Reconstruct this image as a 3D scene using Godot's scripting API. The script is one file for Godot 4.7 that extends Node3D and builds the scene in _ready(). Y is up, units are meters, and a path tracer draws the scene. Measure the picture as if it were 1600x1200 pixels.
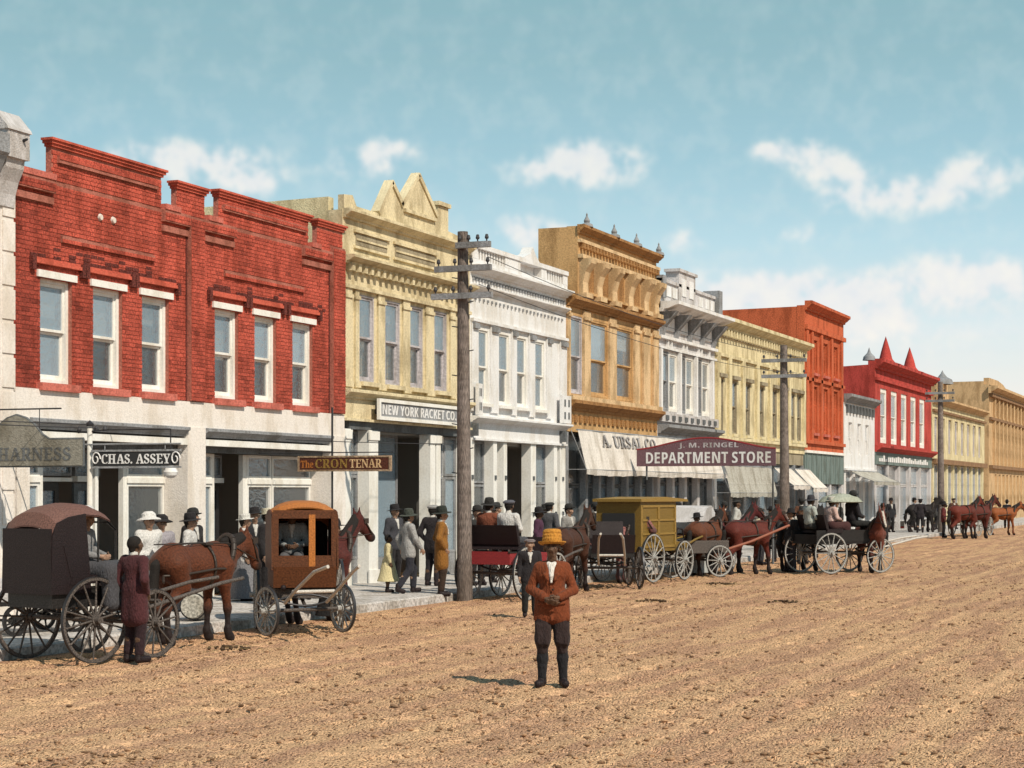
extends Node3D
# A sandy shopping street of about 1910, seen along its left-hand row of shops.
# Metres; the street runs along -Z, the shop fronts stand on the plane x = FX, the kerb on x = KX.

const FX := -18.85
const KX := -15.45
const WALK := 0.15
var rng := RandomNumberGenerator.new()
var taken := {}
var M := {}
var cache := {}

# ---------------------------------------------------------------- mesh builder
class MB:
	var v := PackedVector3Array()
	var n := PackedVector3Array()
	var i := PackedInt32Array()
	var c := PackedColorArray()
	var t0 := 0.0

	func _init(start := 0.0) -> void:
		t0 = start

	func tri(a: Vector3, b: Vector3, d: Vector3, na: Vector3, nb: Vector3, nd: Vector3) -> void:
		var k := v.size()
		v.push_back(a); v.push_back(b); v.push_back(d)
		n.push_back(na); n.push_back(nb); n.push_back(nd)
		if (b - a).cross(d - a).dot(na + nb + nd) > 0.0:
			i.append_array(PackedInt32Array([k, k + 2, k + 1]))
		else:
			i.append_array(PackedInt32Array([k, k + 1, k + 2]))

	func quad(a: Vector3, b: Vector3, d: Vector3, e: Vector3) -> void:
		var m := (b - a).cross(d - a)
		if m.length_squared() < 1e-14:
			m = (d - a).cross(e - a)
		m = m.normalized()
		var k := v.size()
		v.append_array(PackedVector3Array([a, b, d, e]))
		n.append_array(PackedVector3Array([m, m, m, m]))
		i.append_array(PackedInt32Array([k, k + 2, k + 1, k, k + 3, k + 2]))

	func box(a: Vector3, b: Vector3, xf := Transform3D()) -> void:
		var p := []
		for q in 8:
			p.append(xf * Vector3(b.x if q & 1 else a.x, b.y if q & 2 else a.y, b.z if q & 4 else a.z))
		quad(p[0], p[2], p[3], p[1])
		quad(p[4], p[5], p[7], p[6])
		quad(p[0], p[4], p[6], p[2])
		quad(p[1], p[3], p[7], p[5])
		quad(p[0], p[1], p[5], p[4])
		quad(p[2], p[6], p[7], p[3])

	# box in front-of-shop coordinates: along the street, height, distance out from the front
	func bx(ta: float, tb: float, ha: float, hb: float, pa: float, pb: float) -> void:
		box(Vector3(pa, ha, -(tb - t0)), Vector3(pb, hb, -(ta - t0)))

	func at(t: float, h: float, p: float) -> Vector3:
		return Vector3(p, h, -(t - t0))

	# a front polygon in (t, h), extruded from pa to pb
	func plate(poly: PackedVector2Array, pa: float, pb: float) -> void:
		var ids := Geometry2D.triangulate_polygon(poly)
		for q in range(0, ids.size(), 3):
			for side in [pa, pb]:
				var nn := Vector3(1 if side == pb else -1, 0, 0)
				tri(at(poly[ids[q]].x, poly[ids[q]].y, side), at(poly[ids[q + 1]].x, poly[ids[q + 1]].y, side), at(poly[ids[q + 2]].x, poly[ids[q + 2]].y, side), nn, nn, nn)
		rim(poly, pa, pb, true)

	func rim(poly: PackedVector2Array, pa: float, pb: float, front: bool) -> void:
		var clock := Geometry2D.is_polygon_clockwise(poly)
		for q in poly.size():
			var a := poly[q]
			var b := poly[(q + 1) % poly.size()]
			var dd := (b - a).normalized()
			var nn2 := Vector2(dd.y, -dd.x) * (-1.0 if clock else 1.0)
			var nn := Vector3(0, nn2.y, -nn2.x) if front else Vector3(nn2.x, nn2.y, 0)
			var w := [at(a.x, a.y, pa), at(b.x, b.y, pa), at(b.x, b.y, pb), at(a.x, a.y, pb)] if front else [Vector3(a.x, a.y, pa), Vector3(b.x, b.y, pa), Vector3(b.x, b.y, pb), Vector3(a.x, a.y, pb)]
			tri(w[0], w[1], w[2], nn, nn, nn)
			tri(w[0], w[2], w[3], nn, nn, nn)

	# a side polygon in (x, y), extruded from z = za to zb
	func slab(poly: PackedVector2Array, za: float, zb: float) -> void:
		var ids := Geometry2D.triangulate_polygon(poly)
		for q in range(0, ids.size(), 3):
			for side in [za, zb]:
				var nn := Vector3(0, 0, 1 if side == zb else -1)
				tri(Vector3(poly[ids[q]].x, poly[ids[q]].y, side), Vector3(poly[ids[q + 1]].x, poly[ids[q + 1]].y, side), Vector3(poly[ids[q + 2]].x, poly[ids[q + 2]].y, side), nn, nn, nn)
		rim(poly, za, zb, false)

	func tube(a: Vector3, b: Vector3, ra: float, rb: float, seg := 8, caps := true) -> void:
		var d := (b - a).normalized()
		var s := d.cross(Vector3.UP if absf(d.y) < 0.9 else Vector3.RIGHT).normalized()
		var u := s.cross(d)
		for q in seg:
			var f := TAU * q / seg
			var g := TAU * (q + 1) / seg
			var x := s * cos(f) + u * sin(f)
			var y := s * cos(g) + u * sin(g)
			tri(a + x * ra, b + x * rb, b + y * rb, x, x, y)
			tri(a + x * ra, b + y * rb, a + y * ra, x, y, y)
			if caps:
				tri(a, a + x * ra, a + y * ra, -d, -d, -d)
				tri(b, b + x * rb, b + y * rb, d, d, d)

	func path(pts: Array, r: float, seg := 6) -> void:
		for q in pts.size() - 1:
			tube(pts[q], pts[q + 1], r, r, seg)

	# profile of (radius, height) turned about the y axis at o; squash narrows z
	func lathe(prof: PackedVector2Array, o: Vector3, seg := 14, squash := 1.0, wave := 0.0, waves := 0) -> void:
		for q in prof.size() - 1:
			var a := prof[q]
			var b := prof[q + 1]
			var e := (b - a).normalized()
			for k in seg:
				var f := TAU * k / seg
				var g := TAU * (k + 1) / seg
				var wf := 1.0 + wave * sin(f * waves)
				var wg := 1.0 + wave * sin(g * waves)
				var x := Vector3(cos(f), 0, sin(f) * squash)
				var y := Vector3(cos(g), 0, sin(g) * squash)
				var nx := Vector3(x.x * e.y, -e.x, x.z * e.y).normalized()
				var ny := Vector3(y.x * e.y, -e.x, y.z * e.y).normalized()
				var wa := a.y
				var p0 := o + x * a.x * wf + Vector3(0, wa, 0)
				var p1 := o + x * b.x * wf + Vector3(0, b.y, 0)
				var p2 := o + y * b.x * wg + Vector3(0, b.y, 0)
				var p3 := o + y * a.x * wg + Vector3(0, wa, 0)
				tri(p0, p1, p2, nx, nx, ny)
				tri(p0, p2, p3, nx, ny, ny)

	# ring about the z axis
	func ring(ro: float, ri: float, w: float, seg: int, o := Vector3.ZERO) -> void:
		for k in seg:
			var f := TAU * k / seg
			var g := TAU * (k + 1) / seg
			var x := Vector3(cos(f), sin(f), 0)
			var y := Vector3(cos(g), sin(g), 0)
			var z := Vector3(0, 0, w / 2)
			tri(o + x * ro - z, o + x * ro + z, o + y * ro + z, x, x, y)
			tri(o + x * ro - z, o + y * ro + z, o + y * ro - z, x, y, y)
			tri(o + x * ri - z, o + x * ri + z, o + y * ri + z, -x, -x, -y)
			tri(o + x * ri - z, o + y * ri + z, o + y * ri - z, -x, -y, -y)
			for s in [-1.0, 1.0]:
				var nn := Vector3(0, 0, s)
				tri(o + x * ro + z * s, o + x * ri + z * s, o + y * ri + z * s, nn, nn, nn)
				tri(o + x * ro + z * s, o + y * ri + z * s, o + y * ro + z * s, nn, nn, nn)

	# front wall with openings [ta, tb, ha, hb]; its face on p = pf, its back on pb
	func wall(ta: float, tb: float, ha: float, hb: float, pf: float, pb: float, holes: Array) -> void:
		var xs := [ta, tb]
		var ys := [ha, hb]
		for o in holes:
			for q in [o[0], o[1]]:
				if not q in xs and q > ta and q < tb:
					xs.append(q)
			for q in [o[2], o[3]]:
				if not q in ys and q > ha and q < hb:
					ys.append(q)
		xs.sort()
		ys.sort()
		for a in xs.size() - 1:
			for b in ys.size() - 1:
				var mx: float = (xs[a] + xs[a + 1]) / 2
				var my: float = (ys[b] + ys[b + 1]) / 2
				var open := false
				for o in holes:
					if mx > o[0] and mx < o[1] and my > o[2] and my < o[3]:
						open = true
				if not open:
					quad(at(xs[a], ys[b], pf), at(xs[a + 1], ys[b], pf), at(xs[a + 1], ys[b + 1], pf), at(xs[a], ys[b + 1], pf))
					quad(at(xs[a], ys[b], pb), at(xs[a], ys[b + 1], pb), at(xs[a + 1], ys[b + 1], pb), at(xs[a + 1], ys[b], pb))
		for o in [[ta, tb, ha, hb]] + holes:
			quad(at(o[0], o[2], pf), at(o[0], o[3], pf), at(o[0], o[3], pb), at(o[0], o[2], pb))
			quad(at(o[1], o[2], pf), at(o[1], o[2], pb), at(o[1], o[3], pb), at(o[1], o[3], pf))
			quad(at(o[0], o[3], pf), at(o[1], o[3], pf), at(o[1], o[3], pb), at(o[0], o[3], pb))
			quad(at(o[0], o[2], pf), at(o[0], o[2], pb), at(o[1], o[2], pb), at(o[1], o[2], pf))

	func mesh() -> ArrayMesh:
		var a := []
		a.resize(Mesh.ARRAY_MAX)
		a[Mesh.ARRAY_VERTEX] = v
		a[Mesh.ARRAY_NORMAL] = n
		a[Mesh.ARRAY_INDEX] = i
		if c.size() == v.size() and c.size() > 0:
			a[Mesh.ARRAY_COLOR] = c
		var m := ArrayMesh.new()
		m.add_surface_from_arrays(Mesh.PRIMITIVE_TRIANGLES, a)
		return m

# ---------------------------------------------------------------- naming
func numbered(called: String) -> String:
	var k: int = taken.get(called, 0)
	taken[called] = k + 1
	return called if k == 0 else "%s_%03d" % [called, k]

func tag(o: Node, label: String, category: String, group := "") -> Node:
	o.set_meta("label", label)
	o.set_meta("category", category)
	if group:
		o.set_meta("group", group)
	return o

func thing(called: String, label: String, category: String, at := Vector3.ZERO, turn := 0.0, group := "") -> Node3D:
	var o := Node3D.new()
	o.name = numbered(called)
	add_child(o)
	o.position = at
	o.rotation_degrees.y = turn
	tag(o, label, category, group)
	return o

func put(called: String, m: Mesh, mat: Material, parent: Node = null) -> MeshInstance3D:
	var o := MeshInstance3D.new()
	o.mesh = m
	o.material_override = mat
	if parent == null:
		o.name = numbered(called)
		add_child(o)
	else:
		o.name = called
		parent.add_child(o, true)
	return o

func part(called: String, mb: MB, mat: Material, parent: Node = null) -> MeshInstance3D:
	return put(called, mb.mesh(), mat, parent)

func stuff(o: Node) -> Node:
	o.set_meta("kind", "stuff")
	return o

func V(x: float, y: float, z: float) -> Vector3:
	return Vector3(x, y, z)

func P2(a: Array) -> PackedVector2Array:
	var r := PackedVector2Array()
	for q in range(0, a.size(), 2):
		r.append(Vector2(a[q], a[q + 1]))
	return r

# ---------------------------------------------------------------- materials
func lin(r: float, g: float, b: float) -> Color:
	return Color(r, g, b).linear_to_srgb()

func noise_tex(key: String, seed_: int, freq: float, octaves: int, lo: Color, hi: Color, size := 512, kind := FastNoiseLite.TYPE_SIMPLEX_SMOOTH, mid := 0.5, spread := 0.5) -> ImageTexture:
	if cache.has(key):
		return cache[key]
	var f := FastNoiseLite.new()
	f.seed = seed_
	f.noise_type = kind
	f.frequency = freq
	f.fractal_octaves = octaves
	f.fractal_gain = 0.6
	var im := f.get_seamless_image(size, size, false, false, 0.2)
	im.convert(Image.FORMAT_L8)
	var src := im.get_data()
	var dst := PackedByteArray()
	dst.resize(size * size * 3)
	var lut := PackedByteArray()
	for q in 256:
		var w := smoothstep(mid - spread, mid + spread, q / 255.0)
		var k := lo.lerp(hi, w)
		lut.append_array(PackedByteArray([k.r8, k.g8, k.b8]))
	for q in size * size:
		var s := src[q] * 3
		dst[q * 3] = lut[s]
		dst[q * 3 + 1] = lut[s + 1]
		dst[q * 3 + 2] = lut[s + 2]
	var t := ImageTexture.create_from_image(Image.create_from_data(size, size, false, Image.FORMAT_RGB8, dst))
	cache[key] = t
	return t

# a matt material: mottled at two scales, in world space so that no two things repeat
func mat(col: Color, rough := 0.85, fine := 0.15, scale := 0.9, relief := 0.6, stain := true, dirty := 0.82) -> StandardMaterial3D:
	var m := StandardMaterial3D.new()
	m.albedo_color = col
	m.roughness = rough
	m.metallic_specular = 0.35
	m.uv1_triplanar = true
	m.uv1_world_triplanar = true
	m.uv1_scale = Vector3.ONE * scale
	var g := 1.0 - fine
	m.albedo_texture = noise_tex("fine%.2f" % fine, 11, 0.03, 5, Color(g, g, g), Color.WHITE, 512, FastNoiseLite.TYPE_SIMPLEX_SMOOTH, 0.45, 0.32)
	if relief > 0.0:
		m.heightmap_enabled = true
		m.heightmap_texture = noise_tex("bump", 5, 0.05, 5, Color.BLACK, Color.WHITE, 512)
		m.heightmap_scale = relief
	if stain:
		m.detail_enabled = true
		m.detail_blend_mode = BaseMaterial3D.BLEND_MODE_MUL
		m.detail_uv_layer = BaseMaterial3D.DETAIL_UV_2
		m.uv2_triplanar = true
		m.uv2_world_triplanar = true
		m.uv2_scale = Vector3(0.23, 0.09, 0.23)
		m.detail_albedo = noise_tex("stain%.2f" % dirty, 23, 0.012, 5, Color(dirty, dirty - 0.015, dirty - 0.04), Color(1, 1, 1), 512, FastNoiseLite.TYPE_SIMPLEX_SMOOTH, 0.40, 0.25)
	return m

func plain(col: Color, rough := 0.6, metal := 0.0) -> StandardMaterial3D:
	var m := StandardMaterial3D.new()
	m.albedo_color = col
	m.roughness = rough
	m.metallic = metal
	m.metallic_specular = 0.4
	return m

func animal_coat(rough := 0.7) -> StandardMaterial3D:   # vertex coloured skin and coats of animals
	var m := mat(Color.WHITE, rough, 0.35, 1.6, 0.3, false)
	m.vertex_color_use_as_albedo = true
	m.rim_enabled = true
	m.heightmap_texture = noise_tex("folds", 71, 0.016, 3, Color.BLACK, Color.WHITE, 512)
	m.heightmap_scale = 0.7
	m.rim = 0.1
	return m

func cloth(col: Color) -> StandardMaterial3D:
	var m := mat(col, 0.95, 0.25, 1.3, 0.3, false)
	m.uv1_scale = V(3.2, 1.3, 3.2)   # upright folds
	m.heightmap_texture = noise_tex("folds", 71, 0.016, 3, Color.BLACK, Color.WHITE, 512)
	m.heightmap_scale = 1.1
	m.rim_enabled = true
	m.rim = 0.3
	return m

func make_materials() -> void:
	M.brick = mat(lin(0.92, 0.92, 0.92), 0.9, 0.3, 1.3, 0.5, true)
	M.brick.vertex_color_use_as_albedo = true
	M.mortar = mat(lin(0.44, 0.16, 0.12), 0.95)
	M.red = mat(lin(0.60, 0.125, 0.08), 0.9)
	M.red_stone = mat(lin(0.60, 0.17, 0.13), 0.85)
	M.soot_and_shade = mat(lin(0.20, 0.05, 0.04), 0.95, 0.5, 1.5)  # sooty brick; also colours the painted shade strips beside the pilasters
	M.orange_red = mat(lin(0.60, 0.14, 0.06), 0.9, 0.2)
	M.crimson = mat(lin(0.55, 0.075, 0.06), 0.9, 0.25)
	M.white = mat(lin(0.76, 0.71, 0.67), 0.8, 0.06, 0.9, 0.4, true, 0.93)
	M.trim = mat(lin(0.78, 0.77, 0.74), 0.6, 0.05, 0.9, 0.1, true, 0.93)
	M.paint = mat(lin(0.74, 0.74, 0.75), 0.6, 0.07, 0.9, 0.2, true, 0.93)
	M.grey = mat(lin(0.30, 0.31, 0.33), 0.8)
	M.cast_dark = mat(lin(0.34, 0.33, 0.34), 0.8)
	M.grey_dark = mat(lin(0.13, 0.14, 0.15), 0.8)
	M.cast = mat(lin(0.58, 0.56, 0.57), 0.7, 0.10)
	M.yellow = mat(lin(0.72, 0.62, 0.41), 0.85, 0.11)
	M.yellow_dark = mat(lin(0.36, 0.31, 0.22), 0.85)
	M.lilac = mat(lin(0.55, 0.52, 0.55), 0.7)
	M.pale_yellow = mat(lin(0.72, 0.63, 0.40), 0.85, 0.11)
	M.ochre = mat(lin(0.60, 0.37, 0.17), 0.8, 0.13)
	M.ochre_light = mat(lin(0.70, 0.50, 0.29), 0.8, 0.12)
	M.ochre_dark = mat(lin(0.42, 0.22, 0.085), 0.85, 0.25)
	M.tan = mat(lin(0.66, 0.45, 0.25), 0.85, 0.18)
	M.tan_dark = mat(lin(0.34, 0.20, 0.11), 0.85, 0.3)
	M.green_grey = mat(lin(0.17, 0.22, 0.21), 0.7)
	M.dark = plain(lin(0.025, 0.026, 0.028), 0.8)
	M.room = plain(lin(0.27, 0.27, 0.26), 0.9)
	M.blind = cloth(lin(0.52, 0.53, 0.50))
	M.canvas = mat(lin(0.74, 0.69, 0.64), 0.9, 0.15, 0.8, 0.3)
	M.canvas.backlight_enabled = true
	M.canvas.backlight = Color(0.2, 0.19, 0.17)
	M.old_canvas = mat(lin(0.60, 0.58, 0.52), 0.9, 0.45, 1.1, 0.4)
	M.concrete = mat(lin(0.60, 0.57, 0.55), 0.9, 0.25, 0.7, 0.8)
	M.pole = mat(lin(0.37, 0.31, 0.285), 0.9, 0.5, 0.6, 2.0)
	M.pole.uv1_scale = Vector3(4.0, 0.35, 4.0)
	M.wire = plain(lin(0.04, 0.04, 0.045), 0.6)
	M.iron = plain(lin(0.05, 0.05, 0.055), 0.45, 0.6)
	M.glass = StandardMaterial3D.new()
	M.glass.albedo_color = Color(0.56, 0.64, 0.70, 0.38)
	M.glass.transparency = BaseMaterial3D.TRANSPARENCY_ALPHA
	M.glass.roughness = 0.06
	M.glass.metallic_specular = 0.6
	M.glass.uv1_triplanar = true
	M.glass.uv1_world_triplanar = true
	M.glass.uv1_scale = Vector3.ONE * 0.8
	M.glass.heightmap_enabled = true
	M.glass.heightmap_texture = noise_tex("folds", 71, 0.016, 3, Color.BLACK, Color.WHITE, 512)
	M.glass.heightmap_scale = 0.5
	M.glass_clear = M.glass.duplicate()
	M.glass_clear.albedo_color = Color(0.42, 0.48, 0.52, 0.16)
	M.glass_dusty = M.glass.duplicate()
	M.glass_dusty.albedo_color = Color(0.62, 0.70, 0.76, 0.46)
	M.black_wood = mat(lin(0.030, 0.028, 0.028), 0.4, 0.4, 2.0, 0.1, false)
	M.leather = mat(lin(0.024, 0.014, 0.016), 0.5, 0.5, 2.5, 0.6, false)
	M.leather_red = mat(lin(0.20, 0.10, 0.08), 0.6, 0.4, 2.5, 0.4, false)
	M.brown_wood = mat(lin(0.13, 0.045, 0.018), 0.5, 0.4, 2.0, 0.2, false)
	M.orange_wood = mat(lin(0.48, 0.17, 0.04), 0.5, 0.3, 2.0, 0.2, false)
	M.red_wood = mat(lin(0.30, 0.035, 0.04), 0.5, 0.3, 2.0, 0.2, false)
	M.gold_wood = mat(lin(0.24, 0.15, 0.035), 0.5, 0.35, 2.0, 0.3, false)
	M.gold_trim = mat(lin(0.32, 0.20, 0.05), 0.5, 0.3, 2.0, 0.2, false)
	M.wheel = mat(lin(0.46, 0.45, 0.43), 0.75, 0.5, 2.0, 0.2, false)
	M.wheel_dark = mat(lin(0.13, 0.11, 0.10), 0.75, 0.5, 2.0, 0.2, false)
	M.shaft = mat(lin(0.62, 0.58, 0.53), 0.6, 0.3, 2.0, 0.2, false)
	M.harness = plain(lin(0.035, 0.025, 0.02), 0.5)
	M.brass = plain(lin(0.55, 0.36, 0.12), 0.3, 0.8)
	M.hide = animal_coat()
	M.skin = animal_coat(0.6)
	M.hair_dark = mat(lin(0.025, 0.02, 0.018), 0.8, 0.5, 5.0, 0.6, false)

# ---------------------------------------------------------------- bodies: surface nets over smoothly joined tapered capsules
# bone: [ax, ay, az, bx, by, bz, ra, rb, narrow z]
func nets(mb: MB, bones: Array, cell: float, k: float, paint: Callable) -> void:
	var lo := Vector3(1e9, 1e9, 1e9)
	var hi := -lo
	for b in bones:
		var r := maxf(b[6], b[7]) + k * 0.5 + cell * 2.0
		for e in [Vector3(b[0], b[1], b[2]), Vector3(b[3], b[4], b[5])]:
			lo = lo.min(e - Vector3.ONE * r)
			hi = hi.max(e + Vector3.ONE * r)
	var nx := int((hi.x - lo.x) / cell) + 2
	var ny := int((hi.y - lo.y) / cell) + 2
	var nz := int((hi.z - lo.z) / cell) + 2
	var sy := nx
	var sz := nx * ny
	var f := PackedFloat32Array()
	f.resize(nx * ny * nz)
	f.fill(10.0)
	for b in bones:
		var sq: float = b[8] if b.size() > 8 else 1.0
		var a := Vector3(b[0], b[1], b[2] * sq)
		var d := Vector3(b[3], b[4], b[5] * sq) - a
		var ra: float = b[6]
		var dr: float = b[7] - ra
		var dd := maxf(d.length_squared(), 1e-8)
		var r: float = maxf(b[6], b[7]) + k + cell * 2.0
		var x0 := maxi(int((minf(b[0], b[3]) - r - lo.x) / cell), 0)
		var x1 := mini(int((maxf(b[0], b[3]) + r - lo.x) / cell) + 1, nx - 1)
		var y0 := maxi(int((minf(b[1], b[4]) - r - lo.y) / cell), 0)
		var y1 := mini(int((maxf(b[1], b[4]) + r - lo.y) / cell) + 1, ny - 1)
		var z0 := maxi(int((minf(b[2], b[5]) - r - lo.z) / cell), 0)
		var z1 := mini(int((maxf(b[2], b[5]) + r - lo.z) / cell) + 1, nz - 1)
		for z in range(z0, z1 + 1):
			for y in range(y0, y1 + 1):
				var at := z * sz + y * sy + x0
				var p := Vector3(lo.x + x0 * cell, lo.y + y * cell, (lo.z + z * cell) * sq) - a
				for x in range(x0, x1 + 1):
					var h := clampf(p.dot(d) / dd, 0.0, 1.0)
					var s := (p - d * h).length() - ra - dr * h
					var g := f[at]
					var m := k - absf(g - s)
					f[at] = minf(g, s) - (m * m / k * 0.25 if m > 0.0 else 0.0)
					at += 1
					p.x += cell
	var ids := PackedInt32Array()
	ids.resize(nx * ny * nz)
	ids.fill(-1)
	var base := mb.v.size()
	var off := [0, 1, sy, sy + 1, sz, sz + 1, sz + sy, sz + sy + 1]
	var edges := [[0, 1], [2, 3], [4, 5], [6, 7], [0, 2], [1, 3], [4, 6], [5, 7], [0, 4], [1, 5], [2, 6], [3, 7]]
	var far := cell * 2.2
	for z in nz - 1:
		for y in ny - 1:
			var at := z * sz + y * sy
			for x in nx - 1:
				var q := at + x
				if absf(f[q]) > far:
					continue
				var neg := 0
				for o in off:
					if f[q + o] < 0.0:
						neg += 1
				if neg == 0 or neg == 8:
					continue
				var sum := Vector3.ZERO
				var cnt := 0
				for e in edges:
					var fa: float = f[q + off[e[0]]]
					var fb: float = f[q + off[e[1]]]
					if (fa < 0.0) != (fb < 0.0):
						var w := fa / (fa - fb)
						var pa := Vector3(e[0] & 1, (e[0] >> 1) & 1, e[0] >> 2)
						var pb := Vector3(e[1] & 1, (e[1] >> 1) & 1, e[1] >> 2)
						sum += pa.lerp(pb, w)
						cnt += 1
				ids[q] = mb.v.size()
				var pt := lo + (Vector3(x, y, z) + sum / cnt) * cell
				mb.v.push_back(pt)
				mb.n.push_back(Vector3.ZERO)
				mb.c.push_back(paint.call(pt))
	var start := mb.i.size()
	for z in range(1, nz - 1):
		for y in range(1, ny - 1):
			for x in range(1, nx - 1):
				var q := z * sz + y * sy + x
				if absf(f[q]) > far:
					continue
				var s := f[q] < 0.0
				if s != (f[q + 1] < 0.0):
					face(mb.i, ids[q], ids[q - sy], ids[q - sy - sz], ids[q - sz], s)
				if s != (f[q + sy] < 0.0):
					face(mb.i, ids[q], ids[q - sz], ids[q - sz - 1], ids[q - 1], s)
				if s != (f[q + sz] < 0.0):
					face(mb.i, ids[q], ids[q - 1], ids[q - 1 - sy], ids[q - sy], s)
	for q in range(start, mb.i.size(), 3):
		var a := mb.i[q]
		var b := mb.i[q + 1]
		var e := mb.i[q + 2]
		var m := (mb.v[e] - mb.v[a]).cross(mb.v[b] - mb.v[a])
		mb.n[a] += m
		mb.n[b] += m
		mb.n[e] += m
	for q in range(base, mb.v.size()):
		mb.n[q] = mb.n[q].normalized()

func face(out: PackedInt32Array, a: int, b: int, d: int, e: int, flip: bool) -> void:
	if a < 0 or b < 0 or d < 0 or e < 0:
		return
	if flip:
		out.append_array(PackedInt32Array([a, b, d, a, d, e]))
	else:
		out.append_array(PackedInt32Array([a, d, b, a, e, d]))

# ---------------------------------------------------------------- horses: nose along +x, hoofs on y = 0
func horse_mesh(key: String, coat: Color, low: Color, head_down: float, step: float, long_ears: bool, blaze: bool) -> Array:
	if cache.has(key):
		return cache[key]
	var hx := 1.28 - 0.05 * head_down
	var hy := 1.47 - 0.45 * head_down
	var px := 0.96 + 0.06 * head_down
	var py := 1.78 - 0.35 * head_down
	var b := [
		[0.42, 1.10, 0, 0.0, 1.08, 0, 0.275, 0.295, 1.12], [0.0, 1.08, 0, -0.48, 1.15, 0, 0.29, 0.27, 1.05], [0.36, 1.34, 0, -0.1, 1.27, 0, 0.12, 0.12, 1.1],
		[-0.45, 1.27, 0, -0.6, 1.18, 0, 0.17, 0.15, 1.0], [0.5, 1.2, 0, px - 0.06, py - 0.08, 0, 0.22, 0.12, 1.35], [0.46, 1.05, 0, 0.6, 1.1, 0, 0.19, 0.15, 1.0],
		[px, py - 0.02, 0, hx, hy, 0, 0.115, 0.07, 1.25], [px + 0.03, py - 0.11, 0, px + 0.15, py - 0.2, 0, 0.105, 0.07, 1.4], [hx - 0.03, hy, 0, hx + 0.01, hy - 0.02, 0, 0.07, 0.066, 1.1],
	]
	var ear := 0.26 if long_ears else 0.15
	for s in [-1.0, 1.0]:
		var fx: float = step * 0.16 * s
		b.append([px - 0.04, py + 0.06, 0.055 * s, px - 0.05, py + 0.06 + ear, 0.075 * s, 0.035, 0.012])
		b.append([0.42, 1.08, 0.15 * s, 0.40 + fx * 0.3, 0.84, 0.15 * s, 0.15, 0.095])
		b.append([0.40 + fx * 0.3, 0.84, 0.15 * s, 0.43 + fx, 0.47, 0.14 * s, 0.085, 0.055])
		b.append([0.43 + fx, 0.47, 0.14 * s, 0.42 + fx * 1.2, 0.15, 0.14 * s, 0.047, 0.040])
		b.append([0.42 + fx * 1.2, 0.15, 0.14 * s, 0.46 + fx * 1.2, 0.06, 0.14 * s, 0.045, 0.05])
		b.append([0.46 + fx * 1.2, 0.055, 0.14 * s, 0.48 + fx * 1.2, 0.035, 0.14 * s, 0.052, 0.06])
		b.append([-0.52, 1.12, 0.14 * s, -0.40 - fx * 0.4, 0.80, 0.16 * s, 0.20, 0.125])
		b.append([-0.40 - fx * 0.4, 0.80, 0.16 * s, -0.66 - fx, 0.50, 0.15 * s, 0.11, 0.058])
		b.append([-0.66 - fx, 0.50, 0.15 * s, -0.61 - fx, 0.15, 0.15 * s, 0.055, 0.042])
		b.append([-0.61 - fx, 0.15, 0.15 * s, -0.57 - fx, 0.06, 0.15 * s, 0.045, 0.05])
		b.append([-0.57 - fx, 0.055, 0.15 * s, -0.55 - fx, 0.035, 0.15 * s, 0.053, 0.06])
	var mb := MB.new()
	var eye := Vector3(px + 0.08, py - 0.04, 0)
	var dark := Color(0.02, 0.015, 0.012)
	var paint := func(p: Vector3) -> Color:
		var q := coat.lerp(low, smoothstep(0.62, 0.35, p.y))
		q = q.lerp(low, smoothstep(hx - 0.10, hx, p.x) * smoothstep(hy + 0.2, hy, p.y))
		if blaze and p.x > px + 0.05 and absf(p.z) < 0.026 and (p.y - py) > (p.x - px) * (hy - py) / (hx - px) + 0.05:
			q = Color(0.6, 0.55, 0.48)
		if p.y < 0.075:
			q = dark
		if Vector2(p.x - eye.x, p.y - eye.y).length() < 0.022 and absf(p.z) > 0.05:
			q = dark
		return q
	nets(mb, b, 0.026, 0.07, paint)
	var mane := MB.new()
	nets(mane, [[px - 0.10, py + 0.05, 0.0, 0.52, 1.44, 0.03, 0.05, 0.06, 1.3], [px - 0.04, py + 0.02, 0.05, 0.6, 1.36, 0.10, 0.05, 0.06, 1.5], [px + 0.03, py + 0.1, 0, px + 0.1, py - 0.02, 0, 0.035, 0.02, 1.0]], 0.03, 0.05, func(_p): return Color.WHITE)
	var tail := MB.new()
	nets(tail, [[-0.66, 1.26, 0, -0.78, 1.12, 0, 0.04, 0.06], [-0.78, 1.12, 0, -0.84, 0.75, 0, 0.065, 0.085], [-0.84, 0.75, 0, -0.82, 0.42, 0, 0.08, 0.03]], 0.028, 0.05, func(_p): return Color.WHITE)
	cache[key] = [mb.mesh(), mane.mesh(), tail.mesh(), Vector3(px, py, 0), Vector3(hx, hy, 0)]
	return cache[key]

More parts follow.
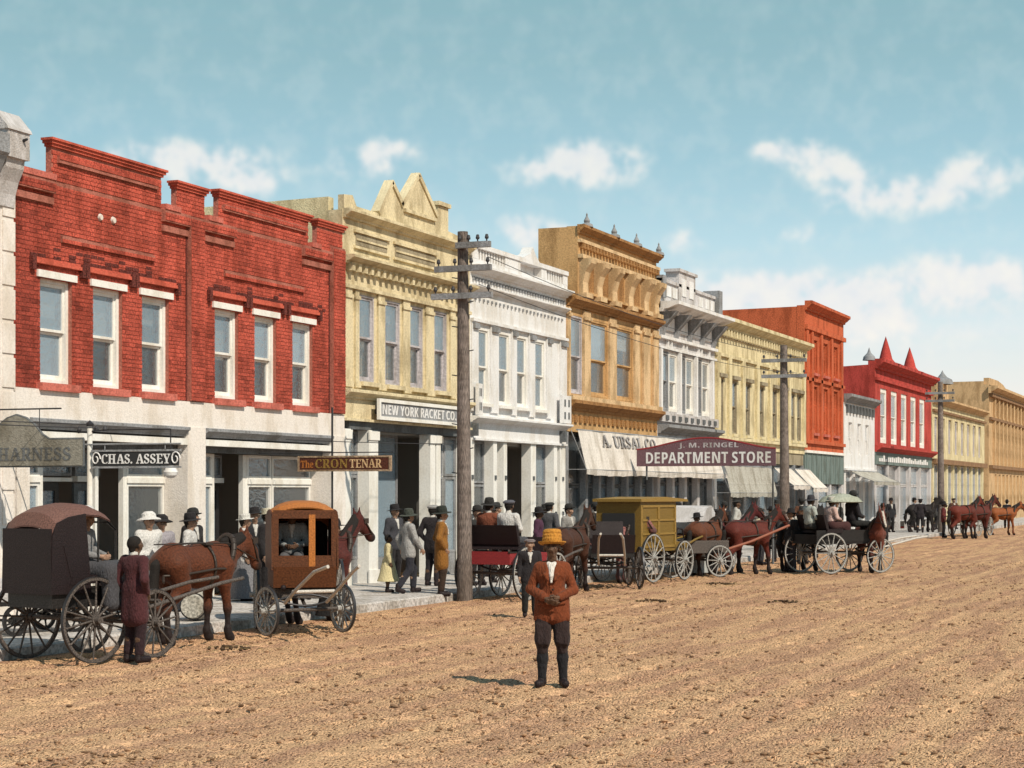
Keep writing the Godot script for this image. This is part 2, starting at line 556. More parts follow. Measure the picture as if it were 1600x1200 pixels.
func horse(label: String, group: String, at: Vector3, turn: float, key: String, coat: Color, low: Color, head_down := 0.0, step := 0.5, long_ears := false, blaze := false, size := 1.0, called := "horse") -> Node3D:
	var g := horse_mesh(key, coat, low, head_down, step, long_ears, blaze)
	var o := thing(called, label, "mule" if long_ears else "horse", at, turn, group)
	o.scale = Vector3.ONE * size
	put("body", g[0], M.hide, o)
	put("mane", g[1], M.hair_dark, o)
	put("tail", g[2], M.hair_dark, o)
	if not cache.has("tack" + key):
		var p: Vector3 = g[3]
		var h: Vector3 = g[4]
		var collar := MB.new()
		for q in 20:
			var a := TAU * q / 20
			var e := TAU * (q + 1) / 20
			collar.tube(V(0.52 + 0.12 * sin(a), 1.22 + 0.31 * sin(a), 0.215 * cos(a)), V(0.52 + 0.12 * sin(e), 1.22 + 0.31 * sin(e), 0.215 * cos(e)), 0.045, 0.045, 7)
		var pad := MB.new()
		for q in 24:
			var a := TAU * q / 24
			var e := TAU * (q + 1) / 24
			pad.tube(V(0.12, 1.09 + 0.315 * sin(a), 0.285 * cos(a)), V(0.12, 1.09 + 0.315 * sin(e), 0.285 * cos(e)), 0.022, 0.022, 5)
		pad.box(V(0.05, 1.40, -0.16), V(0.19, 1.43, 0.16))
		var strap := MB.new()
		for s in [-1.0, 1.0]:
			strap.path([V(0.58, 1.05, 0.22 * s), V(0.12, 1.06, 0.3 * s), V(-0.45, 1.0, 0.28 * s), V(-0.74, 0.98, 0.12 * s), V(-0.9, 0.9, 0.3 * s)], 0.02, 5)
			strap.path([V(-0.1, 1.4, 0.03 * s), V(-0.5, 1.28, 0.2 * s), V(-0.6, 1.0, 0.26 * s)], 0.014, 5)
			strap.path([h + V(-0.04, 0.06, 0.07 * s), V(0.5, 1.42, 0.16 * s), V(0.12, 1.43, 0.1 * s), V(-0.7, 1.42, 0.12 * s)], 0.009, 4)
		var bridle := MB.new()
		for s in [-1.0, 1.0]:
			bridle.path([p + V(-0.05, 0.10, 0.03 * s), p + V(0.05, -0.02, 0.1 * s), h + V(-0.04, 0.05, 0.08 * s)], 0.013, 5)
			bridle.box(V(p.x + 0.05, p.y - 0.08, 0.10 * s - 0.008), V(p.x + 0.15, p.y + 0.01, 0.10 * s + 0.008))
		for q in 12:
			var a := TAU * q / 12
			var e := TAU * (q + 1) / 12
			var c0 := h.lerp(p, 0.22)
			bridle.tube(c0 + V(-0.05 * sin(a), 0.085 * sin(a), 0.075 * cos(a)), c0 + V(-0.05 * sin(e), 0.085 * sin(e), 0.075 * cos(e)), 0.012, 0.012, 5)
		cache["tack" + key] = [collar.mesh(), pad.mesh(), strap.mesh(), bridle.mesh()]
	var w: Array = cache["tack" + key]
	put("collar", w[0], M.harness, o)
	put("saddle_pad", w[1], M.harness, o)
	put("trace_strap", w[2], M.harness, o)
	put("bridle", w[3], M.harness, o)
	return o

# ---------------------------------------------------------------- people: face along +z, soles on y = 0, 1.70 m tall before scaling
# pose: dictionary of joints; every joint may be overridden
func joints(pose: String) -> Dictionary:
	var j := {"hip": V(0, 0.92, 0), "chest": V(0, 1.26, 0.0), "neck": V(0, 1.43, -0.01), "head": V(0, 1.59, 0.02)}
	for s in [1, -1]:
		var k := "l" if s == 1 else "r"
		j["sh" + k] = V(0.185 * s, 1.385, -0.01)
		j["el" + k] = V(0.235 * s, 1.12, -0.03)
		j["ha" + k] = V(0.235 * s, 0.88, 0.05)
		j["th" + k] = V(0.095 * s, 0.90, 0)
		j["kn" + k] = V(0.105 * s, 0.49, 0.02)
		j["an" + k] = V(0.11 * s, 0.085, -0.02)
		j["toe" + k] = V(0.125 * s, 0.035, 0.13)
	match pose:
		"boy":
			j.shl = V(0.15, 1.365, -0.01); j.shr = V(-0.15, 1.365, -0.01)
			j.ell = V(0.25, 1.11, -0.01); j.hal = V(0.075, 1.03, 0.185)
			j.elr = V(-0.25, 1.12, -0.01); j.har = V(-0.045, 1.015, 0.195)
			j.knr = V(-0.105, 0.49, 0.04); j.anr = V(-0.115, 0.085, 0.0); j.toer = V(-0.15, 0.035, 0.15)
			j.knl = V(0.115, 0.49, 0.0); j.anl = V(0.125, 0.085, -0.06); j.toel = V(0.16, 0.035, 0.09)
		"pockets":
			j.ell = V(0.29, 1.13, -0.08); j.hal = V(0.19, 0.93, 0.06)
			j.elr = V(-0.28, 1.13, -0.08); j.har = V(-0.19, 0.93, 0.06)
			j.toel = V(0.17, 0.035, 0.12); j.knl = V(0.12, 0.49, 0.05); j.anl = V(0.14, 0.085, 0.0)
		"walk":
			j.knl = V(0.10, 0.50, 0.17); j.anl = V(0.10, 0.10, 0.16); j.toel = V(0.11, 0.06, 0.31)
			j.knr = V(-0.10, 0.50, -0.02); j.anr = V(-0.10, 0.13, -0.28); j.toer = V(-0.11, 0.04, -0.16)
			j.ell = V(0.24, 1.13, -0.12); j.hal = V(0.23, 0.91, -0.06)
			j.elr = V(-0.24, 1.13, 0.06); j.har = V(-0.22, 0.93, 0.2)
		"reach":
			j.ell = V(0.27, 1.17, 0.12); j.hal = V(0.22, 1.19, 0.38)
			j.elr = V(-0.25, 1.12, 0.0); j.har = V(-0.2, 1.02, 0.22)
		"sit":
			j.hip = V(0, 0.56, 0); j.chest = V(0, 0.9, 0.0); j.neck = V(0, 1.07, 0.01); j.head = V(0, 1.23, 0.05)
			for s in [1, -1]:
				var k := "l" if s == 1 else "r"
				j["sh" + k] = V(0.185 * s, 1.02, 0); j["el" + k] = V(0.25 * s, 0.77, 0.04); j["ha" + k] = V(0.09 * s, 0.72, 0.30)
				j["th" + k] = V(0.095 * s, 0.54, 0.02); j["kn" + k] = V(0.12 * s, 0.52, 0.46); j["an" + k] = V(0.12 * s, 0.09, 0.50); j["toe" + k] = V(0.13 * s, 0.035, 0.65)
	return j

func bone(a: Vector3, b: Vector3, ra: float, rb: float, sq := 1.0) -> Array:
	return [a.x, a.y, a.z, b.x, b.y, b.z, ra, rb, sq]

func person_mesh(pose: String, fine: bool, long_coat: bool) -> Dictionary:
	var key := "man%s%s%s" % [pose, fine, long_coat]
	if cache.has(key):
		return cache[key]
	var j := joints(pose)
	var out := {}
	var white := func(_p): return Color.WHITE
	# body: one skin from crown to soles
	var head: Vector3 = j.head
	var b := [
		bone(j.hip + V(-0.05, 0, 0), j.hip + V(0.05, 0, 0), 0.11, 0.11, 1.2), bone(j.hip + V(0, 0.02, 0), j.chest, 0.115, 0.13, 1.25), bone(j.chest + V(-0.06, 0.04, 0), j.chest + V(0.06, 0.04, 0), 0.115, 0.115, 1.2),
		bone(j.shl, j.shr, 0.055, 0.055), bone(j.neck + V(0, -0.06, 0), head + V(0, -0.03, -0.02), 0.056, 0.054),
		bone(head + V(0, 0.03, -0.025), head + V(0, 0.035, 0.0), 0.086, 0.082, 1.05),
	]
	for k in ["l", "r"]:
		b.append(bone(j["sh" + k], j["el" + k], 0.050, 0.040))
		b.append(bone(j["el" + k], j["ha" + k], 0.040, 0.026))
		b.append(bone(j["th" + k], j["kn" + k], 0.085, 0.055))
		b.append(bone(j["kn" + k], j["an" + k].lerp(j["kn" + k], 0.55) + V(0, 0, -0.015), 0.052, 0.055))
		b.append(bone(j["an" + k].lerp(j["kn" + k], 0.55) + V(0, 0, -0.015), j["an" + k], 0.055, 0.034))
		b.append(bone(j["an" + k] + V(0, -0.03, 0), j["toe" + k], 0.034, 0.026))
	var mb := MB.new()
	nets(mb, b, 0.02, 0.04, white)
	# the head again at a fine pitch, meeting the neck inside it
	var hb := [
		bone(head + V(0, 0.03, -0.025), head + V(0, 0.035, 0.005), 0.088, 0.082, 1.08), bone(head + V(0, -0.045, 0.035), head + V(0, -0.065, 0.055), 0.052, 0.032, 0.9),
		bone(head + V(-0.03, -0.01, 0.055), head + V(0.03, -0.01, 0.055), 0.036, 0.036), bone(head + V(0, 0.012, 0.088), head + V(0, -0.018, 0.104), 0.012, 0.016),
		bone(head + V(-0.014, -0.022, 0.094), head + V(0.014, -0.022, 0.094), 0.010, 0.010), bone(head + V(-0.018, -0.047, 0.086), head + V(0.018, -0.047, 0.086), 0.010, 0.010),
		bone(head + V(-0.03, 0.022, 0.076), head + V(0.03, 0.022, 0.076), 0.015, 0.015), bone(head + V(0, -0.09, 0.0), head + V(0, -0.14, -0.015), 0.055, 0.056),
	]
	for s in [-1.0, 1.0]:
		hb.append(bone(head + V(0.083 * s, 0.012, -0.01), head + V(0.089 * s, -0.022, -0.005), 0.017, 0.012, 0.7))
		hb.append(bone(head + V(0.033 * s, 0.004, 0.074), head + V(0.034 * s, 0.004, 0.075), 0.014, 0.014))
	var face_paint := func(p: Vector3) -> Color:
		var q := p - head
		for s in [-1.0, 1.0]:
			var e := Vector2(q.x - 0.033 * s, q.y - 0.004)
			if q.z > 0.05 and e.length() < 0.007:
				return Color(0.05, 0.05, 0.05)
			if q.z > 0.05 and absf(e.y) < 0.007 and absf(e.x) < 0.015:
				return Color(1.6, 1.7, 1.8)
			if q.z > 0.04 and absf(q.y - 0.028) < 0.005 and absf(e.x) < 0.018:
				return Color(0.12, 0.1, 0.1)
		if q.z > 0.06 and absf(q.y + 0.048) < 0.007 and absf(q.x) < 0.024:
			return Color(0.72, 0.5, 0.5)
		return Color.WHITE
	nets(mb, hb, 0.0045 if fine else 0.011, 0.022, face_paint)
	# hands: palm, four unequal bent fingers, thumb
	for k in ["l", "r"]:
		var s := 1.0 if k == "l" else -1.0
		var w: Vector3 = j["ha" + k]
		var dir: Vector3 = (w - j["el" + k]).normalized()
		if pose == "boy":
			dir = V(-0.85 * s, -0.45, 0.25).normalized()
		var side := dir.cross(V(s, 0, 0)).normalized() if absf(dir.x) < 0.7 else V(0, 0.75, 0.6).normalized()
		var flat := side.cross(dir).normalized()
		var curl := flat * (1.0 if flat.dot(V(-s, 0, -0.2)) > 0.0 else -1.0)
		var hbones := [bone(w - dir * 0.02, w + dir * 0.03, 0.027, 0.030, 1.0), bone(w + dir * 0.045 + side * 0.022, w + dir * 0.08 + side * 0.028, 0.017, 0.015), bone(w + dir * 0.045 - side * 0.018, w + dir * 0.075 - side * 0.026, 0.017, 0.014), bone(w + dir * 0.05, w + dir * 0.085, 0.018, 0.016)]
		var lens := [0.062, 0.072, 0.066, 0.05]
		for q in 4:
			var r0: Vector3 = w + dir * (0.088 - 0.004 * absf(q - 1.2)) + side * (0.031 - 0.0205 * q)
			var d1 := (dir + curl * 0.35).normalized()
			var d2 := (dir + curl * 1.2).normalized()
			var r1: Vector3 = r0 + d1 * lens[q] * 0.55
			hbones.append(bone(r0, r1, 0.0095, 0.0085))
			hbones.append(bone(r1, r1 + d2 * lens[q] * 0.5, 0.0085, 0.007))
		var t0 := w + dir * 0.02 + side * 0.026
		var t1 := t0 + (dir * 0.7 + side * 0.75 + curl * 0.3).normalized() * 0.042
		hbones.append(bone(t0, t1, 0.014, 0.011))
		hbones.append(bone(t1, t1 + (dir + side * 0.2 + curl * 0.5).normalized() * 0.034, 0.010, 0.008))
		nets(mb, hbones, 0.0042 if fine else 0.009, 0.012, white)
	out.body = mb
	# jacket
	var sit := pose == "sit"
	var drop := 0.30 if long_coat else 0.10
	var cb := [
		bone(j.chest + V(-0.06, 0.05, 0), j.chest + V(0.06, 0.05, 0), 0.135, 0.135, 1.15), bone(j.hip + V(-0.06, 0.1, 0), j.hip + V(0.06, 0.1, 0), 0.135, 0.135, 1.12), bone(j.chest, j.hip + V(0, 0.08, 0), 0.15, 0.145, 1.2),
		bone(j.shl + V(-0.02, 0, 0), j.shr + V(0.02, 0, 0), 0.075, 0.075), bone(j.neck + V(0, -0.05, -0.01), j.neck + V(0, -0.015, -0.015), 0.08, 0.068),
	]
	if not sit:
		cb.append(bone(j.hip + V(-0.06, 0.05, 0), j.hip + V(-0.075, -drop, 0), 0.14, 0.13 + drop * 0.06, 1.1))
		cb.append(bone(j.hip + V(0.06, 0.05, 0), j.hip + V(0.075, -drop, 0), 0.14, 0.13 + drop * 0.06, 1.1))
	for k in ["l", "r"]:
		cb.append(bone(j["sh" + k], j["el" + k], 0.064 if fine else 0.072, 0.054 if fine else 0.060))
		cb.append(bone(j["el" + k], j["el" + k].lerp(j["ha" + k], 0.88), 0.054 if fine else 0.060, 0.044))
	if fine:   # rucks at elbow, waist and hem
		for k in ["l", "r"]:
			for q in 4:
				var a: Vector3 = j["el" + k].lerp(j["ha" + k], 0.12 + q * 0.2)
				cb.append(bone(a + V(0.02, 0.028, 0.02), a + V(-0.01, -0.035, 0.03), 0.022, 0.016))
		for q in 5:
			cb.append(bone(j.hip + V(-0.17 + q * 0.085, 0.14, 0.10 - absf(q - 2) * 0.03), j.hip + V(-0.19 + q * 0.095, -drop - 0.04, 0.115 - absf(q - 2) * 0.03), 0.010, 0.020))
		for s in [-1.0, 1.0]:   # lapels and pocket flaps
			cb.append(bone(j.neck + V(0.065 * s, -0.02, 0.085), j.chest + V(0.045 * s, -0.02, 0.15), 0.018, 0.016))
			cb.append(bone(j.chest + V(0.075 * s, 0.03, 0.14), j.chest + V(0.04 * s, -0.03, 0.152), 0.020, 0.012))
			cb.append(bone(j.hip + V(0.085 * s, 0.04, 0.135), j.hip + V(0.15 * s, 0.05, 0.115), 0.016, 0.016))
	var coat := MB.new()
	nets(coat, cb, 0.008 if fine else 0.019, 0.022 if fine else 0.035, white)
	out.coat = coat.mesh()
	if fine:
		out.buttons = []
		for q in 3:
			var bt := MB.new()
			bt.lathe(P2([0.0, 0.0, 0.011, 0.001, 0.013, 0.006, 0.008, 0.010, 0.0, 0.011]), Vector3.ZERO, 8)
			out.buttons.append([bt.mesh(), j.hip + V(0.018, 0.20 - q * 0.085, 0.142 + 0.004 * q)])
	# trousers
	var tb := [bone(j.hip + V(-0.06, 0.02, 0), j.hip + V(0.06, 0.02, 0), 0.125, 0.125, 1.15)]
	var cuff := 0.86 if pose != "boy" else 0.18
	for k in ["l", "r"]:
		var low: Vector3 = j["kn" + k].lerp(j["an" + k], cuff)
		if pose == "boy":
			tb.append(bone(j["th" + k] + V(0, -0.04, 0), j["kn" + k] + V(0, 0.05, 0), 0.108, 0.088))
			tb.append(bone(j["kn" + k] + V(0, 0.07, 0), low, 0.088, 0.062))
			tb.append(bone(j["kn" + k] + V(0.06, 0.2, 0.05), j["kn" + k] + V(0.05, 0.02, 0.07), 0.025, 0.03))
			tb.append(bone(j["kn" + k] + V(-0.05, 0.22, 0.06), j["kn" + k] + V(-0.04, 0.03, 0.07), 0.025, 0.03))
		else:
			tb.append(bone(j["th" + k], j["kn" + k], 0.105, 0.078))
			tb.append(bone(j["kn" + k], low, 0.078, 0.068))
	var tr := MB.new()
	nets(tr, tb, 0.009 if fine else 0.019, 0.035, white)
	out.trousers = tr.mesh()
	if pose == "boy":
		var sb := []
		for k in ["l", "r"]:
			var mid: Vector3 = j["an" + k].lerp(j["kn" + k], 0.6) + V(0, 0, -0.015)
			sb.append(bone(j["kn" + k] + V(0, 0.06, 0), j["kn" + k], 0.060, 0.062))
			sb.append(bone(j["kn" + k], mid, 0.062, 0.066))
			sb.append(bone(mid, j["an" + k], 0.066, 0.044))
		var st := MB.new()
		nets(st, sb, 0.009, 0.02, white)
		out.stockings = st.mesh()
	out.shoes = []
	for k in ["l", "r"]:
		var a: Vector3 = j["an" + k]
		var e: Vector3 = j["toe" + k]
		var h: float = e.y - 0.035 if pose == "walk" else 0.0
		var sh := MB.new()
		nets(sh, [bone(a + V(0, 0.05, -0.005), a + V(0, -0.03, -0.01), 0.050, 0.050), bone(a + V(0, -0.04, -0.02), e + V(0, 0.012, 0), 0.042, 0.044), bone(V(a.x, 0.022 + maxf(h, a.y - 0.085), a.z - 0.03), V(e.x, 0.022 + h, e.z), 0.024, 0.028)], 0.008 if fine else 0.014, 0.025, white)
		out.shoes.append(sh.mesh())
	# shirt front and collar
	var shirt := MB.new()
	var c0: Vector3 = j.neck
	nets(shirt, [bone(c0 + V(-0.035, -0.015, 0.085), c0 + V(0, -0.22, 0.148), 0.026, 0.012), bone(c0 + V(0.035, -0.015, 0.085), c0 + V(0, -0.22, 0.148), 0.026, 0.012), bone(c0 + V(0, -0.03, 0.09), c0 + V(0, -0.15, 0.136), 0.028, 0.022), bone(c0 + V(0, 0.03, -0.005), c0 + V(0, 0.05, 0.0), 0.062, 0.06)], 0.009 if fine else 0.014, 0.02, white)
	out.shirt = shirt.mesh()
	# hair
	var hair := MB.new()
	nets(hair, [bone(head + V(0, 0.04, -0.045), head + V(0, 0.05, -0.01), 0.088, 0.083, 1.05), bone(head + V(0, 0.0, -0.06), head + V(0, -0.05, -0.06), 0.07, 0.05), bone(head + V(-0.072, 0.02, -0.02), head + V(-0.074, -0.02, -0.02), 0.022, 0.014), bone(head + V(0.072, 0.02, -0.02), head + V(0.074, -0.02, -0.02), 0.022, 0.014)], 0.01, 0.03, white)
	out.hair = hair.mesh()
	# long skirt and puffed blouse
	var skirt := MB.new()
	if sit:
		nets(skirt, [bone(j.hip + V(-0.08, 0, 0), j.hip + V(0.08, 0, 0), 0.15, 0.15), bone(j.thl, j.knl, 0.13, 0.12), bone(j.thr, j.knr, 0.13, 0.12), bone(j.knl, j.anl + V(0.02, 0, 0), 0.12, 0.13), bone(j.knr, j.anr - V(0.02, 0, 0), 0.12, 0.13)], 0.02, 0.12, white)
	else:
		skirt.lathe(P2([0.115, 0.22, 0.17, 0.06, 0.215, -0.2, 0.28, -0.6, 0.345, -0.86, 0.335, -0.87, 0.1, -0.6]), j.hip, 28, 0.95, 0.055, 9)
	out.skirt = skirt.mesh()
	cache[key] = out
	return out

func hat_mesh(kind: String) -> ArrayMesh:
	if cache.has("hat" + kind):
		return cache["hat" + kind]
	var m := MB.new()
	match kind:
		"bowler":
			m.lathe(P2([0.0, 0.135, 0.05, 0.13, 0.085, 0.105, 0.1, 0.06, 0.102, 0.0, 0.135, 0.0, 0.15, 0.018, 0.148, 0.008, 0.1, -0.008, 0.0, -0.008]), V(0, 0, 0), 18, 1.12)
		"straw":
			m.lathe(P2([0.0, 0.10, 0.095, 0.10, 0.1, 0.09, 0.102, 0.0, 0.17, 0.0, 0.17, -0.01, 0.0, -0.01]), V(0, 0, 0), 18, 1.1)
		"felt":
			m.lathe(P2([0.0, 0.10, 0.05, 0.125, 0.085, 0.115, 0.1, 0.06, 0.104, 0.0, 0.18, -0.015, 0.182, -0.022, 0.1, -0.012, 0.0, -0.012]), V(0, 0, 0), 18, 1.1, 0.03, 3)
		"cap":
			m.lathe(P2([0.0, 0.07, 0.09, 0.065, 0.13, 0.035, 0.12, 0.01, 0.1, 0.0, 0.0, 0.0]), V(0, 0, -0.01), 16, 1.05)
			m.lathe(P2([0.0, 0.012, 0.08, 0.008, 0.085, -0.004, 0.0, 0.0]), V(0, 0, 0.085), 12, 0.75)
		"bonnet":
			m.lathe(P2([0.0, 0.13, 0.07, 0.125, 0.12, 0.08, 0.13, 0.02, 0.2, -0.01, 0.21, -0.03, 0.1, -0.02, 0.0, -0.02]), V(0, 0, -0.01), 20, 1.05, 0.05, 7)
		"soft":
			# a limp felt hat: dented crown, creased band, brim rolled up unevenly
			m.lathe(P2([0.0, 0.135, 0.035, 0.138, 0.07, 0.158, 0.096, 0.150, 0.108, 0.12, 0.104, 0.10, 0.112, 0.085, 0.108, 0.06, 0.114, 0.045, 0.112, 0.015, 0.135, -0.012, 0.158, -0.002, 0.162, 0.012, 0.156, 0.004, 0.135, -0.022, 0.1, -0.016, 0.0, -0.016]), V(0, 0, 0), 26, 1.1, 0.028, 3)
	cache["hat" + kind] = m.mesh()
	return cache["hat" + kind]

func tinted(mb: MB, skin: Color, key: String) -> ArrayMesh:
	if cache.has(key):
		return cache[key]
	var keep := mb.c
	var col := PackedColorArray()
	col.resize(keep.size())
	for q in keep.size():
		col[q] = skin * keep[q]
	mb.c = col
	cache[key] = mb.mesh()
	mb.c = keep
	return cache[key]

func cloth_of(c: Array) -> StandardMaterial3D:
	var key := "cloth%s" % [c]
	if not cache.has(key):
		cache[key] = cloth(lin(c[0], c[1], c[2]))
	return cache[key]

# d: label, at, turn, tall, pose, coat, legs, hat, hat_col, woman, skin, shirt, long
func person(d: Dictionary) -> Node3D:
	var pose: String = d.get("pose", "stand")
	var fine: bool = d.get("fine", false)
	var g := person_mesh(pose, fine, d.get("long", false))
	var o := thing("person", d.label, "person", d.at, d.get("turn", 0.0), d.get("group", "people in the street"))
	o.scale = Vector3.ONE * (d.get("tall", 1.7) / 1.7)
	var dark: bool = d.get("dark", hash(d.label) % 5 < 2)
	var skin := Color(0.13, 0.072, 0.047) if dark else Color(0.42, 0.255, 0.18)
	put("body", tinted(g.body, skin, "skin%s%s%s" % [pose, fine, dark]), M.skin, o)
	put("jacket" if not d.get("woman", false) else "blouse", g.coat, cloth_of(d.coat), o)
	if d.get("woman", false):
		var sk := put("skirt", g.skirt, cloth_of(d.legs), o)
		if d.get("short", false):
			sk.scale.y = 0.68
			sk.position.y = 0.92 * 0.32
	else:
		put("trousers", g.trousers, cloth_of(d.legs), o)
		put("shirt", g.shirt, cloth_of(d.get("shirt", [0.6, 0.58, 0.55])), o)
	if g.has("stockings"):
		put("stockings", g.stockings, cloth_of([0.02, 0.02, 0.024]), o)
	if g.has("buttons"):
		for q in g.buttons:
			var bn := put("button", q[0], M.leather, o)
			bn.position = q[1]
			bn.rotation_degrees.x = 90
	for q in g.shoes:
		put("shoe", q, M.leather, o)
	put("hair", g.hair, M.hair_dark, o)
	if d.get("hat", "") != "":
		var hm := put("hat", hat_mesh(d.hat), cloth_of(d.get("hat_col", [0.03, 0.03, 0.03])), o)
		hm.position = joints(pose).head + V(0, 0.062, -0.012)
		hm.rotation_degrees = V(-6, 10, 4 if d.hat == "felt" else 0)
	return o

# ---------------------------------------------------------------- horse-drawn vehicles: front along +x, wheels on y = 0
func wheel(parent: Node3D, r: float, at: Vector3, turn: float, m: Material, spokes := 14) -> void:
	var key := "wheel%.2f" % r
	if not cache.has(key):
		var rim := MB.new()
		rim.ring(r - 0.006, r - 0.05, 0.035, 40)
		var tyre := MB.new()
		tyre.ring(r, r - 0.009, 0.042, 40)
		var hub := MB.new()
		hub.tube(V(0, 0, -0.11), V(0, 0, 0.11), 0.05, 0.045, 12)
		hub.tube(V(0, 0, -0.04), V(0, 0, 0.04), 0.075, 0.075, 12)
		var sp := MB.new()
		sp.tube(V(0.05, 0, 0.01), V(r - 0.04, 0, 0), 0.017, 0.012, 6)
		cache[key] = [rim.mesh(), tyre.mesh(), hub.mesh(), sp.mesh()]
	var g: Array = cache[key]
	var o := Node3D.new()
	o.name = "wheel"
	parent.add_child(o, true)
	o.position = at
	o.rotation_degrees.y = turn
	o.rotation_degrees.z = at.x * 97.0 + at.z * 31.0
	put("rim", g[0], m, o)
	put("tyre", g[1], M.iron, o)
	put("hub", g[2], m, o)
	for q in spokes:
		put("spoke", g[3], m, o).rotation.z = TAU * q / spokes

func running_gear(o: Node3D, xr: float, xf: float, rr: float, rf: float, track: float, wm: Material, steer := 0.0) -> void:
	for s in [-1.0, 1.0]:
		wheel(o, rr, V(xr, rr, track * s), 0, wm)
		var c := cos(deg_to_rad(steer))
		var d := sin(deg_to_rad(steer))
		wheel(o, rf, V(xf + track * s * d, rf, track * s * c), steer, wm)
	var ax := MB.new()
	ax.tube(V(xr, rr, -track), V(xr, rr, track), 0.028, 0.028)
	part("rear_axle", ax, M.wheel_dark, o)
	var af := MB.new()
	var t := Transform3D(Basis(Vector3.UP, deg_to_rad(steer)), V(xf, rf, 0))
	af.tube(t * V(0, 0, -track), t * V(0, 0, track), 0.028, 0.028)
	part("front_axle", af, M.wheel_dark, o)
	var re := MB.new()
	re.tube(V(xr, rr + 0.03, 0), V(xf, rf + 0.06, 0), 0.03, 0.03)
	part("reach_pole", re, M.wheel_dark, o)
	for x in [[xr, rr], [xf, rf]]:
		var sp := MB.new()
		for s in [-1.0, 1.0]:
			var pts := []
			for q in 9:
				pts.append(V(x[0], x[1] + 0.06 + s * 0.09 * sin(PI * q / 8.0) + 0.09, -0.42 + 0.84 * q / 8.0))
			sp.path(pts, 0.02, 6)
		part("leaf_spring", sp, M.iron, o)

func shafts(o: Node3D, x: float, y: float, gap: float, length: float, rise: float, m: Material, yaw := 0.0) -> void:
	var t := Transform3D(Basis(Vector3.UP, deg_to_rad(yaw)), V(x, y, 0))
	for s in [-1.0, 1.0]:
		var sh := MB.new()
		sh.path([t * V(0, 0, gap * s), t * V(length * 0.3, rise * 0.35, gap * s), t * V(length * 0.75, rise * 0.85, gap * 0.9 * s), t * V(length, rise, gap * 0.72 * s)], 0.028, 7)
		part("shaft", sh, m, o)
	var bar := MB.new()
	bar.tube(t * V(0.35, rise * 0.3, -gap), t * V(0.35, rise * 0.3, gap), 0.028, 0.028)
	part("crossbar", bar, m, o)

# bowed leather top: profile of the roof in (x, y); sides closed from xa to xb
func hood(o: Node3D, prof: PackedVector2Array, w: float, m: Material, xa: float, xb: float, floor_y: float, roof: Material) -> void:
	var top := MB.new()
	for q in prof.size() - 1:
		var steps := 8
		for k in steps:
			var za := -w + 2.0 * w * k / steps
			var zb := -w + 2.0 * w * (k + 1) / steps
			var ca := -0.15 * pow(absf(za) / w, 2.8)
			var cb := -0.15 * pow(absf(zb) / w, 2.8)
			for th in [0.0, -0.015]:
				top.quad(V(prof[q].x, prof[q].y + ca + th, za), V(prof[q].x, prof[q].y + cb + th, zb), V(prof[q + 1].x, prof[q + 1].y + cb + th, zb), V(prof[q + 1].x, prof[q + 1].y + ca + th, za))
	part("roof", top, roof, o)
	var side := PackedVector2Array()
	for q in prof:
		if q.x >= xa and q.x <= xb:
			side.append(q - Vector2(0, 0.14))
	side.append(Vector2(xb, floor_y))
	side.append(Vector2(xa, floor_y))
	for s in [-1.0, 1.0]:
		var sd := MB.new()
		sd.slab(side, w * s - 0.012, w * s + 0.012)
		part("side_curtain", sd, m, o)
	for q in prof.size():
		if q % 2 == 0:
			var bow := MB.new()
			bow.path([V(prof[q].x, floor_y + 0.05, -w + 0.03), V(prof[q].x, prof[q].y - 0.17, -w + 0.03), V(prof[q].x, prof[q].y - 0.07, -w * 0.6), V(prof[q].x, prof[q].y - 0.07, w * 0.6), V(prof[q].x, prof[q].y - 0.17, w - 0.03), V(prof[q].x, floor_y + 0.05, w - 0.03)], 0.014, 5)
			part("bow", bow, M.black_wood, o)

func buggy_box(o: Node3D, xa: float, xb: float, y: float, w: float, m: Material, dash := true) -> void:
	var b := MB.new()
	b.slab(P2([xa, y, xb, y, xb, y + 0.2, xa + 0.9, y + 0.24, xa, y + 0.26]), -w, w)
	part("body", b, m, o)
	var tr := MB.new()
	tr.box(V(xa - 0.01, y + 0.235, -w - 0.012), V(xa + 0.86, y + 0.265, -w + 0.03))
	tr.box(V(xa - 0.01, y + 0.235, w - 0.03), V(xa + 0.86, y + 0.265, w + 0.012))
	part("body_moulding", tr, M.black_wood, o)
	var seat := MB.new()
	seat.slab(P2([xa + 0.25, y + 0.3, xa + 0.8, y + 0.3, xa + 0.82, y + 0.42, xa + 0.3, y + 0.40]), -w - 0.06, w + 0.06)
	part("seat", seat, M.leather, o)
	var back := MB.new()
	back.slab(P2([xa + 0.26, y + 0.40, xa + 0.34, y + 0.40, xa + 0.24, y + 0.80, xa + 0.14, y + 0.80]), -w - 0.06, w + 0.06)
	part("backrest", back, M.leather, o)
	if dash:
		var d := MB.new()
		d.slab(P2([xb - 0.02, y + 0.1, xb + 0.01, y + 0.1, xb + 0.12, y + 0.52, xb + 0.09, y + 0.52]), -w, w)
		part("dashboard", d, M.leather, o)
	for s in [-1.0, 1.0]:
		var st := MB.new()
		st.path([V(xb - 0.45, y + 0.02, w * s), V(xb - 0.42, y - 0.16, (w + 0.06) * s), V(xb - 0.3, y - 0.16, (w + 0.06) * s), V(xb - 0.28, y + 0.02, w * s)], 0.012, 5)
		part("step", st, M.iron, o)

# ---------------------------------------------------------------- shop buildings
func building(called: String, label: String, t0: float) -> Node3D:
	return thing(called, label, "building", V(FX, 0, -t0), 0, "shop buildings along the left side of the street")

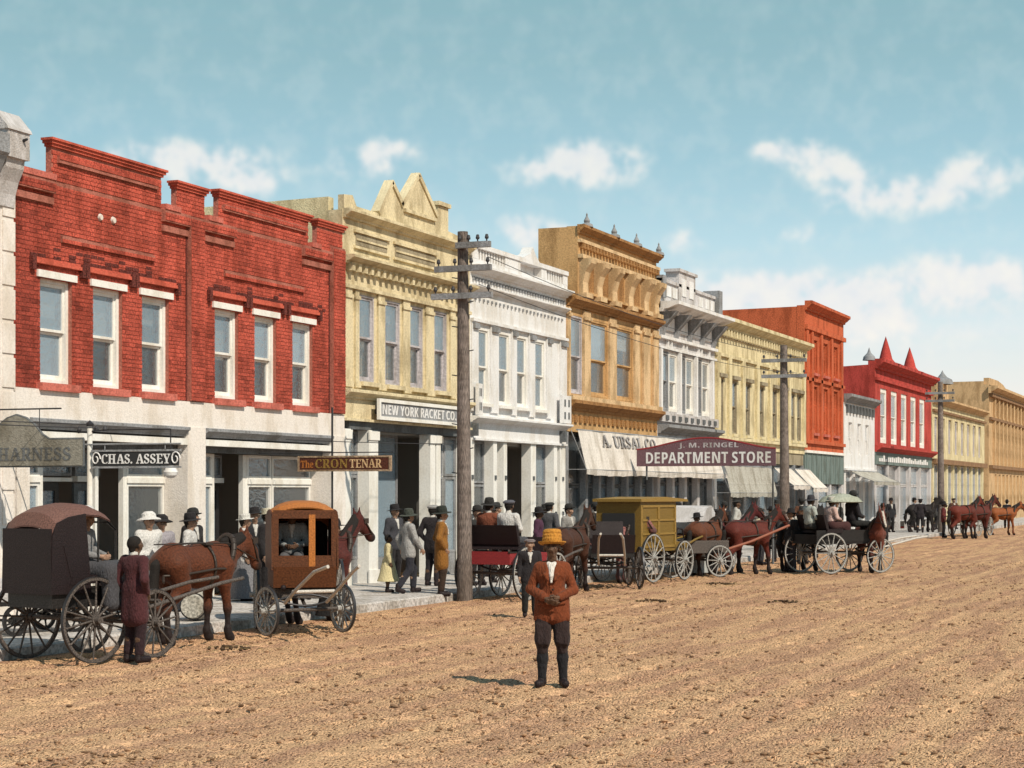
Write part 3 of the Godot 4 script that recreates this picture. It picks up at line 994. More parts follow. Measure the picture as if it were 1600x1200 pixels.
func fb(o: Node3D, t0: float, called: String, m: Material, boxes: Array) -> MeshInstance3D:
	var b := MB.new(t0)
	for q in boxes:
		b.bx(q[0], q[1], q[2], q[3], q[4], q[5])
	return part(called, b, m, o)

func shell(o: Node3D, t0: float, t1: float, roof: float, m: Material, depth := 11.0, mid := 3.75, drop := 0.55) -> void:
	for s in 2:
		var a := t0 + 0.006 if s == 0 else t1 - 0.256
		var b := MB.new(t0)
		b.slab(P2([-0.352, 0.0, -0.352, roof, -depth, roof - drop, -depth, 0.0]), -(a + 0.25 - t0), -(a - t0))
		part("side_wall", b, m, o)
	fb(o, t0, "wall_lining", M.room, [[t0 + 0.258, t0 + 0.275, 0.15, roof - 1.0, -4.04, -0.36]])
	fb(o, t0, "wall_lining", M.room, [[t1 - 0.275, t1 - 0.258, 0.15, roof - 1.0, -4.04, -0.36]])
	fb(o, t0, "rear_wall", m, [[t0 + 0.26, t1 - 0.26, 0, roof - drop, -depth, -depth + 0.25]])
	fb(o, t0, "upper_floor", M.room, [[t0 + 0.277, t1 - 0.277, mid - 0.12, mid + 0.12, -depth + 0.252, -0.354]])
	var r := MB.new(t0)
	r.slab(P2([-0.354, roof - 0.55, -0.354, roof - 0.4, -depth + 0.252, roof - 0.4 - drop, -depth + 0.252, roof - 0.55 - drop]), -(t1 - 0.258 - t0), -(0.258))
	part("roof", r, M.grey_dark, o)
	fb(o, t0, "partition", M.room, [[t0 + 0.258, t1 - 0.258, 0.16, roof - 1.0, -4.2, -4.05]])

func pane_of(w: Node3D, t0: float, q: Array, p: float, clear := false) -> void:
	var b := MB.new(t0)
	b.bx(q[0], q[1], q[2], q[3], p - 0.004, p)
	part("pane", b, M.glass_clear if clear else [M.glass, M.glass_clear, M.glass, M.glass_dusty][int(absf(q[0]) * 7.3 + q[2] * 0.2) % 4], w)

# double-hung sash in an opening; open gaps for panes, a blind hung inside
func window(o: Node3D, t0: float, a: float, b: float, h0: float, h1: float, m: Material, p := -0.1, blind := 0.4, cas := 0.07, rail := 0.5) -> Node3D:
	var hm := lerpf(h0, h1, rail)
	var s := cas
	var e := cas + 0.055
	var w := fb(o, t0, "window", m, [
		[a, a + s, h0, h1, p - 0.12, p + 0.03], [b - s, b, h0, h1, p - 0.12, p + 0.03], [a + s, b - s, h1 - s, h1, p - 0.12, p + 0.03], [a + s, b - s, h0, h0 + s, p - 0.12, p + 0.05],
		[a + s, a + e, hm, h1 - s, p - 0.05, p - 0.005], [b - e, b - s, hm, h1 - s, p - 0.05, p - 0.005], [a + e, b - e, h1 - e, h1 - s, p - 0.05, p - 0.005], [a + e, b - e, hm, hm + 0.045, p - 0.05, p + 0.005],
		[a + s, a + e, h0 + s, hm, p - 0.10, p - 0.055], [b - e, b - s, h0 + s, hm, p - 0.10, p - 0.055], [a + e, b - e, h0 + s, h0 + e + 0.03, p - 0.10, p - 0.055], [a + e, b - e, hm - 0.045, hm - 0.002, p - 0.10, p - 0.055]])
	pane_of(w, t0, [a + e, b - e, hm + 0.045, h1 - e], p - 0.026)
	pane_of(w, t0, [a + e, b - e, h0 + e + 0.03, hm - 0.045], p - 0.076, int(a * 3.7) % 3 != 0)
	if blind > 0.0:
		fb(w, t0, "blind", M.blind, [[a + s + 0.01, b - s - 0.01, lerpf(h1, h0, blind), h1 - s, p - 0.19, p - 0.185]])
	return w

# a glazed shop front: list of [ta, tb, ha, hb] lights within a frame
func shop_light(o: Node3D, t0: float, q: Array, m: Material, p: float, f := 0.06) -> void:
	var w := fb(o, t0, "shop_window", m, [[q[0], q[0] + f, q[2], q[3], p - 0.05, p + 0.04], [q[1] - f, q[1], q[2], q[3], p - 0.05, p + 0.04], [q[0] + f, q[1] - f, q[3] - f, q[3], p - 0.05, p + 0.04], [q[0] + f, q[1] - f, q[2], q[2] + f, p - 0.05, p + 0.04]])
	pane_of(w, t0, [q[0] + f, q[1] - f, q[2] + f, q[3] - f], p)

func shop_door(o: Node3D, t0: float, a: float, b: float, h: float, m: Material, p: float) -> void:
	var w := fb(o, t0, "door", m, [[a, a + 0.12, WALK + 0.02, h, p - 0.05, p], [b - 0.12, b, WALK + 0.02, h, p - 0.05, p], [a + 0.12, b - 0.12, h - 0.14, h, p - 0.05, p], [a + 0.12, b - 0.12, WALK + 0.02, 0.55, p - 0.05, p], [a + 0.12, b - 0.12, 0.95, 1.05, p - 0.05, p]])
	pane_of(w, t0, [a + 0.12, b - 0.12, 1.05, h - 0.14], p - 0.03)
	fb(w, t0, "door_panel", m, [[a + 0.12, b - 0.12, 0.55, 0.95, p - 0.045, p - 0.02]])
	var k := MB.new(t0)
	k.tube(k.at(b - 0.07, 1.0, p), k.at(b - 0.07, 1.0, p + 0.05), 0.03, 0.03)
	part("handle", k, M.brass, w)

func cornice(o: Node3D, t0: float, called: String, m: Material, a: float, b: float, h0: float, h1: float, p: float, base := 0.0) -> void:
	var d := (h1 - h0) / 4.0
	var c := MB.new(t0)
	c.slab(P2([base, h0, base + p * 0.25, h0, base + p * 0.32, h0 + d, base + p * 0.5, h0 + d * 1.2, base + p * 0.85, h0 + d * 2.4, base + p, h0 + d * 2.6, base + p, h1 - 0.01, base + p * 0.9, h1, base, h1]), -(b - t0), -(a - t0))
	part(called, c, m, o)

func dentils(o: Node3D, t0: float, called: String, m: Material, a: float, b: float, h0: float, h1: float, pa: float, pb: float, count: int, fill := 0.5) -> void:
	var c := MB.new(t0)
	var step := (b - a) / count
	for q in count:
		c.bx(a + step * (q + 0.5 - fill / 2), a + step * (q + 0.5 + fill / 2), h0, h1, pa, pb)
	stuff(part(called, c, m, o))

func lettering(o: Node3D, words: String, at: Vector3, turn: float, width: float, height: float, m: Material, serif := true, depth := 0.012) -> void:
	var f := SystemFont.new()
	f.font_names = PackedStringArray(["Droid Serif" if serif else "Droid Sans"])
	f.font_weight = 700
	var t := TextMesh.new()
	t.text = words
	t.font = f
	t.font_size = 32
	t.pixel_size = 0.01
	t.depth = 0.05
	var box := t.get_aabb()
	var n := put("lettering", t, m, o)
	n.position = at
	n.rotation_degrees.y = turn
	n.scale = V(width / maxf(box.size.x, 0.01), height / maxf(box.size.y, 0.01), depth / 0.05)
	n.translate_object_local(V(-box.get_center().x, -box.get_center().y, 0))

# free stretches of [a, b] at height h once the holes are taken out
func gaps(a: float, b: float, h: float, holes: Array) -> Array:
	var out := [[a, b]]
	for o in holes:
		if h > o[2] and h < o[3]:
			var nxt := []
			for s in out:
				if o[1] <= s[0] or o[0] >= s[1]:
					nxt.append(s)
				else:
					if o[0] > s[0] + 0.03:
						nxt.append([s[0], o[0]])
					if o[1] < s[1] - 0.03:
						nxt.append([o[1], s[1]])
			out = nxt
	return out

# ---- the red brick pair of shops nearest the camera
func build_red_pair() -> void:
	var t0 := 25.3
	var t1 := 37.04
	var o := building("brick_shop_building", "red brick two-storey pair of shops with stepped parapet and white ground floor", t0)
	var wins := [[26.03, 26.93], [27.55, 28.45], [29.08, 29.98], [31.62, 32.52], [33.16, 34.06], [34.75, 35.65]]
	var holes := []
	for w in wins:
		holes.append([w[0], w[1], 4.03, 5.78])
	var wall := MB.new(t0)
	wall.wall(t0, t1, 3.92, 7.42, 0.0, -0.35, holes)
	for q in [[26.35, 29.72, 8.0], [30.24, 31.24, 7.88], [31.76, 35.45, 7.95], [35.85, 37.04, 7.93]]:
		wall.bx(q[0], q[1], 7.42, q[2], -0.11, 0.0)
	part("front_wall", wall, M.mortar, o)
	# raised bands, pilasters: [ta, tb, ha, hb, out]
	var raised := [[30.62, 31.1, 3.93, 7.40, 0.10], [36.45, 37.0, 3.93, 7.55, 0.10],
		[25.32, 26.35, 7.20, 7.42, 0.10], [25.32, 26.35, 7.02, 7.13, 0.06], [29.72, 30.60, 7.20, 7.42, 0.10], [29.72, 30.60, 7.02, 7.13, 0.06], [31.12, 32.3, 7.20, 7.42, 0.10], [31.12, 32.3, 7.02, 7.13, 0.06], [35.15, 36.43, 7.20, 7.42, 0.10], [35.15, 36.43, 7.02, 7.13, 0.06],
		[26.5, 29.55, 7.75, 7.87, 0.06], [31.9, 35.3, 7.70, 7.82, 0.06], [26.6, 29.45, 6.42, 6.53, 0.05], [31.95, 35.2, 6.42, 6.53, 0.05]]
	for q in raised:
		fb(o, t0, "brick_band", M.mortar, [[q[0], q[1], q[2], q[3], 0.0, q[4]]])
	# bricks
	var bank := []
	var tone := FastNoiseLite.new()
	tone.seed = 4
	tone.frequency = 0.35
	var zones := [[t0, t1, 3.94, 7.42, 0.0, holes + raised], [26.35, 29.72, 7.42, 8.0, 0.0, raised], [30.24, 31.24, 7.42, 7.88, 0.0, raised], [31.76, 35.45, 7.42, 7.95, 0.0, raised], [35.85, 37.04, 7.42, 7.93, 0.0, raised]]
	for q in raised:
		zones.append([q[0], q[1], q[2], q[3], q[4], []])
	rng.seed = 31
	for z in zones:
		var k := int(ceil((z[2] - 3.94) / 0.073))
		while 3.94 + k * 0.073 + 0.06 < z[3]:
			var h := 3.94 + k * 0.073
			for g in gaps(z[0], z[1], h + 0.03, z[5]):
				var x: float = 25.0 + floorf((g[0] - 25.0) / 0.215) * 0.215 - (0.1075 if k % 2 else 0.0)
				while x < g[1]:
					var a := maxf(x, g[0] + 0.002)
					var b := minf(x + 0.204, g[1] - 0.002)
					if b - a > 0.035:
						var d := rng.randf_range(0.007, 0.016)
						var w := 1.0 + 0.2 * tone.get_noise_2d((a + b) * 2.0, h * 4.0) + rng.randf_range(-0.13, 0.13)
						if rng.randf() < 0.06:
							w *= 0.72
						# the soot and weather of the old wall: darkest at its left end and under the window heads
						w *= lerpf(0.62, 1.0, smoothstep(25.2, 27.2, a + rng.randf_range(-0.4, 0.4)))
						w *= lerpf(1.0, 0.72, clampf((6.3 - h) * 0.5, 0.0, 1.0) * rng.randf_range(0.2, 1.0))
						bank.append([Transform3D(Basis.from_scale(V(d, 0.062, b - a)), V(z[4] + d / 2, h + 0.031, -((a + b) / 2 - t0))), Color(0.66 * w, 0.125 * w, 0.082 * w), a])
					x += 0.215
			k += 1
	bank.sort_custom(func(p, q): return p[2] < q[2])
	var one := BoxMesh.new()
	one.size = Vector3.ONE
	var shades := []
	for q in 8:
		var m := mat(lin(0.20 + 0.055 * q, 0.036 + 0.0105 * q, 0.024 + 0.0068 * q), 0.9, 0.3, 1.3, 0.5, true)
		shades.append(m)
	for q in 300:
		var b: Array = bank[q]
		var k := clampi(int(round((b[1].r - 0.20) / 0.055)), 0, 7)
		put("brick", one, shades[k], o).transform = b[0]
	var mm := MultiMesh.new()
	mm.transform_format = MultiMesh.TRANSFORM_3D
	mm.use_colors = true
	mm.mesh = one
	mm.instance_count = bank.size() - 300
	for q in mm.instance_count:
		mm.set_instance_transform(q, bank[q + 300][0])
		mm.set_instance_color(q, bank[q + 300][1])
	var mi := MultiMeshInstance3D.new()
	mi.name = "bricks"
	mi.multimesh = mm
	mi.material_override = M.brick
	o.add_child(mi)
	stuff(mi)
	# copings
	for q in [[25.3, 26.35, 7.42], [29.72, 30.24, 7.42], [31.24, 31.76, 7.42], [35.45, 35.85, 7.42]]:
		fb(o, t0, "coping", M.red_stone, [[q[0] + 0.003, q[1] - 0.003, q[2], q[2] + 0.10, -0.37, 0.12]])
	for q in [[26.35, 29.72, 8.0], [30.24, 31.24, 7.88], [31.76, 35.45, 7.95], [35.85, 37.04, 7.93]]:
		var c := MB.new(t0)
		c.bx(q[0] - 0.03, q[1] + 0.03, q[2], q[2] + 0.05, -0.12, 0.04)
		c.bx(q[0] - 0.07, q[1] + 0.07, q[2] + 0.05, q[2] + 0.10, -0.13, 0.07)
		c.bx(q[0] - 0.10, q[1] + 0.10, q[2] + 0.10, q[2] + 0.14, -0.14, 0.10)
		part("coping", c, M.red, o)
	for e in wins:
		var w := window(o, t0, e[0], e[1], 4.03, 5.78, M.trim, -0.10, [0.35, 0.5, 0.28, 0.55, 0.2, 0.45][wins.find(e)])
		fb(w, t0, "lintel", M.trim, [[e[0] - 0.10, e[1] + 0.10, 5.782, 5.90, -0.05, 0.05]])
		fb(w, t0, "sill", M.red_stone, [[e[0] - 0.10, e[1] + 0.10, 3.90, 4.028, -0.10, 0.13]])
		fb(w, t0, "label_moulding", M.red, [[e[0] - 0.2, e[1] + 0.2, 6.0, 6.06, 0.0, 0.08], [e[0] - 0.2, e[1] + 0.2, 6.06, 6.10, 0.0, 0.05]])
		fb(w, t0, "label_stop", M.soot_and_shade, [[e[0] - 0.30, e[0] - 0.2, 5.88, 6.10, 0.0, 0.09]])
		fb(w, t0, "label_stop", M.soot_and_shade, [[e[1] + 0.2, e[1] + 0.30, 5.88, 6.10, 0.0, 0.09]])
	# soot-blackened course over the window heads, its edge ragged
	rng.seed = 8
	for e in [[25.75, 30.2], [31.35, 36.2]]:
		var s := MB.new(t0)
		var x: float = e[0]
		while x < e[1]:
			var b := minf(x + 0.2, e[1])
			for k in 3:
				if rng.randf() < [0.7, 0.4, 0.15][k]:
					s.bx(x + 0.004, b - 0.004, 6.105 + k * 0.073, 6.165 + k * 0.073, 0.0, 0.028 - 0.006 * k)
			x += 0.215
		stuff(part("sooty_brick_course", s, M.soot_and_shade, o))
	fb(o, t0, "pilaster_shade", M.soot_and_shade, [[30.55, 30.60, 3.93, 7.15, 0.0, 0.02], [36.38, 36.43, 3.93, 7.15, 0.0, 0.02]])  # dark strips paint in the shadow line along each pilaster
	var rose := MB.new(t0)
	for x in [27.75, 28.15]:
		rose.tube(rose.at(x, 7.0, 0.0), rose.at(x, 7.0, 0.05), 0.075, 0.05, 8)
	part("wall_tie_plate", rose, M.white, o)
	# ground floor
	fb(o, t0, "frieze", M.white, [[t0, t1, 3.44, 3.918, -0.35, 0.06]])
	for q in [[25.3, 25.64], [30.50, 31.15], [36.36, 37.03]]:
		fb(o, t0, "pier", M.white, [[q[0], q[1], 0.0, 3.438, -0.5, 0.09]])
		fb(o, t0, "pier_base", M.white, [[q[0] - 0.03, q[1] + 0.03, 0.14, 0.5, -0.5, 0.13]])
	for q in [[25.645, 30.495, [26.6, 28.26, 28.91, 29.22]], [31.155, 36.355, [32.22, 33.5, 34.62]]]:
		var a: float = q[0]
		var b: float = q[1]
		cornice(o, t0, "shop_cornice", M.grey, a, b, 3.26, 3.436, 0.16)
		fb(o, t0, "shop_beam", M.trim, [[a, b, 3.10, 3.22, -0.12, 0.10]])
		fb(o, t0, "beam_backing", M.grey_dark, [[a, b, 2.98, 3.44, -0.35, -0.125]])
	for q in [[25.66, 26.6], [29.22, 30.48], [31.17, 32.22], [33.6, 34.6], [34.64, 36.34]]:
		shop_light(o, t0, [q[0], q[1], 2.48, 2.97], M.trim, -0.45)
		shop_light(o, t0, [q[0], q[1], 0.72, 2.38], M.trim, -0.45)
		fb(o, t0, "transom_rail", M.trim, [[q[0], q[1], 2.38, 2.48, -0.55, -0.38]])
		fb(o, t0, "stall_riser", M.grey, [[q[0], q[1], 0.15, 0.72, -0.55, -0.42]])
	for q in [[28.24, 28.34, -0.42], [28.86, 28.95, -0.9], [29.12, 29.22, -0.42], [26.6, 26.70, -0.42], [32.22, 32.32, -0.42], [33.44, 33.60, -0.42], [32.5, 32.58, -0.85]]:
		fb(o, t0, "post", M.trim, [[q[0], q[1], 0.15, 2.97, q[2] - 0.1, q[2]]])
	for q in [[26.7, 28.24], [28.34, 29.12], [32.32, 33.44]]:
		shop_light(o, t0, [q[0], q[1], 2.50, 2.97], M.grey, -0.95)
	fb(o, t0, "door_head", M.trim, [[28.34, 28.86, 2.40, 2.50, -1.0, -0.86], [32.32, 33.44, 2.40, 2.50, -1.0, -0.86], [26.7, 28.24, 2.40, 2.47, -1.0, -0.9]])
	shop_door(o, t0, 28.36, 28.86, 2.38, M.grey_dark, -0.95)
	shop_door(o, t0, 32.62, 33.40, 2.38, M.black_wood, -0.95)
	shop_door(o, t0, 27.0, 27.9, 2.38, M.black_wood, -0.95)
	shell(o, t0, t1, 7.38, M.red, 11.0, 3.7)

func build_white_edge() -> void:
	var t0 := 18.0
	var t1 := 25.28
	var o := building("stone_shop_building", "white stone building at the left edge of the picture with bracketed cornice end", t0)
	var wall := MB.new(t0)
	wall.wall(t0, t1, 0.0, 7.5, 0.0, -0.35, [])
	part("front_wall", wall, M.white, o)
	fb(o, t0, "pilaster", M.white, [[24.75, 25.25, 0.15, 7.05, 0.0, 0.06]])
	for q in 12:
		fb(o, t0, "quoin", M.white, [[24.95, 25.27, 0.6 + q * 0.55, 1.08 + q * 0.55, 0.06, 0.08]])
	cornice(o, t0, "cornice", M.grey, t0, 24.7, 7.0, 7.9, 0.4)
	var sc := MB.new(t0)
	sc.slab(P2([0, 6.75, 0.10, 6.8, 0.12, 7.0, 0.18, 7.2, 0.28, 7.4, 0.30, 7.55, 0, 7.55]), -(25.22 - t0), -(24.75 - t0))
	part("bracket", sc, M.cast, o)
	var bl := MB.new(t0)
	bl.bx(24.7, 25.27, 7.55, 7.98, -0.1, 0.36)
	bl.slab(P2([-0.13, 7.98, 0.39, 7.98, 0.37, 8.03, 0.13, 8.30, -0.10, 8.03]), -(25.30 - t0), -(24.67 - t0))
	part("cornice_block", bl, M.cast, o)
	var kn := MB.new(t0)
	kn.tube(kn.at(25.1, 7.85, 0.36), kn.at(25.1, 7.87, 0.44), 0.03, 0.02)
	part("knob", kn, M.iron, o)
	shell(o, t0, t1, 7.4, M.white, 11.0, 3.7)

# ---- pale yellow building with three gables
func build_yellow() -> void:
	var t0 := 37.06
	var t1 := 44.2
	var o := building("gabled_shop_building", "pale yellow two-storey shop building with three pointed gables on its parapet", t0)
	var wins := [[37.94, 38.6], [39.28, 39.98], [40.62, 41.28], [42.05, 42.71]]
	var holes := []
	for w in wins:
		holes.append([w[0] - 0.05, w[1] + 0.05, 4.70, 6.66])
	var wall := MB.new(t0)
	wall.wall(t0, t1, 3.86, 8.45, 0.0, -0.35, holes)
	part("front_wall", wall, M.yellow, o)
	var par := MB.new(t0)
	par.plate(P2([37.08, 8.45, 37.08, 8.78, 37.5, 8.82, 37.7, 8.6, 38.85, 8.6, 39.5, 9.36, 40.05, 8.95, 41.0, 9.76, 42.05, 8.95, 42.15, 8.95, 42.15, 9.26, 42.78, 9.26, 42.78, 8.7, 44.15, 8.62, 44.15, 8.45]), -0.12, 0.03)
	part("parapet", par, M.yellow, o)
	for q in [[[38.80, 8.62], [39.52, 9.44]], [[39.52, 9.44], [40.1, 8.98]], [[40.0, 8.95], [41.0, 9.84]], [[41.0, 9.84], [42.1, 8.98]]]:
		var c := MB.new(t0)
		var d: Vector2 = (Vector2(q[1][0], q[1][1]) - Vector2(q[0][0], q[0][1])).normalized()
		var n := Vector2(-d.y, d.x) * 0.07
		var a := Vector2(q[0][0], q[0][1])
		var b := Vector2(q[1][0], q[1][1])
		c.plate(PackedVector2Array([a - n, b - n, b + n * 0.6, a + n * 0.6]), -0.15, 0.07)
		part("gable_coping", c, M.yellow, o)
	for q in [[41.0, 9.74, 0.12], [39.52, 9.34, 0.09]]:
		var f := MB.new(t0)
		f.lathe(P2([0.09, 0.0, 0.10, 0.05, 0.05, 0.08, 0.0, 0.15]), f.at(q[0], q[1], -0.04), 8)
		part("finial", f, M.grey, o)
	fb(o, t0, "pier_cap", M.yellow, [[42.1, 42.83, 9.262, 9.36, -0.15, 0.09]])
	cornice(o, t0, "upper_cornice", M.yellow, t0 + 0.02, t1 - 0.05, 8.28, 8.48, 0.22)
	fb(o, t0, "gable_moulding", M.yellow, [[40.15, 41.95, 8.82, 8.90, 0.03, 0.10]])
	fb(o, t0, "sunk_panel", M.yellow_dark, [[37.7, 39.3, 7.74, 8.0, 0.0, 0.02], [39.75, 42.0, 7.72, 7.98, 0.0, 0.02]])
	fb(o, t0, "panel_frame", M.yellow, [[37.6, 39.42, 7.66, 7.72, 0.0, 0.06], [37.6, 39.42, 8.02, 8.08, 0.0, 0.06], [39.65, 42.1, 7.64, 7.70, 0.0, 0.06], [39.65, 42.1, 8.0, 8.06, 0.0, 0.06], [37.72, 39.28, 7.85, 7.89, 0.02, 0.045], [39.77, 41.98, 7.83, 7.87, 0.02, 0.045]])
	cornice(o, t0, "middle_cornice", M.yellow, t0 + 0.02, t1 - 0.05, 7.28, 7.46, 0.30)
	dentils(o, t0, "cornice_brackets", M.yellow, t0 + 0.1, t1 - 0.1, 7.12, 7.28, 0.0, 0.16, 22, 0.4)
	fb(o, t0, "belt_course", M.yellow, [[t0 + 0.01, t1 - 0.05, 6.74, 6.82, 0.0, 0.09]])
	for q in [[37.1, 37.45], [37.62, 37.8], [38.78, 39.12], [40.12, 40.5], [41.42, 41.86], [42.88, 43.2]]:
		fb(o, t0, "pilaster", M.yellow, [[q[0], q[1], 4.5, 6.74, 0.0, 0.05], [q[0] - 0.03, q[1] + 0.03, 6.52, 6.60, 0.05, 0.08], [q[0] - 0.03, q[1] + 0.03, 4.55, 4.68, 0.05, 0.08]])
	for q in wins.size():
		var w := window(o, t0, wins[q][0] - 0.05, wins[q][1] + 0.05, 4.70, 6.66, M.lilac, -0.04, [0.0, 0.25, 0.5, 0.3][q], 0.045)
		fb(w, t0, "sill", M.yellow, [[wins[q][0] - 0.12, wins[q][1] + 0.12, 4.60, 4.698, -0.08, 0.14]])
	cornice(o, t0, "sill_cornice", M.yellow, t0 + 0.02, t1 - 0.05, 4.30, 4.50, 0.20)
	fb(o, t0, "shop_frieze", M.yellow, [[t0 + 0.02, t1 - 0.05, 3.80, 3.858, -0.35, 0.10]])
	var sg := thing("shop_sign", "long white sign board lettered NEW YORK over the yellow building's shop front", "sign", V(FX, 0, -38.4))
	fb(sg, 38.4, "board", M.grey, [[38.45, 42.95, 3.94, 4.26, 0.205, 0.235]])
	fb(sg, 38.4, "sign_frame", M.trim, [[38.38, 43.0, 4.26, 4.34, 0.20, 0.27], [38.38, 43.0, 3.86, 3.94, 0.20, 0.27], [38.38, 38.47, 3.94, 4.26, 0.20, 0.27], [42.93, 43.0, 3.94, 4.26, 0.20, 0.27]])
	fb(sg, 38.4, "sign_bracket", M.iron, [[38.7, 38.74, 4.0, 4.2, 0.0, 0.204], [42.6, 42.64, 4.0, 4.2, 0.0, 0.204]])
	lettering(sg, "NEW YORK RACKET CO.", V(0.236, 4.10, -2.3), 90, 4.2, 0.22, M.paint, false)
	# shop front
	fb(o, t0, "lintel_beam", M.grey_dark, [[37.4, t1 - 0.05, 3.62, 3.80, -0.35, 0.0]])
	for q in [[37.07, 37.38, 0.05], [38.34, 38.82, 0.02], [41.72, 42.0, 0.02], [42.08, 42.34, 0.02], [43.1, 43.2, -0.3], [43.9, 44.15, 0.05]]:
		fb(o, t0, "column", M.trim, [[q[0], q[1], 0.15, 3.618, q[2] - 0.3, q[2]], [q[0] - 0.03, q[1] + 0.03, 0.15, 0.45, q[2], q[2] + 0.03], [q[0] - 0.03, q[1] + 0.03, 3.40, 3.60, q[2], q[2] + 0.03]])
	fb(o, t0, "door_post", M.trim, [[39.62, 39.84, 0.15, 3.6, -1.0, -0.85]])
	for q in [[37.38, 38.34, -0.3], [42.34, 43.1, -0.3], [43.2, 43.9, -0.3]]:
		shop_light(o, t0, [q[0], q[1], 0.7, 2.6], M.grey, q[2])
		shop_light(o, t0, [q[0], q[1], 2.62, 3.6], M.grey, q[2])
		fb(o, t0, "stall_riser", M.grey, [[q[0], q[1], 0.15, 0.7, -0.5, q[2] + 0.03]])
	shop_light(o, t0, [39.84, 41.72, 0.6, 3.6], M.grey, -0.9)
	shop_light(o, t0, [38.82, 39.62, 2.5, 3.6], M.grey, -0.9)
	shop_door(o, t0, 38.82, 39.62, 2.45, M.black_wood, -0.9)
	fb(o, t0, "stall_riser", M.grey, [[39.84, 41.72, 0.15, 0.6, -1.0, -0.86]])
	shell(o, t0, t1, 8.75, M.pale_yellow, 14.0, 3.72, 0.25)

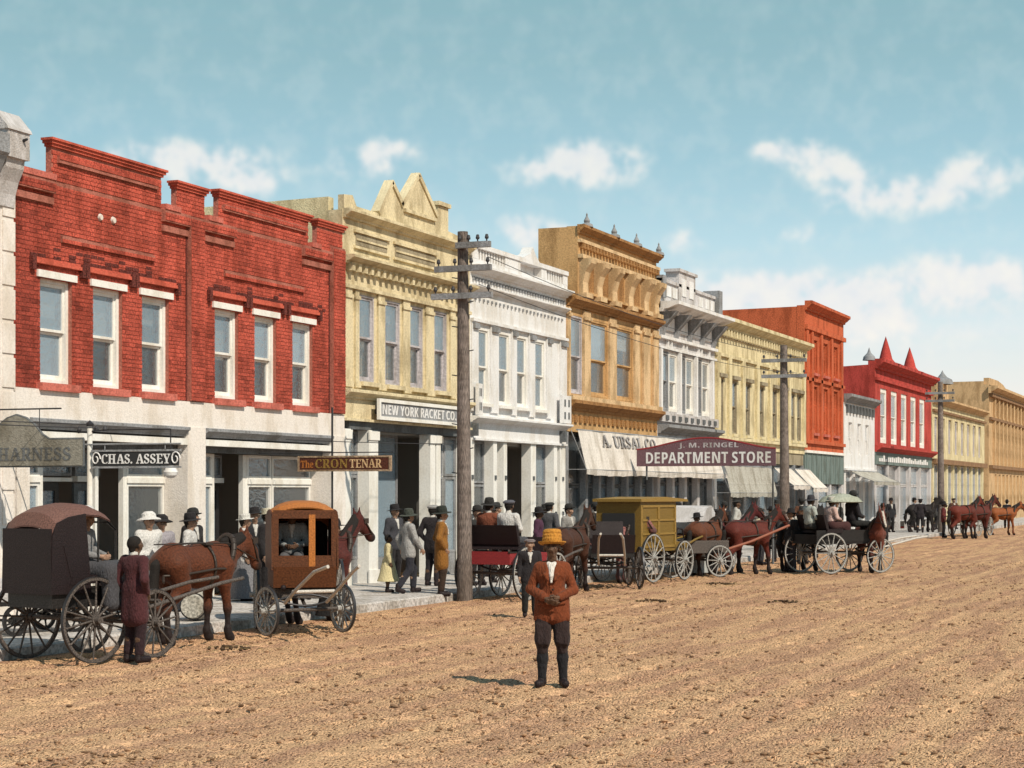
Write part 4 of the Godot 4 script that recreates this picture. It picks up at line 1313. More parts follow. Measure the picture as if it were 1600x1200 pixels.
# ---- white building with pierced balustrade
func build_white() -> void:
	var t0 := 44.22
	var t1 := 51.35
	var o := building("cornice_shop_building", "white two-storey shop building with rows of dentils beside the ochre building", t0)
	var wins := [[44.75, 45.45], [46.15, 46.92], [47.45, 48.2], [48.82, 49.58]]
	var holes := []
	for w in wins:
		holes.append([w[0], w[1], 4.52, 6.46])
	var wall := MB.new(t0)
	wall.wall(t0, t1, 3.62, 8.05, 0.0, -0.35, holes)
	part("front_wall", wall, M.paint, o)
	# pierced parapet: rails, blocks and balusters
	fb(o, t0, "parapet_rail", M.paint, [[t0 + 0.02, t1 - 0.02, 8.05, 8.22, -0.25, 0.05], [t0 + 0.02, t1 - 0.02, 8.50, 8.62, -0.28, 0.09]])
	fb(o, t0, "parapet_back", M.paint, [[t0 + 0.02, t1 - 0.02, 8.22, 8.50, -0.25, -0.18]])
	for q in [[44.25, 44.6], [46.5, 47.6], [49.2, 49.6], [50.95, 51.33]]:
		fb(o, t0, "parapet_block", M.paint, [[q[0], q[1], 8.222, 8.498, -0.17, 0.055]])
	dentils(o, t0, "balusters", M.paint, 44.6, 46.5, 8.222, 8.498, -0.17, 0.02, 10, 0.5)
	dentils(o, t0, "balusters", M.paint, 49.6, 50.95, 8.222, 8.498, -0.17, 0.02, 7, 0.5)
	var pk := MB.new(t0)
	pk.plate(P2([47.75, 8.62, 49.05, 8.62, 48.75, 8.78, 48.5, 9.0, 48.3, 8.8]), -0.25, 0.07)
	part("peak", pk, M.paint, o)
	cornice(o, t0, "top_cornice", M.paint, t0 + 0.02, t1 - 0.02, 7.86, 8.05, 0.28)
	dentils(o, t0, "dentil_row", M.grey, 44.3, 51.2, 7.66, 7.76, 0.0, 0.05, 34, 0.35)
	cornice(o, t0, "middle_cornice", M.paint, t0 + 0.02, t1 - 0.02, 7.42, 7.55, 0.18)
	dentils(o, t0, "dot_row", M.grey, 44.4, 51.1, 7.16, 7.23, 0.0, 0.04, 24, 0.25)
	fb(o, t0, "belt_course", M.paint, [[t0 + 0.02, t1 - 0.02, 6.60, 6.68, 0.0, 0.10]])
	for q in [[44.25, 44.68], [45.52, 46.06], [47.0, 47.36], [48.28, 48.74], [49.66, 50.05], [50.75, 51.3]]:
		fb(o, t0, "pilaster", M.paint, [[q[0], q[1], 4.3, 6.60, 0.0, 0.05]])
		fb(o, t0, "pilaster_cap", M.grey, [[q[0] + 0.05, q[1] - 0.05, 6.42, 6.56, 0.05, 0.12]])
	for q in wins.size():
		var w := window(o, t0, wins[q][0], wins[q][1], 4.52, 6.46, M.trim, -0.03, [0.25, 0.3, 0.0, 0.3][q], 0.04, 0.48)
		fb(w, t0, "sill", M.trim, [[wins[q][0] - 0.06, wins[q][1] + 0.06, 4.44, 4.518, -0.08, 0.14]])
	for q in [[44.3, 44.6], [50.5, 51.25]]:
		fb(o, t0, "panel_block", M.paint, [[q[0], q[1], 4.2, 5.0, 0.12, 0.2]])
		dentils(o, t0, "panel_slots", M.grey_dark, q[0] + 0.05, q[1] - 0.05, 4.68, 4.88, 0.2, 0.215, 2, 0.3)
		dentils(o, t0, "panel_slots", M.grey_dark, q[0] + 0.05, q[1] - 0.05, 4.32, 4.52, 0.2, 0.215, 2, 0.3)
	cornice(o, t0, "shop_cornice", M.paint, t0 + 0.02, t1 - 0.02, 4.02, 4.18, 0.24)
	fb(o, t0, "shop_frieze", M.paint, [[t0 + 0.02, t1 - 0.02, 3.56, 3.618, -0.35, 0.06]])
	for q in [44.25, 50.8]:
		fb(o, t0, "bracket", M.grey_dark, [[q, q + 0.12, 3.66, 3.98, 0.0, 0.18]])
	for q in [[44.24, 44.5], [45.8, 46.05], [46.52, 46.76], [48.52, 48.92], [50.35, 50.62], [50.85, 51.3]]:
		var c := fb(o, t0, "column", M.trim, [[q[0], q[1], 0.15, 3.558, -0.28, 0.0], [q[0] - 0.03, q[1] + 0.03, 0.15, 0.5, 0.0, 0.03]])
		fb(c, t0, "rosette", M.grey_dark, [[(q[0] + q[1]) / 2 - 0.05, (q[0] + q[1]) / 2 + 0.05, 2.55, 2.66, 0.0, 0.03], [(q[0] + q[1]) / 2 - 0.05, (q[0] + q[1]) / 2 + 0.05, 1.55, 1.66, 0.0, 0.03]])
	for q in [[44.5, 45.8], [48.92, 50.35]]:
		shop_light(o, t0, [q[0], q[1], 2.45, 3.55], M.grey, -0.3)
		shop_light(o, t0, [q[0], q[1], 0.7, 2.42], M.grey, -0.3)
		fb(o, t0, "stall_riser", M.grey, [[q[0], q[1], 0.15, 0.7, -0.5, -0.27]])
	shop_light(o, t0, [46.05, 46.52, 2.5, 3.55], M.trim, -0.3)
	shop_door(o, t0, 46.05, 46.52, 2.45, M.grey, -0.3)
	shop_light(o, t0, [46.76, 48.52, 2.5, 3.55], M.grey, -0.9)
	shop_door(o, t0, 47.2, 48.1, 2.45, M.black_wood, -0.9)
	shell(o, t0, t1, 8.0, M.paint, 11.0, 3.6)

# ---- ochre building with tall ornamented attic
func build_ochre() -> void:
	var t0 := 51.37
	var t1 := 60.2
	var ta := 52.35
	var o := building("ornate_shop_building", "tall ochre and brown building with scrolled attic pilasters and spiked finials", t0)
	var wins := [[51.55, 52.75], [53.3, 55.1], [55.75, 57.6]]
	var holes := []
	for w in wins:
		holes.append([w[0], w[1], 5.12, 7.42])
	var wall := MB.new(t0)
	wall.wall(t0, t1, 4.0, 7.98, 0.0, -0.35, holes)
	wall.wall(ta, t1 - 0.1, 7.98, 10.1, 0.0, -0.35, [])
	part("front_wall", wall, M.ochre, o)
	cornice(o, t0, "top_cornice", M.ochre_dark, ta - 0.05, t1 - 0.02, 9.88, 10.14, 0.24)
	fb(o, t0, "attic_band", M.ochre_light, [[ta, t1 - 0.12, 9.15, 9.27, 0.0, 0.16], [ta, t1 - 0.02, 9.62, 9.72, 0.0, 0.12]])
	dentils(o, t0, "attic_dentils", M.ochre_dark, ta + 0.1, t1 - 0.1, 9.45, 9.60, 0.0, 0.14, 26, 0.5)
	for q in [52.65, 53.95, 55.35, 57.0, 58.6, 59.7]:
		var sc := MB.new(t0)
		sc.slab(P2([0.0, 8.05, 0.16, 8.05, 0.14, 8.45, 0.22, 8.75, 0.40, 9.0, 0.42, 9.14, 0.0, 9.14]), -(q + 0.24 - t0), -(q - 0.24 - t0))
		part("scroll_pilaster", sc, M.ochre_light, o)
		fb(o, t0, "pilaster_foot", M.ochre_light, [[q - 0.3, q + 0.3, 7.98, 8.12, 0.0, 0.28]])
	for q in [53.3, 54.65, 56.2, 57.8]:
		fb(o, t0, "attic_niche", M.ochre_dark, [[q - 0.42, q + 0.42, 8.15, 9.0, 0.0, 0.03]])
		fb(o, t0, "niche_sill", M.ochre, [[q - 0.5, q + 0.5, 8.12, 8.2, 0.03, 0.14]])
	cornice(o, t0, "middle_cornice", M.ochre_dark, t0 + 0.02, t1 - 0.02, 7.66, 7.94, 0.30)
	for q in [52.88, 55.42, 57.66, 60.05]:
		var f := MB.new(t0)
		f.lathe(P2([0.20, 0.0, 0.18, 0.08, 0.08, 0.13, 0.10, 0.19, 0.05, 0.28, 0.025, 0.34, 0.03, 0.38, 0.0, 0.44]), f.at(q, 10.12, 0.1), 10)
		part("finial", f, M.grey, o)
	for q in [[51.4, 51.55], [52.75, 53.3], [55.1, 55.75], [57.6, 58.1], [58.5, 59.2], [59.6, 60.15]]:
		fb(o, t0, "pilaster", M.ochre_light, [[q[0], q[1], 4.95, 7.62, 0.0, 0.08], [q[0] - 0.03, q[1] + 0.03, 7.35, 7.45, 0.08, 0.13]])
	for q in wins.size():
		window(o, t0, wins[q][0], wins[q][1], 5.12, 7.42, M.ochre if q > 0 else M.lilac, -0.04, [0.35, 0.45, 0.3][q], 0.06, 0.47)
	cornice(o, t0, "sill_cornice", M.ochre_dark, t0 + 0.02, t1 - 0.02, 4.62, 4.92, 0.30)
	fb(o, t0, "sill_band", M.ochre_light, [[t0 + 0.02, t1 - 0.02, 4.92, 5.06, 0.0, 0.2]])
	dentils(o, t0, "frieze_scrolls", M.ochre_dark, t0 + 0.1, t1 - 0.1, 4.28, 4.5, 0.0, 0.06, 20, 0.55)
	for q in [51.4, 53.1, 54.3, 55.6, 57.0, 58.4, 59.7]:
		fb(o, t0, "column", M.grey, [[q, q + 0.22, 0.15, 4.0, -0.3, -0.02]])
	for q in [[51.62, 53.1], [53.32, 54.3], [54.52, 55.6], [55.82, 57.0], [57.22, 58.4], [58.62, 59.7]]:
		shop_light(o, t0, [q[0], q[1], 0.7, 2.4], M.grey_dark, -0.25)
		shop_light(o, t0, [q[0], q[1], 2.42, 3.98], M.grey_dark, -0.25)
		fb(o, t0, "stall_riser", M.grey_dark, [[q[0], q[1], 0.15, 0.7, -0.4, -0.22]])
	fb(o, t0, "attic_block", M.ochre, [[ta, t1 - 0.1, 7.98, 10.08, -1.25, -0.352]])
	shell(o, t0, t1, 7.95, M.ochre, 9.0, 3.9, 1.0)

# ---- pale grey building with heavy bracketed cornice
func build_grey() -> void:
	var t0 := 60.22
	var t1 := 67.3
	var o := building("bracketed_shop_building", "pale grey building with heavy bracketed cornice and one wide band of upper windows", t0)
	var hole := [60.5, 66.6, 4.98, 7.0]
	var wall := MB.new(t0)
	wall.wall(t0, t1, 4.0, 8.4, 0.0, -0.35, [hole])
	part("front_wall", wall, M.cast, o)
	fb(o, t0, "parapet", M.cast, [[t0 + 0.02, t1 - 0.02, 8.4, 9.3, -0.3, 0.1], [t0 + 0.02, t1 - 0.02, 9.3, 9.4, -0.34, 0.16]])
	fb(o, t0, "pedestal", M.cast, [[62.2, 64.2, 8.7, 9.82, -0.32, 0.16], [62.1, 64.3, 9.82, 9.92, -0.36, 0.22]])
	fb(o, t0, "end_block", M.grey, [[66.85, 67.28, 8.75, 9.62, -0.32, 0.3]])
	fb(o, t0, "end_block", M.grey, [[60.24, 60.6, 8.75, 9.5, -0.32, 0.2]])
	for q in [60.9, 61.6, 64.8, 65.6, 66.3]:
		fb(o, t0, "parapet_panel", M.paint, [[q, q + 0.5, 8.85, 9.2, 0.1, 0.13]])
	for q in [[62.5, 63.0], [63.4, 63.9]]:
		fb(o, t0, "pedestal_panel", M.paint, [[q[0], q[1], 9.0, 9.6, 0.16, 0.19]])
	cornice(o, t0, "main_cornice", M.paint, t0 + 0.02, t1 + 0.1, 8.28, 8.62, 0.75)
	for q in [60.6, 62.2, 63.8, 65.4, 66.9]:
		var b := MB.new(t0)
		b.slab(P2([0, 7.5, 0.1, 7.5, 0.18, 7.8, 0.5, 8.15, 0.6, 8.3, 0, 8.3]), -(q + 0.13 - t0), -(q - 0.13 - t0))
		part("bracket", b, M.grey, o)
	for q in [[60.85, 62.0], [62.45, 63.6], [64.05, 65.2], [65.65, 66.7]]:
		fb(o, t0, "frieze_panel", M.paint, [[q[0], q[1], 7.72, 8.16, 0.0, 0.06]])
	fb(o, t0, "belt_course", M.paint, [[t0 + 0.02, t1 - 0.02, 7.40, 7.5, 0.0, 0.14], [t0 + 0.02, t1 - 0.02, 7.06, 7.14, 0.0, 0.10]])
	for q in [61.2, 61.6, 63.0, 63.4, 64.9, 65.3, 66.3]:
		fb(o, t0, "frieze_rib", M.paint, [[q, q + 0.12, 7.14, 7.40, 0.0, 0.08]])
	for q in 6:
		var a := 60.5 + q * 6.1 / 6.0
		window(o, t0, a, a + 6.1 / 6.0, 4.98, 7.0, M.trim if q % 2 else M.grey, -0.04, [0.4, 0.5, 0.3, 0.55, 0.35, 0.45][q], 0.1, 0.5)
	for q in [60.28, 62.5, 64.5, 66.62]:
		fb(o, t0, "pilaster", M.paint, [[q, q + 0.2, 4.9, 7.06, 0.0, 0.12]])
	fb(o, t0, "sill_band", M.cast, [[t0 + 0.02, t1 - 0.02, 4.6, 4.9, 0.0, 0.16]])
	cornice(o, t0, "shop_cornice", M.grey, t0 + 0.02, t1 - 0.02, 4.2, 4.5, 0.4)
	dentils(o, t0, "sill_blocks", M.grey_dark, t0 + 0.2, t1 - 0.2, 4.66, 4.82, 0.16, 0.2, 9, 0.4)
	for q in [60.24, 61.9, 63.4, 65.0, 66.95]:
		fb(o, t0, "column", M.cast, [[q, q + 0.3, 0.15, 4.0, -0.3, 0.0]])
	for q in [[60.54, 61.9], [62.2, 63.4], [63.7, 65.0], [65.3, 66.95]]:
		shop_light(o, t0, [q[0], q[1], 0.7, 2.5], M.grey_dark, -0.25)
		shop_light(o, t0, [q[0], q[1], 2.52, 3.98], M.grey_dark, -0.25)
		fb(o, t0, "stall_riser", M.grey_dark, [[q[0], q[1], 0.15, 0.7, -0.4, -0.22]])
	shell(o, t0, t1, 8.4, M.cast, 10.0, 3.9)

func build_pale_yellow() -> void:
	var t0 := 67.32
	var t1 := 81.9
	var o := building("long_shop_building", "long pale yellow building with plain cornice behind the middle utility pole", t0)
	var wins := [67.75, 69.7, 71.7, 73.9, 76.1, 77.6, 79.3, 80.5]
	var holes := []
	for w in wins:
		holes.append([w, w + 0.75, 4.45, 6.5])
	var wall := MB.new(t0)
	wall.wall(t0, t1, 3.9, 8.5, 0.0, -0.35, holes)
	part("front_wall", wall, M.pale_yellow, o)
	cornice(o, t0, "top_cornice", M.pale_yellow, t0 + 0.02, t1 - 0.02, 8.35, 8.75, 0.45)
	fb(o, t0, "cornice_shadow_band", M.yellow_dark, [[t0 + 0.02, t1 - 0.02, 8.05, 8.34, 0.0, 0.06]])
	dentils(o, t0, "cornice_brackets", M.pale_yellow, t0 + 0.2, t1 - 0.2, 8.08, 8.34, 0.06, 0.2, 34, 0.4)
	fb(o, t0, "belt_course", M.pale_yellow, [[t0 + 0.02, t1 - 0.02, 7.3, 7.42, 0.0, 0.1], [t0 + 0.02, t1 - 0.02, 4.2, 4.32, 0.0, 0.14]])
	for q in wins.size():
		var w := window(o, t0, wins[q], wins[q] + 0.75, 4.45, 6.5, M.yellow_dark, -0.04, 0.3, 0.06)
		fb(w, t0, "window_hood", M.yellow_dark, [[wins[q] - 0.15, wins[q] + 0.9, 6.52, 6.66, 0.0, 0.14]])
		fb(w, t0, "sill", M.pale_yellow, [[wins[q] - 0.1, wins[q] + 0.85, 4.34, 4.448, 0.0, 0.12]])
	for q in [67.4, 69.0, 71.0, 73.2, 75.3, 77.0, 78.6, 81.4]:
		fb(o, t0, "pilaster", M.pale_yellow, [[q, q + 0.4, 4.32, 7.3, 0.0, 0.1]])
	fb(o, t0, "shop_frieze", M.yellow_dark, [[t0 + 0.02, t1 - 0.02, 3.4, 3.898, -0.35, -0.05]])
	for q in [67.4, 69.4, 71.4, 73.6, 75.8, 78.0, 80.0, 81.6]:
		fb(o, t0, "column", M.grey, [[q, q + 0.25, 0.15, 3.4, -0.3, -0.02]])
	for q in [[67.65, 69.4], [69.65, 71.4], [71.65, 73.6], [73.85, 75.8], [76.05, 78.0], [78.25, 80.0], [80.25, 81.6]]:
		shop_light(o, t0, [q[0], q[1], 0.7, 2.5], M.grey, -0.25)
		shop_light(o, t0, [q[0], q[1], 2.52, 3.38], M.grey, -0.25)
		fb(o, t0, "stall_riser", M.grey_dark, [[q[0], q[1], 0.15, 0.7, -0.4, -0.22]])
	shell(o, t0, t1, 8.4, M.pale_yellow, 10.0, 3.8)

func build_orange_tower() -> void:
	var t0 := 81.92
	var t1 := 90.2
	var o := building("brick_tower_building", "tall narrow orange-red brick building rising above the pale yellow one", t0)
	var holes := []
	for w in [83.6, 85.8, 88.0]:
		holes.append([w, w + 0.9, 4.9, 7.0])
		holes.append([w, w + 0.9, 7.6, 9.1])
	var wall := MB.new(t0)
	wall.wall(t0, t1, 4.1, 10.5, 0.0, -0.35, holes)
	part("front_wall", wall, M.orange_red, o)
	for h in holes:
		var w := window(o, t0, h[0], h[1], h[2], h[3], M.orange_red, -0.12, 0.8, 0.14)
		fb(w, t0, "sill", M.red_stone, [[h[0] - 0.1, h[1] + 0.1, h[2] - 0.12, h[2] - 0.002, 0.0, 0.1]])
	cornice(o, t0, "top_cornice", M.orange_red, t0 + 0.02, t1 - 0.02, 10.3, 10.7, 0.35)
	fb(o, t0, "belt_course", M.orange_red, [[t0 + 0.02, t1 - 0.02, 9.45, 9.65, 0.0, 0.14], [t0 + 0.02, t1 - 0.02, 7.2, 7.35, 0.0, 0.1], [t0 + 0.02, t1 - 0.02, 4.4, 4.55, 0.0, 0.12]])
	for q in [82.0, 83.0, 84.9, 87.1, 89.3]:
		fb(o, t0, "pilaster", M.orange_red, [[q, q + 0.35, 4.55, 9.45, 0.0, 0.1]])
	fb(o, t0, "shop_lintel", M.trim, [[t0 + 0.02, t1 - 0.02, 3.98, 4.098, -0.35, 0.1]])
	fb(o, t0, "shop_blind", M.green_grey, [[t0 + 0.02, t1 - 0.02, 2.6, 3.978, -0.3, 0.02]])
	for q in 8:
		fb(o, t0, "board_batten", M.green_grey, [[82.2 + q, 82.28 + q, 2.62, 3.96, 0.02, 0.05]])
	for q in [82.0, 84.5, 87.2, 89.8]:
		fb(o, t0, "column", M.cast, [[q, q + 0.25, 0.15, 2.6, -0.25, 0.0]])
	for q in [[82.25, 84.5], [84.75, 87.2], [87.45, 89.8]]:
		shop_light(o, t0, [q[0], q[1], 0.6, 2.58], M.grey_dark, -0.2)
	# the tall front block and the long lower rear wing whose roof slopes away
	var tw := MB.new(t0)
	tw.slab(P2([-0.352, 0, -0.352, 10.45, -4.0, 10.4, -4.0, 9.85, -13.5, 8.95, -13.5, 0]), -0.27, -0.01)
	tw.slab(P2([-0.352, 0, -0.352, 10.45, -4.0, 10.4, -4.0, 9.85, -13.5, 8.95, -13.5, 0]), -(t1 - t0) + 0.01, -(t1 - t0) + 0.27)
	part("side_wall", tw, M.orange_red, o)
	var r := MB.new(t0)
	r.slab(P2([-0.354, 9.9, -3.98, 9.9, -3.98, 9.6, -13.4, 8.7, -13.4, 8.5, -0.354, 9.4]), -(t1 - t0) + 0.272, -0.272)
	part("roof", r, M.grey_dark, o)
	fb(o, t0, "upper_floor", M.room, [[t0 + 0.28, t1 - 0.28, 3.7, 3.9, -13.3, -0.36]])
	fb(o, t0, "rear_wall", M.orange_red, [[t0 + 0.275, t1 - 0.275, 0, 8.6, -13.5, -13.25]])
	fb(o, t0, "partition", M.room, [[t0 + 0.28, t1 - 0.28, 0.16, 8.9, -4.2, -4.05]])

func build_far() -> void:
	# small white shop
	var t0 := 90.25
	var t1 := 98.0
	var o := building("small_shop_building", "small low white shop building between orange-red and crimson brick buildings", t0)
	var holes := []
	for w in [91.4, 93.6, 95.6]:
		holes.append([w, w + 0.9, 4.08, 5.66])
	var wall := MB.new(t0)
	wall.wall(t0, t1, 3.4, 6.6, 0.0, -0.35, holes)
	part("front_wall", wall, M.paint, o)
	for h in holes:
		window(o, t0, h[0], h[1], h[2], h[3], M.paint, -0.1, 0.3, 0.08)
	cornice(o, t0, "top_cornice", M.grey, t0 + 0.02, t1 - 0.02, 6.6, 7.0, 0.4)
	dentils(o, t0, "cornice_brackets", M.grey_dark, t0 + 0.3, t1 - 0.3, 6.1, 6.5, 0.0, 0.12, 9, 0.45)
	fb(o, t0, "belt_course", M.paint, [[t0 + 0.02, t1 - 0.02, 3.3, 3.398, -0.35, 0.12]])
	for q in [90.4, 92.6, 95.0, 97.4]:
		fb(o, t0, "column", M.paint, [[q, q + 0.4, 0.15, 3.3, -0.3, 0.0]])
	for q in [[90.8, 92.6], [93.0, 95.0], [95.4, 97.4]]:
		shop_light(o, t0, [q[0], q[1], 0.6, 3.28], M.paint, -0.2)
	shell(o, t0, t1, 6.7, M.paint, 10.0, 3.5)
	# crimson building with two spires
	t0 = 98.05
	t1 = 116.0
	o = building("spired_shop_building", "crimson brick building with two pointed red spires and five tall pale windows", t0)
	holes = []
	for q in 5:
		holes.append([99.6 + q * 3.05, 101.5 + q * 3.05, 4.85, 7.75])
	wall = MB.new(t0)
	wall.wall(t0, t1, 4.35, 9.1, 0.0, -0.35, holes)
	part("front_wall", wall, M.crimson, o)
	for h in holes:
		window(o, t0, h[0], h[1], h[2], h[3], M.trim, -0.08, 0.6, 0.22)
	cornice(o, t0, "top_cornice", M.crimson, t0 + 0.02, t1 + 0.2, 8.7, 9.2, 0.5)
	fb(o, t0, "belt_course", M.crimson, [[t0 + 0.02, t1 - 0.02, 8.1, 8.25, 0.0, 0.14]])
	cornice(o, t0, "shop_cornice", M.crimson, t0 + 0.02, t1 + 0.2, 4.35, 4.7, 0.4)
	for q in [[102.2, 10.55], [109.6, 10.5]]:
		var s := MB.new(t0)
		s.lathe(P2([0.85, 0.0, 0.5, 0.12, 0.36, 0.3, 0.26, 0.7, 0.13, q[1] - 9.4, 0.0, q[1] - 9.0]), s.at(q[0], 9.15, -0.2), 6)
		part("spire", s, M.crimson, o)
	var fi := MB.new(t0)
	fi.lathe(P2([0.35, 0.0, 0.3, 0.2, 0.1, 0.4, 0.0, 0.7]), fi.at(98.6, 9.15, -0.4), 6)
	part("finial", fi, M.grey, o)
	for q in [98.1, 101.6, 105.0, 108.4, 111.8, 115.5]:
		fb(o, t0, "column", M.cast, [[q, q + 0.45, 0.15, 3.7, -0.3, 0.0]])
	fb(o, t0, "shop_fascia", M.green_grey, [[t0 + 0.02, t1 - 0.02, 3.7, 4.348, -0.35, 0.04]])
	rng.seed = 77
	var fs := MB.new(t0)
	for q in 26:
		fs.bx(99.0 + q * 0.6, 99.4 + q * 0.6, 3.86, 3.98 + rng.randf() * 0.22, 0.04, 0.06)
	stuff(part("fascia_carving", fs, M.paint, o))
	for q in [[98.55, 101.6], [102.05, 105.0], [105.45, 108.4], [108.85, 111.8], [112.25, 115.5]]:
		shop_light(o, t0, [q[0], q[1], 0.6, 2.6], M.cast, -0.2)
		shop_light(o, t0, [q[0], q[1], 2.62, 3.68], M.cast, -0.2)
	shell(o, t0, t1, 8.9, M.crimson, 12.0, 3.9)
	# yellow building with one finial
	t0 = 116.3
	t1 = 139.5
	o = building("finialed_shop_building", "yellowish far building with a small finial behind the third utility pole", t0)
	holes = []
	for q in 8:
		holes.append([117.2 + q * 2.75, 118.5 + q * 2.75, 4.7, 6.9])
	wall = MB.new(t0)
	wall.wall(t0, t1, 4.0, 8.0, 0.0, -0.35, holes)
	part("front_wall", wall, M.pale_yellow, o)
	for h in holes:
		window(o, t0, h[0], h[1], h[2], h[3], M.lilac, -0.12, 0.3, 0.15)
	cornice(o, t0, "top_cornice", M.tan, t0 + 0.02, t1 - 0.02, 7.7, 8.1, 0.4)
	fb(o, t0, "belt_course", M.tan_dark, [[t0 + 0.02, t1 - 0.02, 7.2, 7.35, 0.0, 0.15], [t0 + 0.02, t1 - 0.02, 4.0, 4.3, 0.0, 0.25]])
	fb(o, t0, "corner_gable", M.tan, [[119.2, 122.6, 8.0, 8.7, -0.3, 0.05], [119.7, 122.1, 8.7, 9.1, -0.3, 0.05]])
	fi = MB.new(t0)
	fi.lathe(P2([0.7, 0.0, 0.6, 0.3, 0.3, 0.45, 0.1, 0.7, 0.0, 0.9]), fi.at(120.9, 9.08, -0.1), 6)
	part("finial", fi, M.grey, o)
	for q in 9:
		fb(o, t0, "column", M.pale_yellow, [[116.5 + q * 2.75, 117.0 + q * 2.75, 0.15, 3.998, -0.3, 0.0]])
	for q in 8:
		shop_light(o, t0, [117.0 + q * 2.75, 119.25 + q * 2.75, 0.6, 3.95], M.lilac, -0.2)
	shell(o, t0, t1, 7.9, M.tan, 14.0, 3.9)
	# large tan building closing the row
	t0 = 141.8
	t1 = 176.0
	o = building("large_corner_building", "large tan building closing the row at the far right, with tall narrow windows", t0)
	holes = []
	for q in 13:
		holes.append([145.0 + q * 2.3, 146.3 + q * 2.3, 4.6, 7.4])
		holes.append([145.0 + q * 2.3, 146.3 + q * 2.3, 8.0, 9.1])
		holes.append([145.0 + q * 2.3, 146.3 + q * 2.3, 0.8, 3.6])
	wall = MB.new(t0)
	wall.wall(t0, t1, 0.0, 10.2, 0.0, -0.35, holes)
	part("front_wall", wall, M.tan, o)
	for h in holes:
		window(o, t0, h[0], h[1], h[2], h[3], M.tan, -0.12, 0.4, 0.12)
	cornice(o, t0, "top_cornice", M.tan, t0 - 0.3, t1, 9.55, 10.1, 0.7)
	fb(o, t0, "belt_course", M.tan_dark, [[t0 + 0.02, t1 - 0.02, 9.3, 9.54, 0.0, 0.3], [t0 + 0.02, t1 - 0.02, 7.6, 7.8, 0.0, 0.2], [t0 + 0.02, t1 - 0.02, 4.0, 4.25, 0.0, 0.3]])
	for q in 14:
		fb(o, t0, "pilaster", M.tan, [[144.0 + q * 2.3, 144.6 + q * 2.3, 4.25, 9.3, 0.0, 0.18]])
	var gb := MB.new(t0)
	gb.plate(P2([142.0, 10.1, 142.0, 10.7, 147.0, 10.75, 150.0, 10.6, 153.0, 10.2, 175.5, 10.16, 175.5, 10.1]), -0.4, 0.0)
	part("parapet", gb, M.tan, o)
	shell(o, t0, t1, 10.45, M.tan, 17.0, 4.1, 0.1)

